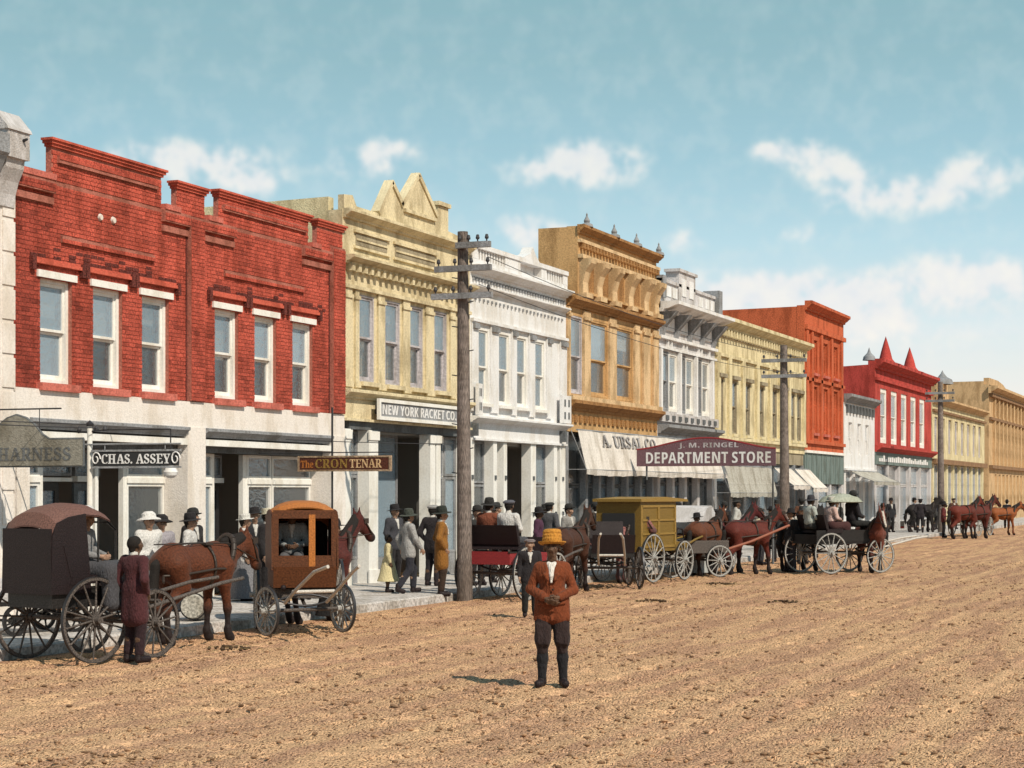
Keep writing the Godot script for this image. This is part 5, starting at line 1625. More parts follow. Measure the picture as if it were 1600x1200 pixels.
# ---------------------------------------------------------------- setting
func build_sky() -> ImageTexture:
	var w := 4096
	var h := 2048
	var im := Image.create(w, h, false, Image.FORMAT_RGB8)
	var stops := [[0.0, Color(0.925, 0.885, 0.83)], [2.5, Color(0.91, 0.895, 0.865)], [5.0, Color(0.82, 0.875, 0.885)], [7.5, Color(0.70, 0.82, 0.86)], [10.0, Color(0.61, 0.755, 0.805)], [13.0, Color(0.555, 0.70, 0.74)], [17.0, Color(0.51, 0.66, 0.695)], [35.0, Color(0.43, 0.60, 0.68)], [90.0, Color(0.33, 0.50, 0.62)]]
	var ramp := func(e: float) -> Color:
		for q in stops.size() - 1:
			if e <= stops[q + 1][0]:
				return stops[q][1].lerp(stops[q + 1][1], clampf((e - stops[q][0]) / (stops[q + 1][0] - stops[q][0]), 0.0, 1.0))
		return stops[-1][1]
	for y in h:
		var e := 90.0 - 180.0 * (y + 0.5) / h
		im.fill_rect(Rect2i(0, y, w, 1), ramp.call(maxf(e, 0.0)) if e > 0 else Color(0.55, 0.45, 0.34))
	# clouds: soft heaps of vapour round the whole horizon, up to 30 degrees
	var y0 := int(h / 2.0 - 31.0 / 180.0 * h)
	var rows := int(h / 2.0) - y0
	var dens := PackedFloat32Array()
	dens.resize(w * rows)
	var heaps := [[-14.0, 6.1, 4.5, 0.75, 0.55], [-9.0, 6.0, 4.0, 1.0, 0.5], [-11.0, 8.8, 4.2, 0.8, 0.32], [-31.0, 9.7, 3.6, 0.9, 0.30], [-19.5, 9.9, 3.2, 0.8, 0.32], [-21.0, 7.7, 2.6, 0.7, 0.35], [-25.8, 10.1, 2.4, 0.7, 0.32], [-12.5, 4.8, 6.0, 0.8, 0.6]]   # azimuth (degrees, 0 = -Z, to the right), elevation, half width, half height, thickness
	for q in [[-32.8, 10.0, 1.6, 0.6, 1.0], [-30.4, 9.9, 1.5, 0.62, 0.9], [-29.5, 9.3, 0.8, 0.35, 0.7], [-26.4, 10.0, 1.3, 0.5, 0.7], [-25.6, 10.5, 0.8, 0.3, 0.7],
			[-20.8, 9.8, 1.5, 0.5, 0.8], [-19.8, 10.3, 1.0, 0.45, 0.9], [-18.7, 10.0, 1.3, 0.6, 0.6], [-13.1, 10.2, 1.3, 0.5, 1.1], [-11.8, 9.6, 1.0, 0.42, 0.9], [-14.2, 10.3, 0.6, 0.18, 0.8],
			[-9.5, 8.9, 2.0, 0.5, 1.0], [-11.6, 8.8, 1.1, 0.3, 0.7], [-7.8, 9.6, 1.5, 0.55, 0.9], [-16.6, 7.6, 1.1, 0.45, 0.8], [-21.6, 8.1, 0.9, 0.45, 0.9], [-20.5, 7.8, 0.8, 0.4, 0.7],
			[-8.4, 6.6, 2.0, 0.65, 0.8], [-7.2, 6.2, 1.3, 0.55, 0.8], [-14.1, 6.0, 2.7, 0.62, 1.2], [-12.5, 5.7, 2.2, 0.6, 1.0], [-13.0, 7.8, 1.1, 0.3, 0.6]]:
		heaps.append(q)
	rng.seed = 12
	for q in 170:
		var a := rng.randf_range(-180, 180)
		var e := rng.randf_range(4.0, 27.0)
		if absf(a + 21.8) < 17.5 and e < 16.0:
			continue
		heaps.append([a, e, rng.randf_range(2.0, 4.5), rng.randf_range(0.6, 1.0), 0.32])
		heaps.append([a, e, rng.randf_range(0.8, 2.2), rng.randf_range(0.3, 0.65), rng.randf_range(0.6, 1.1)])
	for c in heaps:
		var cx: float = c[0] / 360.0 * w
		var cy: float = (90.0 - c[1]) / 180.0 * h - y0
		var rx: float = c[2] / 360.0 * w
		var ry: float = c[3] / 180.0 * h
		for y in range(maxi(int(cy - ry * 2.6), 0), mini(int(cy + ry * 2.6), rows)):
			var dy := (y - cy) / ry
			if dy > 0.0:
				dy *= 0.8
			for x in range(int(cx - rx * 2.4), int(cx + rx * 2.4)):
				var dx := (x - cx) / rx
				var at := y * w + posmod(x, w)
				dens[at] = dens[at] + c[4] * exp(-(dx * dx + dy * dy))
	var f := FastNoiseLite.new()
	f.seed = 9
	f.frequency = 0.06
	f.fractal_octaves = 6
	f.fractal_gain = 0.66
	var src := f.get_seamless_image(1024, rows, false, false, 0.1)
	src.convert(Image.FORMAT_L8)
	var nz := src.get_data()
	var bytes := im.get_data()
	for y in rows:
		var e := 90.0 - 180.0 * (y + y0 + 0.5) / h
		for x in w:
			var at := y * w + x
			var n := nz[y * 1024 + (x & 1023)] / 255.0
			var veil := clampf((n - 0.36) * 0.35, 0.0, 0.13)
			var d := dens[at]
			var k := veil
			if d > 0.02:
				k = maxf(k, 0.84 * smoothstep(0.2, 1.35, d * (0.02 + 1.95 * n)))
			if k > 0.004:
				var b := (at + y0 * w) * 3
				bytes[b] = int(lerpf(bytes[b], lerpf(218.0, 243.0, n), k))
				bytes[b + 1] = int(lerpf(bytes[b + 1], lerpf(220.0, 236.0, n), k))
				bytes[b + 2] = int(lerpf(bytes[b + 2], lerpf(226.0, 226.0, n), k))
	return ImageTexture.create_from_image(Image.create_from_data(w, h, false, Image.FORMAT_RGB8, bytes))

func spread(list: Array, a: float, b: float, step: float, grow := 1.0) -> void:
	var x := a
	var s := step
	while (x < b) if b > a else (x > b):
		list.append(x)
		x += s if b > a else -s
		s *= grow

func build_ground() -> void:
	var xs := [-700.0, -300.0, -120.0, -60.0, -30.0, -20.0]
	spread(xs, -15.9, 0.0, 0.055)
	spread(xs, 0.0, 8.0, 0.3, 1.15)
	xs.append_array([14.0, 30.0, 80.0, 200.0, 700.0])
	var zs := [200.0, 60.0, 20.0, 0.0, -6.0, -9.0]
	spread(zs, -11.0, -34.0, 0.055)
	spread(zs, -34.0, -150.0, 0.06, 1.012)
	zs.append_array([-155.0, -200.0, -320.0, -600.0, -1200.0])
	var big := FastNoiseLite.new()
	big.seed = 3
	big.frequency = 0.16
	big.fractal_octaves = 3
	var clod := FastNoiseLite.new()
	clod.seed = 14
	clod.frequency = 1.9
	clod.fractal_octaves = 4
	clod.fractal_gain = 0.65
	var rut := FastNoiseLite.new()
	rut.seed = 21
	rut.frequency = 0.55
	rut.fractal_octaves = 3
	var pit := FastNoiseLite.new()
	pit.seed = 33
	pit.frequency = 3.4
	pit.fractal_octaves = 2
	var tracks := []
	rng.seed = 15
	for q in 11:
		var tx := rng.randf_range(-13.8, -1.5)
		for k in 2:
			tracks.append([tx + 1.38 * k, rng.randf_range(0.03, 0.05), rng.randf_range(0.008, 0.02)])
	var b := MB.new()
	var nx := xs.size()
	var nz := zs.size()
	b.v.resize(nx * nz)
	b.n.resize(nx * nz)
	for iz in nz:
		var z: float = zs[iz]
		for ix in nx:
			var x: float = xs[ix]
			var y := -0.02
			if x > -15.95 and x < 8.0 and z < -10.5 and z > -150.0:
				var wob := big.get_noise_2d(x * 0.5, z * 0.5)
				y += 0.035 * big.get_noise_2d(x, z)
				y += 0.006 * rut.get_noise_2d((x + wob * 1.5) * 2.4, z * 0.22)
				var c := clod.get_noise_2d(x, z * 0.85)
				var p := pit.get_noise_2d(x, z)
				y -= 0.035 * smoothstep(0.25, 0.6, p)
				for q in tracks:
					var u: float = x - q[0] - 0.35 * sin(z * q[1] + q[0] * 5.0) - 0.1 * wob
					if absf(u) < 0.3:
						y += (0.008 * exp(-pow((absf(u) - 0.085) / 0.05, 2.0)) - q[2] * exp(-pow(u / 0.045, 2.0)))
				y += 0.050 * maxf(c, -0.3) * (0.45 + 0.7 * (wob + 0.5))
				var side := smoothstep(0.0, 0.5, x + 15.45)
				y = lerpf(-0.02, y, side)
			b.v[iz * nx + ix] = Vector3(x, y, z)
	for iz in nz:
		for ix in nx:
			var l := b.v[iz * nx + maxi(ix - 1, 0)]
			var r := b.v[iz * nx + mini(ix + 1, nx - 1)]
			var u := b.v[maxi(iz - 1, 0) * nx + ix]
			var d := b.v[mini(iz + 1, nz - 1) * nx + ix]
			b.n[iz * nx + ix] = Vector3(-(r.y - l.y) / (r.x - l.x), 1.0, -(d.y - u.y) / (d.z - u.z)).normalized()
	var k := 0
	b.i.resize((nx - 1) * (nz - 1) * 6)
	for iz in nz - 1:
		for ix in nx - 1:
			var a := iz * nx + ix
			for q in [a, a + nx, a + 1, a + 1, a + nx, a + nx + 1]:
				b.i[k] = q
				k += 1
	var m := StandardMaterial3D.new()
	m.roughness = 0.95
	m.metallic_specular = 0.2
	m.albedo_color = lin(0.80, 0.50, 0.305)
	m.uv1_triplanar = true
	m.uv1_world_triplanar = true
	m.uv1_scale = V(0.47, 0.47, 0.38)
	m.albedo_texture = noise_tex("dirt", 41, 0.055, 5, Color(0.27, 0.22, 0.215), Color(1.0, 1.0, 1.0), 1024, FastNoiseLite.TYPE_SIMPLEX_SMOOTH, 0.36, 0.17)
	m.heightmap_enabled = true
	m.heightmap_texture = noise_tex("dirtbump", 42, 0.07, 5, Color.BLACK, Color.WHITE, 1024, FastNoiseLite.TYPE_SIMPLEX_SMOOTH, 0.5, 0.35)
	m.heightmap_scale = 2.4
	m.detail_enabled = true
	m.detail_blend_mode = BaseMaterial3D.BLEND_MODE_MUL
	m.detail_uv_layer = BaseMaterial3D.DETAIL_UV_2
	m.uv2_triplanar = true
	m.uv2_world_triplanar = true
	m.uv2_scale = V(0.22, 0.22, 0.022)
	m.detail_albedo = noise_tex("dirtpatch", 47, 0.012, 6, Color(0.88, 0.85, 0.86), Color(1.0, 1.0, 0.97), 512, FastNoiseLite.TYPE_SIMPLEX_SMOOTH, 0.46, 0.2)
	var g := part("ground", b, m)
	g.set_meta("kind", "structure")
	# loose clods kicked up by hooves and wheels
	var lump := MB.new()
	rng.seed = 5
	var ico := SphereMesh.new()
	ico.radial_segments = 7
	ico.rings = 3
	ico.radius = 0.5
	ico.height = 1.0
	var src := ico.get_mesh_arrays()
	var bump := FastNoiseLite.new()
	bump.frequency = 1.1
	lump.v = src[Mesh.ARRAY_VERTEX]
	lump.i = src[Mesh.ARRAY_INDEX]
	lump.n = src[Mesh.ARRAY_NORMAL]
	for q in lump.v.size():
		lump.v[q] = lump.v[q] * (1.0 + 0.7 * bump.get_noise_3dv(lump.v[q] * 1.6))
	var mm := MultiMesh.new()
	mm.transform_format = MultiMesh.TRANSFORM_3D
	mm.use_colors = true
	mm.mesh = lump.mesh()
	var spots := []
	while spots.size() < 14000:
		var z := -11.5 - 50.0 * pow(rng.randf(), 1.8)
		var x := rng.randf_range(-15.2, -0.6)
		if big.get_noise_2d(x * 1.3 + 40.0, z * 1.3) + rng.randf_range(-0.5, 0.5) < 0.0:
			continue
		var s := 0.014 + 0.035 * pow(rng.randf(), 3.0)
		var y := -0.02 + 0.035 * big.get_noise_2d(x, z)
		var bs := Basis.from_euler(V(rng.randf() * TAU, rng.randf() * TAU, 0)).scaled(V(s * rng.randf_range(0.9, 1.8), s * 0.75, s * rng.randf_range(0.8, 1.4)))
		var w := rng.randf_range(0.32, 0.95)
		spots.append([Transform3D(bs, V(x, y + s * 0.2, z)), Color(0.56 * w, 0.33 * w, 0.19 * w)])
	mm.instance_count = spots.size()
	for q in spots.size():
		mm.set_instance_transform(q, spots[q][0])
		mm.set_instance_color(q, spots[q][1])
	var mi := MultiMeshInstance3D.new()
	mi.name = "dirt_clods"
	mi.multimesh = mm
	var cm := mat(Color.WHITE, 0.95, 0.3, 3.0, 0.0, false)
	cm.vertex_color_use_as_albedo = true
	mi.material_override = cm
	add_child(mi)
	tag(stuff(mi), "loose brown clods scattered over the dirt street", "clods")
	# droppings and straw where the teams have stood
	var dung := MultiMesh.new()
	dung.transform_format = MultiMesh.TRANSFORM_3D
	dung.use_colors = true
	dung.mesh = lump.mesh()
	spots = []
	for q in [[-13.6, -23.2], [-12.2, -44.0], [-11.6, -36.5], [-9.0, -37.2]]:
		for _r in 26:
			var d := 0.26 * sqrt(rng.randf())
			var a := rng.randf() * TAU
			var s := rng.randf_range(0.035, 0.075)
			spots.append([Transform3D(Basis.from_euler(V(rng.randf() * TAU, rng.randf() * TAU, 0)).scaled(V(s, s * 0.8, s)), V(q[0] + d * cos(a) * 1.4, 0.0 + (0.26 - d) * 0.12, q[1] + d * sin(a))), Color(0.10, 0.062, 0.035) * rng.randf_range(0.6, 1.3)])
		for _r in 30:
			var d := 0.9 * sqrt(rng.randf())
			var a := rng.randf() * TAU
			spots.append([Transform3D(Basis.from_euler(V(0, rng.randf() * TAU, rng.randf_range(-0.2, 0.2))).scaled(V(rng.randf_range(0.06, 0.16), 0.007, 0.007)), V(q[0] + d * cos(a), 0.01, q[1] + d * sin(a))), Color(0.42, 0.32, 0.15) * rng.randf_range(0.5, 1.2)])
	dung.instance_count = spots.size()
	for q in spots.size():
		dung.set_instance_transform(q, spots[q][0])
		dung.set_instance_color(q, spots[q][1])
	var di := MultiMeshInstance3D.new()
	di.name = "horse_droppings"
	di.multimesh = dung
	di.material_override = cm
	add_child(di)
	tag(stuff(di), "dark horse droppings and bits of straw littering the dirt street", "droppings")
	# raised pavement with its kerb
	var wk := MB.new()
	wk.box(V(FX - 0.6, -0.2, -180), V(KX - 0.16, WALK, 0))
	part("pavement", wk, M.concrete).set_meta("kind", "structure")
	var kb := thing("kerb", "low pale kerb along the edge of the pavement", "kerb")
	kb.set_meta("kind", "structure")
	rng.seed = 61
	var z := -12.0
	while z > -112.0:
		var l := rng.randf_range(1.1, 1.5)
		var s := MB.new()
		var hh := WALK + rng.randf_range(-0.012, 0.008)
		s.slab(P2([KX - 0.155, -0.2, KX, -0.2, KX, hh - 0.025, KX - 0.025, hh, KX - 0.155, hh]), z - l + 0.012, z)
		part("kerb_stone", s, M.concrete, kb)
		z -= l
	var far := MB.new()
	far.box(V(KX - 0.155, -0.2, -180), V(KX, WALK, z))
	part("kerb_stone", far, M.concrete, kb)

func utility_pole(label: String, x: float, z: float, h: float, r: float, arms: Array, at_y := 0.0) -> void:
	var o := thing("utility_pole", label, "utility pole", V(x, at_y, z), 0, "wooden utility poles along the kerb")
	var p := MB.new()
	p.tube(V(0.05, -0.4, 0), V(0.02, h * 0.5, 0.0), r * 1.12, r * 0.92, 14)
	p.tube(V(0.02, h * 0.5, 0.0), V(0, h, 0), r * 0.92, r * 0.72, 14)
	part("pole", p, M.pole, o)
	for q in arms:
		var a := MB.new()
		a.box(V(-q[1], q[0] - 0.06, r * 0.75), V(q[2], q[0] + 0.06, r * 0.75 + 0.1))
		var arm := part("crossarm", a, M.grey, o)
		var n := 4
		for k in n:
			var u: float = lerpf(-q[1] + 0.08, q[2] - 0.08, k / (n - 1.0))
			var i := MB.new()
			i.tube(V(u, q[0] + 0.06, r * 0.75 + 0.05), V(u, q[0] + 0.12, r * 0.75 + 0.05), 0.015, 0.015, 6)
			i.lathe(P2([0.035, 0.0, 0.045, 0.03, 0.035, 0.06, 0.03, 0.09, 0.0, 0.1]), V(u, q[0] + 0.11, r * 0.75 + 0.05), 8)
			part("insulator", i, M.wire, arm)
	if h > 7.0 and arms.size() == 3:
		for k in 9:
			var s := MB.new()
			var yy := 2.6 + k * 0.5
			s.tube(V(r * (0.8 if k % 2 else -0.8), yy, 0), V(r * (1.6 if k % 2 else -1.6), yy + 0.02, 0), 0.012, 0.012, 5)
			part("climbing_step", s, M.iron, o)

func wire(called: String, label: String, a: Vector3, b: Vector3, sag: float, group := "overhead wires") -> void:
	var pts := []
	for q in 13:
		var u := q / 12.0
		pts.append(a.lerp(b, u) - V(0, sag * 4.0 * u * (1.0 - u), 0))
	var m := MB.new()
	m.path(pts, 0.008, 4)
	tag(part(called, m, M.wire), label, "wire", group)

func build_signs() -> void:
	# grey arched sign hung across the pavement at the left edge
	var o := thing("hanging_sign", "grey arched sign board lettered HARNESS hanging at the left edge of the picture", "sign", V(-17.7, 0, -24.3))
	var b := MB.new()
	b.slab(P2([-0.95, 2.62, 0.90, 2.62, 0.90, 3.02, 0.28, 3.02, 0.16, 3.09, 0.02, 3.24, -0.14, 3.35, -0.32, 3.40, -0.50, 3.35, -0.66, 3.24, -0.80, 3.09, -0.92, 3.02, -0.95, 3.02]), -0.03, 0.03)
	part("board", b, mat(lin(0.24, 0.23, 0.20), 0.8, 0.12), o)
	var rim := MB.new()
	rim.path([V(0.91, 3.03, 0), V(0.28, 3.03, 0), V(0.16, 3.10, 0), V(0.02, 3.25, 0), V(-0.14, 3.36, 0), V(-0.32, 3.41, 0), V(-0.50, 3.36, 0), V(-0.66, 3.25, 0), V(-0.92, 3.03, 0)], 0.022, 6)
	rim.path([V(0.91, 3.03, 0), V(0.91, 2.61, 0), V(-0.95, 2.61, 0)], 0.018, 6)
	part("sign_frame", rim, M.grey_dark, o)
	lettering(o, "HARNESS", V(0.02, 2.80, 0.031), 0, 1.35, 0.20, M.grey_dark)
	var hang := MB.new()
	hang.tube(V(-1.15, 3.5, 0), V(0.5, 3.5, 0), 0.014, 0.014, 6)
	for x in [-0.7, 0.1]:
		hang.tube(V(x, 3.1, 0), V(x, 3.5, 0), 0.007, 0.007, 5)
	part("hanger", hang, M.iron, o)
	# white post and the black sign beside it
	o = thing("sign_post", "thin white post on the pavement beside the black CHAS. ASSEY sign", "post", V(-17.2, WALK, -25.06))
	var p := MB.new()
	p.tube(V(0, 0, 0), V(0, 3.1, 0), 0.05, 0.042, 10)
	part("post", p, M.trim, o)
	var cap := MB.new()
	cap.lathe(P2([0.06, 0.0, 0.065, 0.04, 0.02, 0.08, 0.0, 0.1]), V(0, 3.1, 0), 10)
	cap.tube(V(-0.22, 3.0, 0), V(0.30, 3.04, 0), 0.012, 0.012, 6)
	part("cap", cap, M.iron, o)
	for x in [-0.2, 0.12, 0.28]:
		var i := MB.new()
		i.lathe(P2([0.03, 0.0, 0.04, 0.03, 0.025, 0.07, 0.0, 0.09]), V(x, 3.02, 0), 8)
		part("insulator", i, M.wire, o)
	o = thing("hanging_sign", "narrow black sign board with white serif letters CHAS. ASSEY beside a white post", "sign", V(-16.3, 0, -25.03))
	var c := MB.new()
	c.box(V(-0.80, 2.62, -0.02), V(0.74, 2.84, 0.02))
	part("board", c, M.dark, o)
	var fr := MB.new()
	fr.box(V(-0.84, 2.845, -0.025), V(0.78, 2.875, 0.03))
	fr.box(V(-0.84, 2.585, -0.025), V(0.78, 2.615, 0.03))
	part("sign_frame", fr, M.grey, o)
	lettering(o, "CHAS. ASSEY", V(-0.02, 2.73, 0.021), 0, 1.25, 0.15, M.paint)
	for s in [-0.75, 0.70]:
		var sc := MB.new()
		for q in 14:
			var a := q * 0.55
			var e := (q + 1) * 0.55
			sc.tube(V(s + 0.085 * cos(a) * (1.0 - q * 0.05), 2.73 + 0.12 * sin(a) * (1.0 - q * 0.05), 0.026), V(s + 0.085 * cos(e) * (1.0 - (q + 1) * 0.05), 2.73 + 0.12 * sin(e) * (1.0 - (q + 1) * 0.05), 0.026), 0.012, 0.012, 5)
		part("scroll", sc, M.paint, o)
	var rod := MB.new()
	rod.tube(V(-2.55, 2.96, 0), V(0.78, 2.96, 0), 0.016, 0.016, 6)
	for x in [-0.6, 0.5]:
		rod.tube(V(x, 2.86, 0), V(x, 2.96, 0), 0.008, 0.008, 5)
	part("hanger", rod, M.grey, o)
	var gl := thing("globe_lamp", "unlit white glass globe hanging below the CHAS. ASSEY sign", "lamp", V(-17.5, 0, -27.9))
	var gb := MB.new()
	gb.lathe(P2([0.0, 0.0, 0.06, 0.01, 0.11, 0.05, 0.125, 0.11, 0.09, 0.18, 0.05, 0.2, 0.05, 0.24, 0.0, 0.25]), V(0, 2.45, 0), 14)
	part("globe", gb, M.paint, gl)
	var ch := MB.new()
	ch.path([V(0, 2.7, 0), V(0, 3.3, 0), V(-1.3, 3.3, 0)], 0.012, 6)
	part("hanger", ch, M.iron, gl)
	# red-brown sign over the pavement in front of the yellow building
	o = thing("hanging_sign", "long red-brown sign board with gold letters beginning The CRON", "sign", V(-16.92, 0, -33.35))
	c = MB.new()
	c.box(V(-1.02, 2.64, -0.025), V(1.02, 2.92, 0.025))
	part("board", c, mat(lin(0.11, 0.035, 0.022), 0.6, 0.4, 2.0, 0.2, false), o)
	fr = MB.new()
	for q in [[-1.03, 2.90, 1.03, 2.935], [-1.03, 2.625, 1.03, 2.66], [-1.03, 2.66, -0.99, 2.90], [0.99, 2.66, 1.03, 2.90]]:
		fr.box(V(q[0], q[1], -0.03), V(q[2], q[3], 0.035))
	part("sign_frame", fr, mat(lin(0.42, 0.30, 0.20), 0.6, 0.3), o)
	lettering(o, "The", V(-0.82, 2.77, 0.026), 0, 0.28, 0.15, M.orange_wood)
	lettering(o, "CRON", V(-0.27, 2.78, 0.026), 0, 0.72, 0.18, M.gold_trim)
	lettering(o, "TENAR", V(0.48, 2.78, 0.026), 0, 0.70, 0.17, M.tan)
	p = MB.new()
	p.tube(V(-0.30, WALK, -0.06), V(-0.30, 3.9, -0.06), 0.022, 0.022, 8)
	part("pole", p, M.iron, o)
	rod = MB.new()
	rod.tube(V(-1.95, 3.0, -0.05), V(1.05, 3.0, -0.05), 0.012, 0.012, 6)
	part("hanger", rod, M.iron, o)
	# plum sign with arched top
	o = thing("hanging_sign", "plum arched sign board with white letters DEPARTMENT STORE reaching over the street", "sign", V(-15.9, 0, -55.7))
	c = MB.new()
	var top := []
	for q in 25:
		var u := q / 24.0
		top.append_array([2.2 - 4.4 * u, 3.52 + 0.34 * pow(sin(PI * u), 1.6)])
	c.slab(P2([-2.2, 3.02, 2.2, 3.02] + top), -0.03, 0.03)
	part("board", c, mat(lin(0.19, 0.105, 0.125), 0.7, 0.3, 1.5, 0.2, false), o)
	fr = MB.new()
	var pts := []
	for q in 25:
		pts.append(V(top[q * 2], top[q * 2 + 1] + 0.02, 0))
	fr.path(pts, 0.035, 6)
	part("sign_frame", fr, M.red_wood, o)
	lettering(o, "DEPARTMENT STORE", V(0.08, 3.28, 0.031), 0, 3.95, 0.34, M.paint, false)
	lettering(o, "J. M. RINGEL", V(0.1, 3.64, 0.031), 0, 1.9, 0.19, M.lilac, false)
	rod = MB.new()
	for x in [-1.9, 2.1]:
		rod.tube(V(x, 2.6, -0.06), V(x, 3.5, -0.06), 0.03, 0.03, 6)
	rod.tube(V(2.1, WALK - 0.1, -0.06), V(2.1, 2.6, -0.06), 0.04, 0.03, 6)
	part("bracket", rod, M.grey_dark, o)
	# canvas awnings, drawn close to the fronts
	awning("long white canvas awning lettered A. URSAL CO. below the ochre and grey buildings", 51.5, 66.9, 4.02, 2.88, 0.28, M.canvas, "A. URSAL CO.")
	awning("stained greyish canvas awning hanging low under the DEPARTMENT STORE sign", 67.5, 74.6, 3.2, 2.2, 0.25, M.old_canvas, "")
	awning("small slanted white awning just left of the middle utility pole", 75.2, 78.2, 3.2, 2.5, 0.8, M.canvas, "")
	awning("small slanted white awning just right of the middle utility pole", 78.8, 81.7, 3.2, 2.4, 0.8, M.canvas, "")
	awning("narrow grey awning over the small far white shop front", 90.6, 97.5, 3.25, 2.75, 1.1, M.old_canvas, "")

func awning(label: String, a: float, b: float, ht: float, hb: float, out: float, m: Material, words: String) -> void:
	var o := thing("awning", label, "awning", V(FX, 0, -a), 0, "canvas awnings over the shop fronts")
	var c := MB.new(a)
	var n := 16
	var k := 6
	for q in n:
		for r in k:
			var w := []
			for e in [[q, r], [q + 1, r], [q + 1, r + 1], [q, r + 1]]:
				var u: float = e[0] / float(n)
				var v: float = e[1] / float(k)
				var sag := 0.05 * sin(v * PI) + 0.035 * v * absf(sin(u * PI * 3.0))
				w.append(c.at(lerpf(a, b, u), lerpf(ht, hb, v) - sag + 0.012 * sin(u * 37.0 + v * 5.0), 0.31 + out * v))
			c.quad(w[0], w[1], w[2], w[3])
	part("canvas", c, m, o)
	var vl := MB.new(a)
	for q in 24:
		var u := lerpf(a, b, q / 24.0)
		var u2 := lerpf(a, b, (q + 1) / 24.0)
		var s0 := 0.035 * absf(sin(q / 24.0 * PI * 3.0))
		var s1 := 0.035 * absf(sin((q + 1) / 24.0 * PI * 3.0))
		vl.quad(vl.at(u, hb - s0 + 0.015, 0.315 + out), vl.at(u2, hb - s1 + 0.015, 0.315 + out), vl.at(u2, hb - 0.14 - s1, 0.30 + out), vl.at(u, hb - 0.14 - s0 - 0.02 * (q % 2), 0.30 + out))
	part("valance", vl, m, o)
	var fr := MB.new(a)
	fr.tube(fr.at(a, ht + 0.02, 0.28), fr.at(b, ht + 0.02, 0.28), 0.03, 0.03, 6)
	fr.tube(fr.at(a, hb, 0.30 + out), fr.at(b, hb, 0.30 + out), 0.016, 0.016, 6)
	for t in [a, b]:
		fr.tube(fr.at(t, ht, 0.1), fr.at(t, hb, 0.30 + out), 0.014, 0.014, 6)
		fr.tube(fr.at(t, hb, 0.0), fr.at(t, hb, 0.30 + out), 0.014, 0.014, 6)
	part("frame", fr, M.grey, o)
	if words:
		var tilt := rad_to_deg(atan2(out, ht - hb))
		var hold := Node3D.new()
		hold.name = "letter_row"
		o.add_child(hold)
		hold.position = V(0.31 + out * 0.22 + 0.03, lerpf(ht, hb, 0.22), -4.7)
		hold.rotation_degrees = V(-tilt, 90, 0)
		lettering(hold, words, V(0, 0, 0.0), 0, 5.6, 0.36, M.cast_dark, true, 0.01)

# ---------------------------------------------------------------- what stands in the street
func rider(o: Node3D, r: float, seat: Vector3, d: Dictionary, look := 0.0) -> void:
	var f := deg_to_rad(r)
	d.at = o.position + V(cos(f) * seat.x + sin(f) * seat.z, seat.y - 0.46 * d.get("tall", 1.7) / 1.7, -sin(f) * seat.x + cos(f) * seat.z)
	d.turn = r + 90.0 + look
	d.pose = d.get("pose", "sit")
	d.group = "people seated in the carriages"
	person(d)

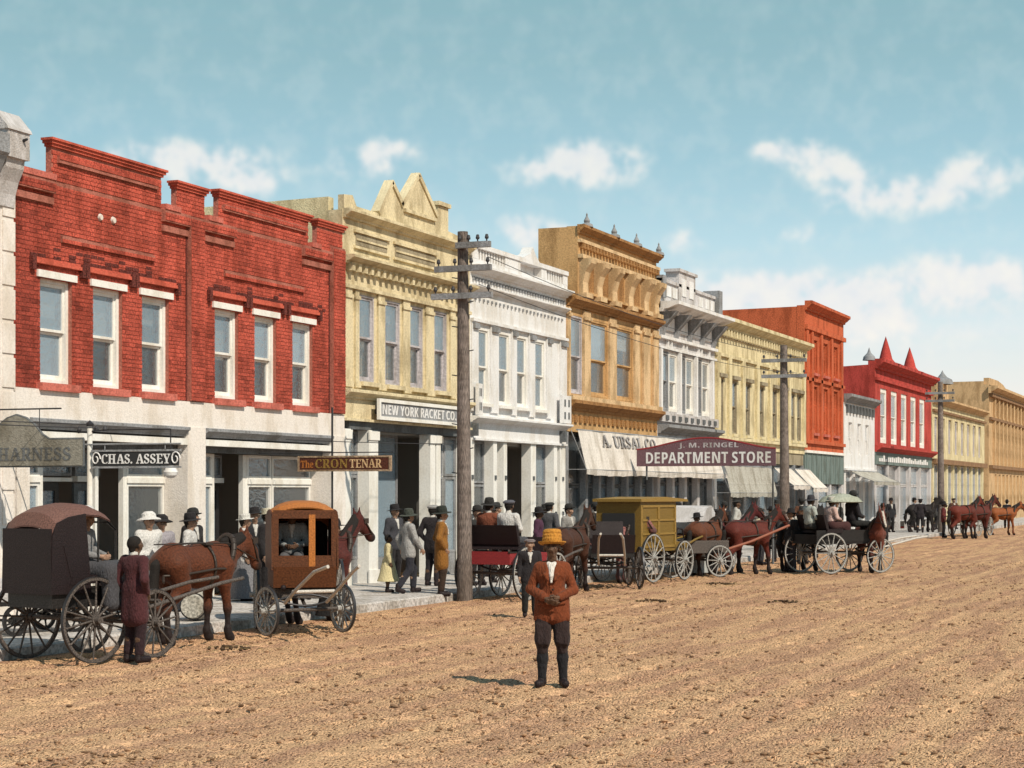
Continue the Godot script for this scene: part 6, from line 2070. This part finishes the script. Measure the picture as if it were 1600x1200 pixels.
func build_vehicles() -> void:
	# black covered buggy nearest the camera
	var o := thing("covered_buggy", "black buggy with closed dark hood and reddish roof edge at the left kerb", "buggy", V(-14.6, 0, -20.75), 77, "horse-drawn vehicles along the kerb")
	running_gear(o, -0.1, 0.95, 0.56, 0.46, 0.64, M.wheel_dark)
	buggy_box(o, -0.62, 0.90, 0.72, 0.42, M.black_wood)
	hood(o, P2([-0.66, 1.78, -0.58, 1.95, -0.38, 2.03, -0.1, 2.07, 0.15, 2.05, 0.34, 1.98, 0.46, 1.88]), 0.46, M.leather, -0.68, 0.0, 0.90, M.leather_red)
	var bk := MB.new()
	bk.box(V(-0.675, 0.90, -0.46), V(-0.655, 1.74, 0.46))
	part("rear_curtain", bk, M.leather, o)
	shafts(o, 1.0, 0.62, 0.34, 2.1, 0.35, M.wheel_dark)
	rider(o, 77, V(0.18, 1.12, 0.12), {"label": "woman in a wide white bonnet and pale collar seated in the black covered buggy", "woman": true, "tall": 1.62, "coat": [0.24, 0.24, 0.25], "legs": [0.07, 0.07, 0.08], "hat": "bonnet", "hat_col": [0.68, 0.67, 0.66], "dark": false}, -70.0)
	# brown carriage facing the camera
	o = thing("brown_carriage", "brown and orange hooded carriage facing the street with raised pale shafts", "carriage", V(-14.2, 0, -26.5), -57, "horse-drawn vehicles along the kerb")
	running_gear(o, -0.6, 0.62, 0.56, 0.38, 0.68, M.wheel, 25.0)
	var b := MB.new()
	b.slab(P2([-0.75, 0.72, 0.55, 0.72, 0.62, 1.05, -0.75, 1.1]), -0.49, 0.49)
	part("body", b, M.brown_wood, o)
	hood(o, P2([-0.85, 1.75, -0.72, 1.95, -0.4, 2.05, 0.0, 2.08, 0.4, 2.05, 0.58, 1.97]), 0.51, M.brown_wood, -0.86, 0.62, 1.0, M.orange_wood)
	for q in [[0.54, 1.0, -0.51, 1.9, -0.41], [0.54, 1.0, 0.41, 1.9, 0.51], [0.54, 1.0, -0.16, 1.86, -0.06], [0.53, 1.0, -0.51, 1.22, 0.51], [0.53, 1.8, -0.49, 1.93, 0.49]]:
		var f := MB.new()
		f.box(V(q[0], q[1], q[2]), V(q[0] + 0.05, q[3], q[4]))
		part("front_post" if q[3] > 1.5 else "front_rail", f, M.orange_wood if q[2] == -0.16 else M.brown_wood, o)
	var rb := MB.new()
	rb.box(V(-0.84, 1.0, -0.49), V(-0.81, 1.74, 0.49))
	part("rear_curtain", rb, M.leather, o)
	var un := MB.new()
	un.box(V(-0.5, 0.55, -0.45), V(0.45, 0.70, 0.45))
	part("undercarriage", un, M.wheel_dark, o)
	shafts(o, 0.75, 0.5, 0.34, 1.7, 0.62, M.shaft, 14.0)
	rider(o, -57, V(0.0, 1.12, 0.16), {"label": "person in pale grey seated inside the brown hooded carriage", "tall": 1.62, "coat": [0.28, 0.30, 0.31], "legs": [0.1, 0.1, 0.11], "hat": "", "dark": true}, -5.0)
	# red open buggy
	o = thing("open_buggy", "open buggy with red body and pale wheels just beyond the nearest utility pole", "buggy", V(-14.55, 0, -36.3), 82, "horse-drawn vehicles along the kerb")
	running_gear(o, -0.55, 0.75, 0.55, 0.48, 0.68, M.wheel)
	buggy_box(o, -0.95, 1.0, 0.74, 0.52, M.red_wood)
	shafts(o, 0.75, 0.6, 0.32, 2.0, 0.35, M.wheel_dark)
	rider(o, 82, V(-0.45, 1.15, 0.2), {"label": "man in white shirt and dark cap seated in the red buggy", "coat": [0.62, 0.61, 0.60], "legs": [0.06, 0.06, 0.07], "hat": "cap", "hat_col": [0.10, 0.10, 0.12]})
	rider(o, 82, V(-0.45, 1.15, -0.28), {"label": "man in reddish brown coat seated at the left in the red buggy", "coat": [0.22, 0.07, 0.04], "legs": [0.04, 0.04, 0.05], "hat": "felt", "hat_col": [0.03, 0.03, 0.03]})
	# grey buggy behind the boys, shafts propped up
	o = thing("open_buggy", "dark buggy with propped pale shafts behind the boy in the rust jacket", "buggy", V(-14.3, 0, -41.6), -60, "horse-drawn vehicles along the kerb")
	running_gear(o, -0.55, 0.7, 0.55, 0.48, 0.68, M.wheel_dark)
	buggy_box(o, -0.9, 0.95, 0.72, 0.5, M.black_wood)
	shafts(o, 0.8, 0.55, 0.3, 1.9, 0.75, M.shaft, -12.0)
	# yellow delivery wagon
	o = thing("delivery_wagon", "boxy mustard yellow delivery wagon with panelled sides", "wagon", V(-14.5, 0, -45.0), 80, "horse-drawn vehicles along the kerb")
	running_gear(o, -0.75, 0.95, 0.60, 0.50, 0.72, M.wheel)
	b = MB.new()
	b.slab(P2([-1.2, 0.75, 1.35, 0.75, 1.35, 0.92, 0.75, 0.98, 0.70, 1.98, -1.2, 1.98]), -0.60, 0.60)
	part("body", b, M.gold_wood, o)
	var rf := MB.new()
	rf.slab(P2([-1.3, 1.98, 1.25, 1.98, 1.2, 2.04, 0.0, 2.10, -1.3, 2.05]), -0.68, 0.68)
	part("roof", rf, M.gold_trim, o)
	for s in [-1.0, 1.0]:
		for q in [[-1.15, 0.66, 1.84, 1.90], [-1.15, 0.66, 1.50, 1.55], [-1.15, 0.66, 1.16, 1.21], [-1.15, 0.66, 0.84, 0.9], [-1.2, -1.12, 0.84, 1.9], [-0.3, -0.22, 0.9, 1.84], [0.6, 0.68, 0.84, 1.9]]:
			var tm := MB.new()
			tm.box(V(q[0], q[2], 0.602 * s), V(q[1], q[3], 0.625 * s))
			part("side_moulding", tm, M.gold_trim, o)
		var rn := MB.new()
		rn.path([V(0.72, 1.0, 0.58 * s), V(0.85, 1.3, 0.58 * s), V(1.1, 1.28, 0.58 * s), V(1.2, 1.05, 0.58 * s)], 0.022, 6)
		part("seat_rail", rn, M.leather, o)
	var dr := MB.new()
	dr.box(V(-1.222, 0.85, -0.45), V(-1.202, 1.7, 0.45))
	part("rear_opening_shade", dr, M.dark, o)  # near-black panel paints the dark of the open rear on a solid body
	shafts(o, 0.95, 0.65, 0.34, 2.0, 0.4, M.gold_wood)
	rider(o, 80, V(0.85, 1.12, 0.0), {"label": "driver in pale shirt and dark hat on the yellow delivery wagon", "coat": [0.45, 0.45, 0.45], "legs": [0.05, 0.05, 0.05], "hat": "felt", "hat_col": [0.03, 0.03, 0.03]})
	# pale grey buggy
	o = thing("hooded_buggy", "buggy with pale grey folded hood between the yellow wagon and the red horses", "buggy", V(-14.6, 0, -50.3), 84, "horse-drawn vehicles along the kerb")
	running_gear(o, -0.5, 0.75, 0.56, 0.48, 0.68, M.wheel)
	buggy_box(o, -0.9, 1.0, 0.74, 0.5, M.grey)
	var hd := MB.new()
	hd.slab(P2([-0.95, 1.1, -0.2, 1.2, -0.1, 1.65, -0.35, 1.85, -0.7, 1.78, -1.1, 1.4]), -0.58, 0.58)
	part("hood", hd, M.cast, o)
	# open wagon drawn by the red team
	o = thing("farm_wagon", "low dark farm wagon behind the pair of red-brown horses", "wagon", V(-14.3, 0, -47.6), 50, "horse-drawn vehicles along the kerb")
	running_gear(o, -0.7, 0.8, 0.50, 0.42, 0.70, M.wheel)
	b = MB.new()
	b.box(V(-1.2, 0.62, -0.55), V(1.2, 0.68, 0.55))
	b.box(V(-1.2, 0.68, 0.50), V(1.2, 0.95, 0.55))
	b.box(V(-1.2, 0.68, -0.55), V(1.2, 0.95, -0.50))
	b.box(V(-1.2, 0.68, -0.50), V(-1.15, 0.95, 0.50))
	part("body", b, M.wheel_dark, o)
	for s in [-1.0, 1.0]:
		var sh := MB.new()
		sh.path([V(0.9, 0.62, 0.42 * s), V(2.0, 0.9, 0.42 * s), V(3.3, 1.32, 0.36 * s)], 0.035, 7)
		part("shaft", sh, mat(lin(0.30, 0.11, 0.07), 0.6, 0.2, 2.0, 0.1, false), o)
	# black open carriage out in the street
	o = thing("open_carriage", "black open carriage with small pale canopy out in the roadway", "carriage", V(-10.95, 0, -51.6), 50, "horse-drawn vehicles along the kerb")
	running_gear(o, -0.75, 0.95, 0.56, 0.48, 0.68, M.wheel)
	buggy_box(o, -1.1, 1.15, 0.80, 0.55, M.black_wood)
	b = MB.new()
	b.box(V(-1.15, 0.86, -0.57), V(1.1, 1.18, -0.53))
	b.box(V(-1.15, 0.86, 0.53), V(1.1, 1.18, 0.57))
	part("side_panel", b, M.black_wood, o)
	shafts(o, 1.0, 0.62, 0.34, 2.0, 0.35, M.shaft)
	var cn := MB.new()
	cn.lathe(P2([0.0, 0.24, 0.25, 0.21, 0.48, 0.13, 0.62, 0.0, 0.60, -0.02, 0.46, 0.10, 0.0, 0.20]), V(0.1, 1.95, 0), 10)
	part("canopy", cn, mat(lin(0.42, 0.44, 0.36), 0.9, 0.2), o)
	var st := MB.new()
	st.tube(V(0.1, 1.0, 0), V(0.1, 2.2, 0), 0.015, 0.015, 6)
	part("canopy_stick", st, M.black_wood, o)
	rider(o, 50, V(0.35, 1.28, 0.2), {"label": "driver in long black coat and dark hat on the black open carriage", "tall": 1.75, "coat": [0.02, 0.018, 0.022], "legs": [0.02, 0.02, 0.02], "hat": "bowler"})
	rider(o, 50, V(-0.35, 1.22, 0.15), {"label": "passenger in pale pink blouse seated behind the black-coated driver", "woman": true, "tall": 1.6, "coat": [0.60, 0.42, 0.38], "legs": [0.07, 0.03, 0.03], "hat": "straw", "hat_col": [0.6, 0.58, 0.52]})
	rider(o, 50, V(-0.95, 1.22, 0.0), {"label": "passenger in pale grey at the rear of the black open carriage", "tall": 1.65, "coat": [0.42, 0.45, 0.42], "legs": [0.06, 0.06, 0.06], "hat": "felt", "hat_col": [0.05, 0.05, 0.06]})
	# far wagons at the right
	o = thing("farm_wagon", "far dark wagon behind the red horses near the right edge", "wagon", V(-14.0, 0, -98.5), 78, "horse-drawn vehicles along the kerb")
	running_gear(o, -0.8, 0.9, 0.55, 0.48, 0.70, M.wheel)
	b = MB.new()
	b.box(V(-1.3, 0.7, -0.6), V(1.3, 1.15, 0.6))
	part("body", b, M.wheel_dark, o)
	# low hand truck on the pavement
	o = thing("hand_truck", "low black hand truck with curved handle at the left edge on the pavement", "cart", V(-16.75, WALK, -22.9), 75, "")
	for x in [-0.55, 0.55]:
		for s in [-1.0, 1.0]:
			wheel(o, 0.22, V(x, 0.22, 0.36 * s), 0, M.black_wood, 6)
		var ax := MB.new()
		ax.tube(V(x, 0.22, -0.36), V(x, 0.22, 0.36), 0.02, 0.02)
		part("axle", ax, M.iron, o)
	b = MB.new()
	b.box(V(-0.85, 0.44, -0.42), V(0.85, 0.50, 0.42))
	part("bed", b, M.black_wood, o)
	b = MB.new()
	b.box(V(-0.80, 0.502, -0.38), V(0.2, 0.80, 0.30))
	part("crate_load", b, M.cast, o)
	var hn := MB.new()
	hn.path([V(0.85, 0.46, 0), V(1.0, 0.62, 0), V(0.98, 0.95, 0), V(0.82, 1.1, 0), V(0.62, 1.12, 0), V(0.48, 1.02, 0)], 0.022, 7)
	part("handle", hn, M.iron, o)
	# keg on the kerb behind the nearest horse
	o = thing("keg", "pale wooden keg lying on the pavement beyond the nearest brown horse", "barrel", V(-15.95, WALK + 0.24, -26.2), 20, "")
	var kg := MB.new()
	kg.lathe(P2([0.0, -0.36, 0.18, -0.36, 0.235, -0.12, 0.24, 0.0, 0.235, 0.12, 0.18, 0.36, 0.0, 0.36]), Vector3.ZERO, 16)
	var kk := part("staves", kg, M.old_canvas, o)
	kk.rotation_degrees.x = 90
	for q in [-0.26, -0.1, 0.1, 0.26]:
		var hp := MB.new()
		hp.ring(0.245 - absf(q) * 0.1, 0.2, 0.035, 18, V(0, 0, q))
		part("hoop", hp, M.iron, o)
	o = thing("bushel_basket", "shallow wicker basket of pinkish goods on the pavement beside the woman in black", "basket", V(-17.4, WALK, -31.6), 0, "")
	b = MB.new()
	b.lathe(P2([0.0, 0.0, 0.24, 0.0, 0.32, 0.34, 0.34, 0.36, 0.30, 0.36, 0.26, 0.26, 0.0, 0.28]), Vector3.ZERO, 16, 1.0, 0.02, 16)
	part("basket", b, M.tan, o)
	b = MB.new()
	for q in 14:
		b.lathe(P2([0.0, -0.05, 0.05, -0.02, 0.055, 0.02, 0.0, 0.06]), V(0.19 * cos(q * 2.4) * sqrt(q / 14.0), 0.33, 0.19 * sin(q * 2.4) * sqrt(q / 14.0)), 7)
	stuff(part("goods", b, M.red_stone, o))

func build_horses() -> void:
	var bay := Color(0.115, 0.034, 0.013)
	var black := Color(0.022, 0.015, 0.012)
	var g := "horses and mules in the street"
	horse("large bay-brown horse harnessed to the black covered buggy at the left", g, V(-14.62, 0, -24.0), 75, "bay", bay, black, 0.85, 0.4, false, false, 1.02)
	horse("dark red horse standing beyond the brown hooded carriage", g, V(-15.0, 0, -28.6), 72, "red", Color(0.085, 0.018, 0.012), black, 0.1, 0.3)
	horse("dark bay horse harnessed to the red buggy", g, V(-14.35, 0, -39.3), 84, "darkbay", Color(0.07, 0.025, 0.015), black, 0.1, 0.6)
	horse("pinkish roan horse behind the boy in the rust jacket", g, V(-15.0, 0, -43.6), 30, "roan", Color(0.30, 0.12, 0.11), Color(0.12, 0.06, 0.06), 0.35, 0.3, false, false, 0.97)
	horse("brown horse harnessed to the yellow delivery wagon", g, V(-13.9, 0, -48.6), 76, "bay2", Color(0.13, 0.04, 0.016), black, 0.3, -0.5)
	horse("nearer red-brown horse of the pair pulling the low farm wagon", g, V(-12.95, 0, -49.6), 48, "team", Color(0.12, 0.022, 0.012), black, 0.25, 0.7)
	horse("farther dark red horse of the pair pulling the low farm wagon", g, V(-13.75, 0, -50.2), 48, "team2", Color(0.10, 0.016, 0.016), black, 0.0, -0.6)
	horse("black horse ahead of the red-brown pair", g, V(-12.2, 0, -52.3), 62, "blackhorse", Color(0.02, 0.018, 0.018), black, 0.2, 0.5)
	horse("reddish mule with upright ears and pale nose beside the black open carriage", g, V(-10.15, 0, -52.3), -62, "mule", Color(0.17, 0.05, 0.032), Color(0.03, 0.02, 0.02), 0.3, 0.25, true, true, 0.98, "mule")
	horse("far dark red horse near the right edge with a dark wagon", g, V(-13.5, 0, -92.4), 52, "farred", Color(0.16, 0.03, 0.018), black, 0.25, 0.7, false, false, 1.12)
	horse("second far dark red horse near the right edge, behind the first", g, V(-12.9, 0, -93.2), 52, "farred2", Color(0.12, 0.024, 0.018), black, 0.1, -0.6, false, false, 1.12)
	horse("far orange-brown horse at the right edge", g, V(-12.7, 0, -101.0), 30, "sorrel", Color(0.30, 0.09, 0.025), Color(0.2, 0.07, 0.03), 0.5, 0.4)
	horse("far black horse standing on the pavement among the crowd", g, V(-16.6, WALK, -99.0), 20, "blackhorse", black, black, 0.2, 0.5)
	horse("far black mule half hidden among the distant crowd", g, V(-17.2, WALK, -103.5), 40, "darkmule", Color(0.03, 0.022, 0.02), black, 0.2, 0.4, true, false, 0.95, "mule")

func build_people() -> void:
	var k := [0.022, 0.02, 0.022]
	# the boy in the roadway
	person({"label": "boy in rust jacket, orange soft hat and dark knee breeches standing in the roadway", "at": V(-7.5, 0.0, -19.97), "turn": 17.0, "tall": 1.68, "pose": "boy", "fine": true, "dark": true, "coat": [0.19, 0.048, 0.018], "legs": [0.034, 0.022, 0.022], "hat": "soft", "hat_col": [0.54, 0.24, 0.04], "shirt": [0.72, 0.68, 0.64], "group": "boys in the roadway"})
	person({"label": "boy in black with grey cap, half hidden behind the boy in the rust jacket", "at": V(-12.1, 0.0, -31.1), "turn": 25.0, "tall": 1.36, "pose": "stand", "fine": false, "coat": [0.025, 0.022, 0.025], "legs": [0.02, 0.02, 0.02], "hat": "cap", "hat_col": [0.24, 0.20, 0.20], "dark": false, "group": "boys in the roadway"})
	person({"label": "man in dark maroon suit standing by the wheel of the black covered buggy", "at": V(-13.62, 0, -20.85), "turn": 165, "tall": 1.62, "pose": "pockets", "coat": [0.075, 0.024, 0.028], "legs": [0.03, 0.016, 0.02], "hat": "", "long": true})
	person({"label": "woman in black with long skirt standing beside the brown carriage", "at": V(-15.0, 0.02, -29.2), "turn": 60, "tall": 1.66, "woman": true, "coat": k, "legs": [0.018, 0.018, 0.02], "hat": "felt", "hat_col": k})
	# passers-by behind the bay horse
	person({"label": "woman in wide white hat on the pavement behind the bay-brown horse", "at": V(-17.55, WALK, -27.3), "turn": 60, "tall": 1.66, "woman": true, "pose": "walk", "coat": [0.66, 0.65, 0.64], "legs": [0.1, 0.1, 0.11], "hat": "bonnet", "hat_col": [0.72, 0.71, 0.70], "dark": false})
	person({"label": "woman in white blouse and black hat on the pavement behind the bay-brown horse", "at": V(-17.3, WALK, -28.2), "turn": 110, "tall": 1.64, "woman": true, "coat": [0.62, 0.61, 0.60], "legs": [0.05, 0.05, 0.06], "hat": "felt", "hat_col": k, "dark": false})
	person({"label": "man in black bowler hat near the pier between the two red-brick shops", "at": V(-18.1, WALK, -29.6), "turn": 80, "tall": 1.70, "coat": k, "legs": k, "hat": "bowler"})
	person({"label": "man in dark hat by the second shop's doorway behind the bay-brown horse", "at": V(-18.35, WALK, -32.3), "turn": 40, "tall": 1.70, "coat": [0.03, 0.03, 0.035], "legs": k, "hat": "felt", "hat_col": k})
	person({"label": "woman in white hat by the second red-brick shop window", "at": V(-18.0, WALK, -31.3), "turn": 120, "tall": 1.6, "woman": true, "coat": [0.6, 0.58, 0.57], "legs": [0.2, 0.2, 0.22], "hat": "straw", "hat_col": [0.7, 0.69, 0.66], "dark": false})
	person({"label": "woman in lilac-grey blouse and black hat by the tall shop window behind the bay-brown horse", "at": V(-18.0, WALK, -28.4), "turn": 50, "tall": 1.6, "woman": true, "coat": [0.34, 0.32, 0.36], "legs": [0.04, 0.04, 0.05], "hat": "bonnet", "hat_col": k})
	person({"label": "man in light straw hat and black coat between the two carriages on the pavement", "at": V(-17.0, WALK, -30.4), "turn": 95, "tall": 1.72, "coat": k, "legs": k, "hat": "straw", "hat_col": [0.62, 0.58, 0.46]})
	person({"label": "man in dark green coat on the pavement beyond the brown hooded carriage", "at": V(-17.0, WALK, -32.2), "turn": 150, "tall": 1.7, "pose": "walk", "coat": [0.03, 0.045, 0.035], "legs": k, "hat": "bowler"})
	# group before the yellow building
	person({"label": "girl in short pale yellow dress on the pavement before the yellow building", "at": V(-16.75, WALK, -35.0), "turn": 120, "tall": 1.18, "short": true, "woman": true, "coat": [0.64, 0.56, 0.34], "legs": [0.66, 0.58, 0.34], "hat": ""})
	person({"label": "man in pale grey coat and dark trousers on the pavement before the yellow building", "at": V(-16.2, WALK, -34.8), "turn": 140, "tall": 1.66, "pose": "walk", "coat": [0.36, 0.36, 0.36], "legs": [0.03, 0.03, 0.04], "hat": "felt", "hat_col": [0.06, 0.07, 0.06]})
	person({"label": "man in black suit with pale cap facing away, left of the nearest utility pole", "at": V(-17.0, WALK, -37.8), "turn": 170, "tall": 1.76, "pose": "pockets", "coat": [0.03, 0.026, 0.03], "legs": [0.028, 0.024, 0.03], "hat": "cap", "hat_col": [0.3, 0.3, 0.3]})
	person({"label": "man in amber-brown coat and dark hat standing against the nearest utility pole", "at": V(-15.55, 0.1, -35.0), "turn": 120, "tall": 1.76, "long": true, "pose": "pockets", "coat": [0.26, 0.115, 0.025], "legs": [0.045, 0.028, 0.02], "hat": "felt", "hat_col": [0.03, 0.035, 0.03]})
	person({"label": "man in dark suit half hidden behind the nearest utility pole", "at": V(-16.2, WALK, -38.4), "turn": 60, "tall": 1.7, "coat": [0.03, 0.03, 0.03], "legs": k, "hat": "bowler"})
	person({"label": "man in dark grey coat at the door of the yellow building", "at": V(-18.6, WALK, -39.2), "turn": 70, "tall": 1.72, "coat": [0.05, 0.05, 0.06], "legs": k, "hat": "felt", "hat_col": k})
	# along the white and ochre shops
	var n := 0
	for q in [[-17.6, -42.6, "man in black hat before the white building's left window", 0.03, 0.03, 0.035, "felt"], [-18.2, -44.4, "man in brown coat before the white building's column", 0.16, 0.06, 0.035, "bowler"], [-17.2, -45.6, "man in grey coat walking before the white building's doorway", 0.09, 0.09, 0.1, "cap"], [-18.0, -47.4, "man in olive coat before the white building's doorway", 0.07, 0.07, 0.04, "felt"], [-17.4, -49.8, "man in black suit at the corner of the white building", 0.025, 0.025, 0.03, "bowler"], [-16.6, -50.6, "man in plum coat near the awning's left end", 0.13, 0.05, 0.09, "felt"], [-17.5, -53.5, "man in dark coat under the lettered white awning", 0.03, 0.03, 0.03, "straw"], [-16.9, -57.0, "man in grey shirt under the DEPARTMENT STORE sign", 0.22, 0.24, 0.24, "felt"], [-16.2, -60.5, "man in white shirt at the kerb beyond the DEPARTMENT STORE sign", 0.5, 0.5, 0.48, "cap"], [-17.3, -63.0, "man in black under the second white awning", 0.025, 0.025, 0.03, "bowler"], [-16.4, -66.9, "man in dark coat beside the middle utility pole", 0.03, 0.028, 0.03, "felt"], [-16.8, -72.5, "man in brown suit beyond the middle utility pole", 0.11, 0.05, 0.03, "bowler"], [-17.0, -80.0, "man in black before the orange-red building's front", 0.03, 0.03, 0.03, "felt"]]:
		person({"label": q[2], "at": V(q[0], WALK, q[1]), "turn": [40, 110, 170, 75, 200, 20, 140][n % 7], "tall": 1.68 + 0.05 * (n % 3), "pose": ["stand", "walk", "pockets"][n % 3], "coat": [q[3], q[4], q[5]], "legs": [0.03 + 0.02 * (n % 2), 0.03, 0.03], "hat": q[6], "hat_col": [0.5, 0.46, 0.34] if q[6] == "straw" else [0.035, 0.035, 0.035]})
		n += 1
	person({"label": "man in dark grey coat on the pavement just right of the nearest utility pole", "at": V(-16.5, WALK, -39.7), "turn": 40, "tall": 1.7, "pose": "pockets", "coat": [0.05, 0.05, 0.055], "legs": k, "hat": "felt", "hat_col": k})
	person({"label": "woman in dark plum dress and hat behind the hat of the boy in rust", "at": V(-16.5, WALK, -43.0), "turn": 100, "tall": 1.64, "woman": true, "coat": [0.08, 0.03, 0.06], "legs": [0.05, 0.02, 0.04], "hat": "felt", "hat_col": k})
	person({"label": "man in pale jacket on the kerb behind the propped buggy shafts", "at": V(-16.3, WALK, -44.6), "turn": 75, "tall": 1.7, "coat": [0.3, 0.29, 0.28], "legs": k, "hat": "bowler"})
	person({"label": "woman in pale grey dress beside the grey folded-hood buggy", "at": V(-14.2, 0, -48.9), "turn": 40, "tall": 1.6, "woman": true, "coat": [0.46, 0.47, 0.46], "legs": [0.42, 0.44, 0.44], "hat": "felt", "hat_col": k})
	person({"label": "man in dark coat at the heads of the red-brown pair", "at": V(-12.2, 0, -51.4), "turn": -40, "tall": 1.7, "coat": k, "legs": [0.04, 0.04, 0.05], "hat": "felt", "hat_col": k})
	person({"label": "man in black walking in the road far beyond the black open carriage", "at": V(-13.9, 0, -74.0), "turn": 20, "tall": 1.72, "pose": "walk", "coat": k, "legs": k, "hat": "bowler"})
	person({"label": "man in white shirt and dark trousers standing in the road beyond the red horses", "at": V(-13.3, 0, -57.5), "turn": 30, "tall": 1.72, "pose": "reach", "coat": [0.62, 0.60, 0.55], "legs": [0.05, 0.05, 0.05], "hat": "felt", "hat_col": [0.04, 0.04, 0.04]})
	person({"label": "man in pale shirt beside the black horse ahead of the red-brown pair", "at": V(-14.3, 0, -56.2), "turn": 80, "tall": 1.7, "coat": [0.5, 0.46, 0.36], "legs": [0.04, 0.04, 0.05], "hat": "cap", "hat_col": [0.05, 0.05, 0.05]})
	for q in [[-15.6, -47.5, "man in black bowler at the kerb behind the yellow wagon", "bowler", 0.03, 0.03, 0.03], [-15.9, -48.6, "woman in white blouse at the kerb beyond the yellow wagon", "straw", 0.55, 0.54, 0.5], [-15.8, -52.5, "man in brown hat and coat at the kerb under the DEPARTMENT STORE sign", "felt", 0.12, 0.06, 0.03], [-15.0, -53.5, "man in blue-grey coat in the road below the DEPARTMENT STORE sign", "cap", 0.08, 0.09, 0.12], [-14.6, -58.8, "man in black coat standing among the carriages beyond the black horse", "bowler", 0.025, 0.025, 0.03], [-14.2, -63.0, "man in tan coat in the road near the middle utility pole", "felt", 0.3, 0.2, 0.1]]:
		person({"label": q[2], "at": V(q[0], WALK if q[0] < -15.4 else 0.0, q[1]), "turn": fmod(q[1] * 37.0, 360.0), "tall": 1.7, "woman": q[3] == "straw", "coat": [q[4], q[5], q[6]], "legs": k, "hat": q[3], "hat_col": [0.5, 0.46, 0.36] if q[3] == "straw" else k})
	# far crowd
	n = 0
	for q in [[-18.0, -98.0, "far man in black nearest in the crowd before the crimson building"], [-17.4, -101.5, "far man in blue-grey before the crimson building's middle"], [-16.4, -97.5, "far man in black at the kerb before the crimson building"], [-16.0, -101.5, "far man in dark blue next to the third utility pole"], [-16.9, -105.5, "far man in grey behind the crowd before the crimson building"], [-16.3, -108.0, "far man in brown last of the crowd before the third utility pole"], [-14.6, -93.5, "far man in dark red holding the far red horses"], [-14.6, -118.0, "far man in black sitting high near the right edge"], [-15.0, -112.0, "far man in tan near the right edge"]]:
		person({"label": q[2], "at": V(q[0], WALK if q[0] < -15.4 else 0.0, q[1]), "turn": [40, 100, 190, 70, 150][n % 5], "tall": 1.72, "pose": ["stand", "walk", "pockets"][n % 3], "coat": [[0.025, 0.025, 0.03], [0.06, 0.07, 0.1], [0.03, 0.025, 0.03], [0.04, 0.05, 0.09], [0.1, 0.1, 0.1], [0.1, 0.05, 0.03], [0.14, 0.03, 0.03], [0.02, 0.02, 0.025], [0.35, 0.24, 0.12]][n], "legs": k, "hat": ["felt", "bowler", "cap"][n % 3], "hat_col": k})
		n += 1

func _ready() -> void:
	# camera: level, turned towards the shops, the lens shifted up
	var cam := Camera3D.new()
	cam.name = "camera"
	add_child(cam)
	cam.position = V(0, 2.2, 0)
	cam.rotation_degrees.y = 21.8048
	cam.projection = Camera3D.PROJECTION_FRUSTUM
	cam.near = 0.1
	cam.size = 0.1 * 1200.0 / 2937.0
	cam.frustum_offset = Vector2(0.0, 0.1 * 170.0 / 2937.0)
	cam.far = 3000.0
	cam.current = true
	# sky, sun, exposure
	var env := Environment.new()
	env.background_mode = Environment.BG_SKY
	var sky := Sky.new()
	var pan := PanoramaSkyMaterial.new()
	pan.panorama = build_sky()
	pan.energy_multiplier = 1.0
	sky.sky_material = pan
	env.sky = sky
	env.tonemap_mode = Environment.TONE_MAPPER_LINEAR
	env.tonemap_exposure = 1.14
	env.sdfgi_enabled = true
	env.ssao_enabled = true
	env.ssil_enabled = true
	var we := WorldEnvironment.new()
	we.name = "world_environment"
	we.environment = env
	add_child(we)
	var sun := DirectionalLight3D.new()
	sun.name = "sun"
	sun.light_energy = 1.4
	sun.light_color = Color(1.0, 0.95, 0.87)
	sun.light_angular_distance = 0.5
	sun.shadow_enabled = true
	add_child(sun)
	sun.look_at_from_position(Vector3.ZERO, V(-0.60, -0.70, -0.36), Vector3.UP)
	make_materials()
	# setting and large structure
	build_ground()
	build_white_edge()
	build_red_pair()
	build_yellow()
	build_white()
	build_ochre()
	build_grey()
	build_pale_yellow()
	build_orange_tower()
	build_far()
	utility_pole("tall brown wooden utility pole with three crossarms before the yellow and white buildings", -15.25, -35.4, 7.55, 0.15, [[6.22, 0.62, 0.72], [6.78, 0.55, 0.70], [7.25, 0.08, 0.68]])
	utility_pole("middle distant utility pole with two crossarms before the pale yellow building", -15.7, -65.0, 7.3, 0.17, [[6.2, 0.75, 0.85], [6.75, 0.75, 0.85]], 0.1)
	utility_pole("farthest utility pole, before the far yellowish building", -15.7, -99.5, 7.9, 0.17, [[6.9, 0.75, 0.75], [7.3, 0.75, 0.75]], 0.1)
	build_signs()
	wire("telegraph_wire", "thin wire running from the left edge to the white sign post", V(-18.8, 3.35, -20.6), V(-17.2, 3.28, -25.05), 0.02)
	wire("telegraph_wire", "second thin wire from the left edge to the white sign post", V(-18.8, 3.28, -20.0), V(-17.05, 3.22, -25.05), 0.02)
	wire("telegraph_wire", "thin dark wire from the red-brick shop to the nearest utility pole", V(-18.70, 3.30, -34.2), V(-15.3, 3.20, -35.3), 0.02)
	for q in 2:
		wire("telegraph_wire", ["faint upper wire between the nearest and middle utility poles", "faint lower wire between the nearest and middle utility poles"][q], V(-15.25 + 0.6 - 0.2 * q, [7.0, 6.45][q], -35.3), V(-15.7 + 0.7 - 0.2 * q, [6.95, 6.4][q], -64.9), 0.35)
	build_vehicles()
	build_horses()
	build_people()
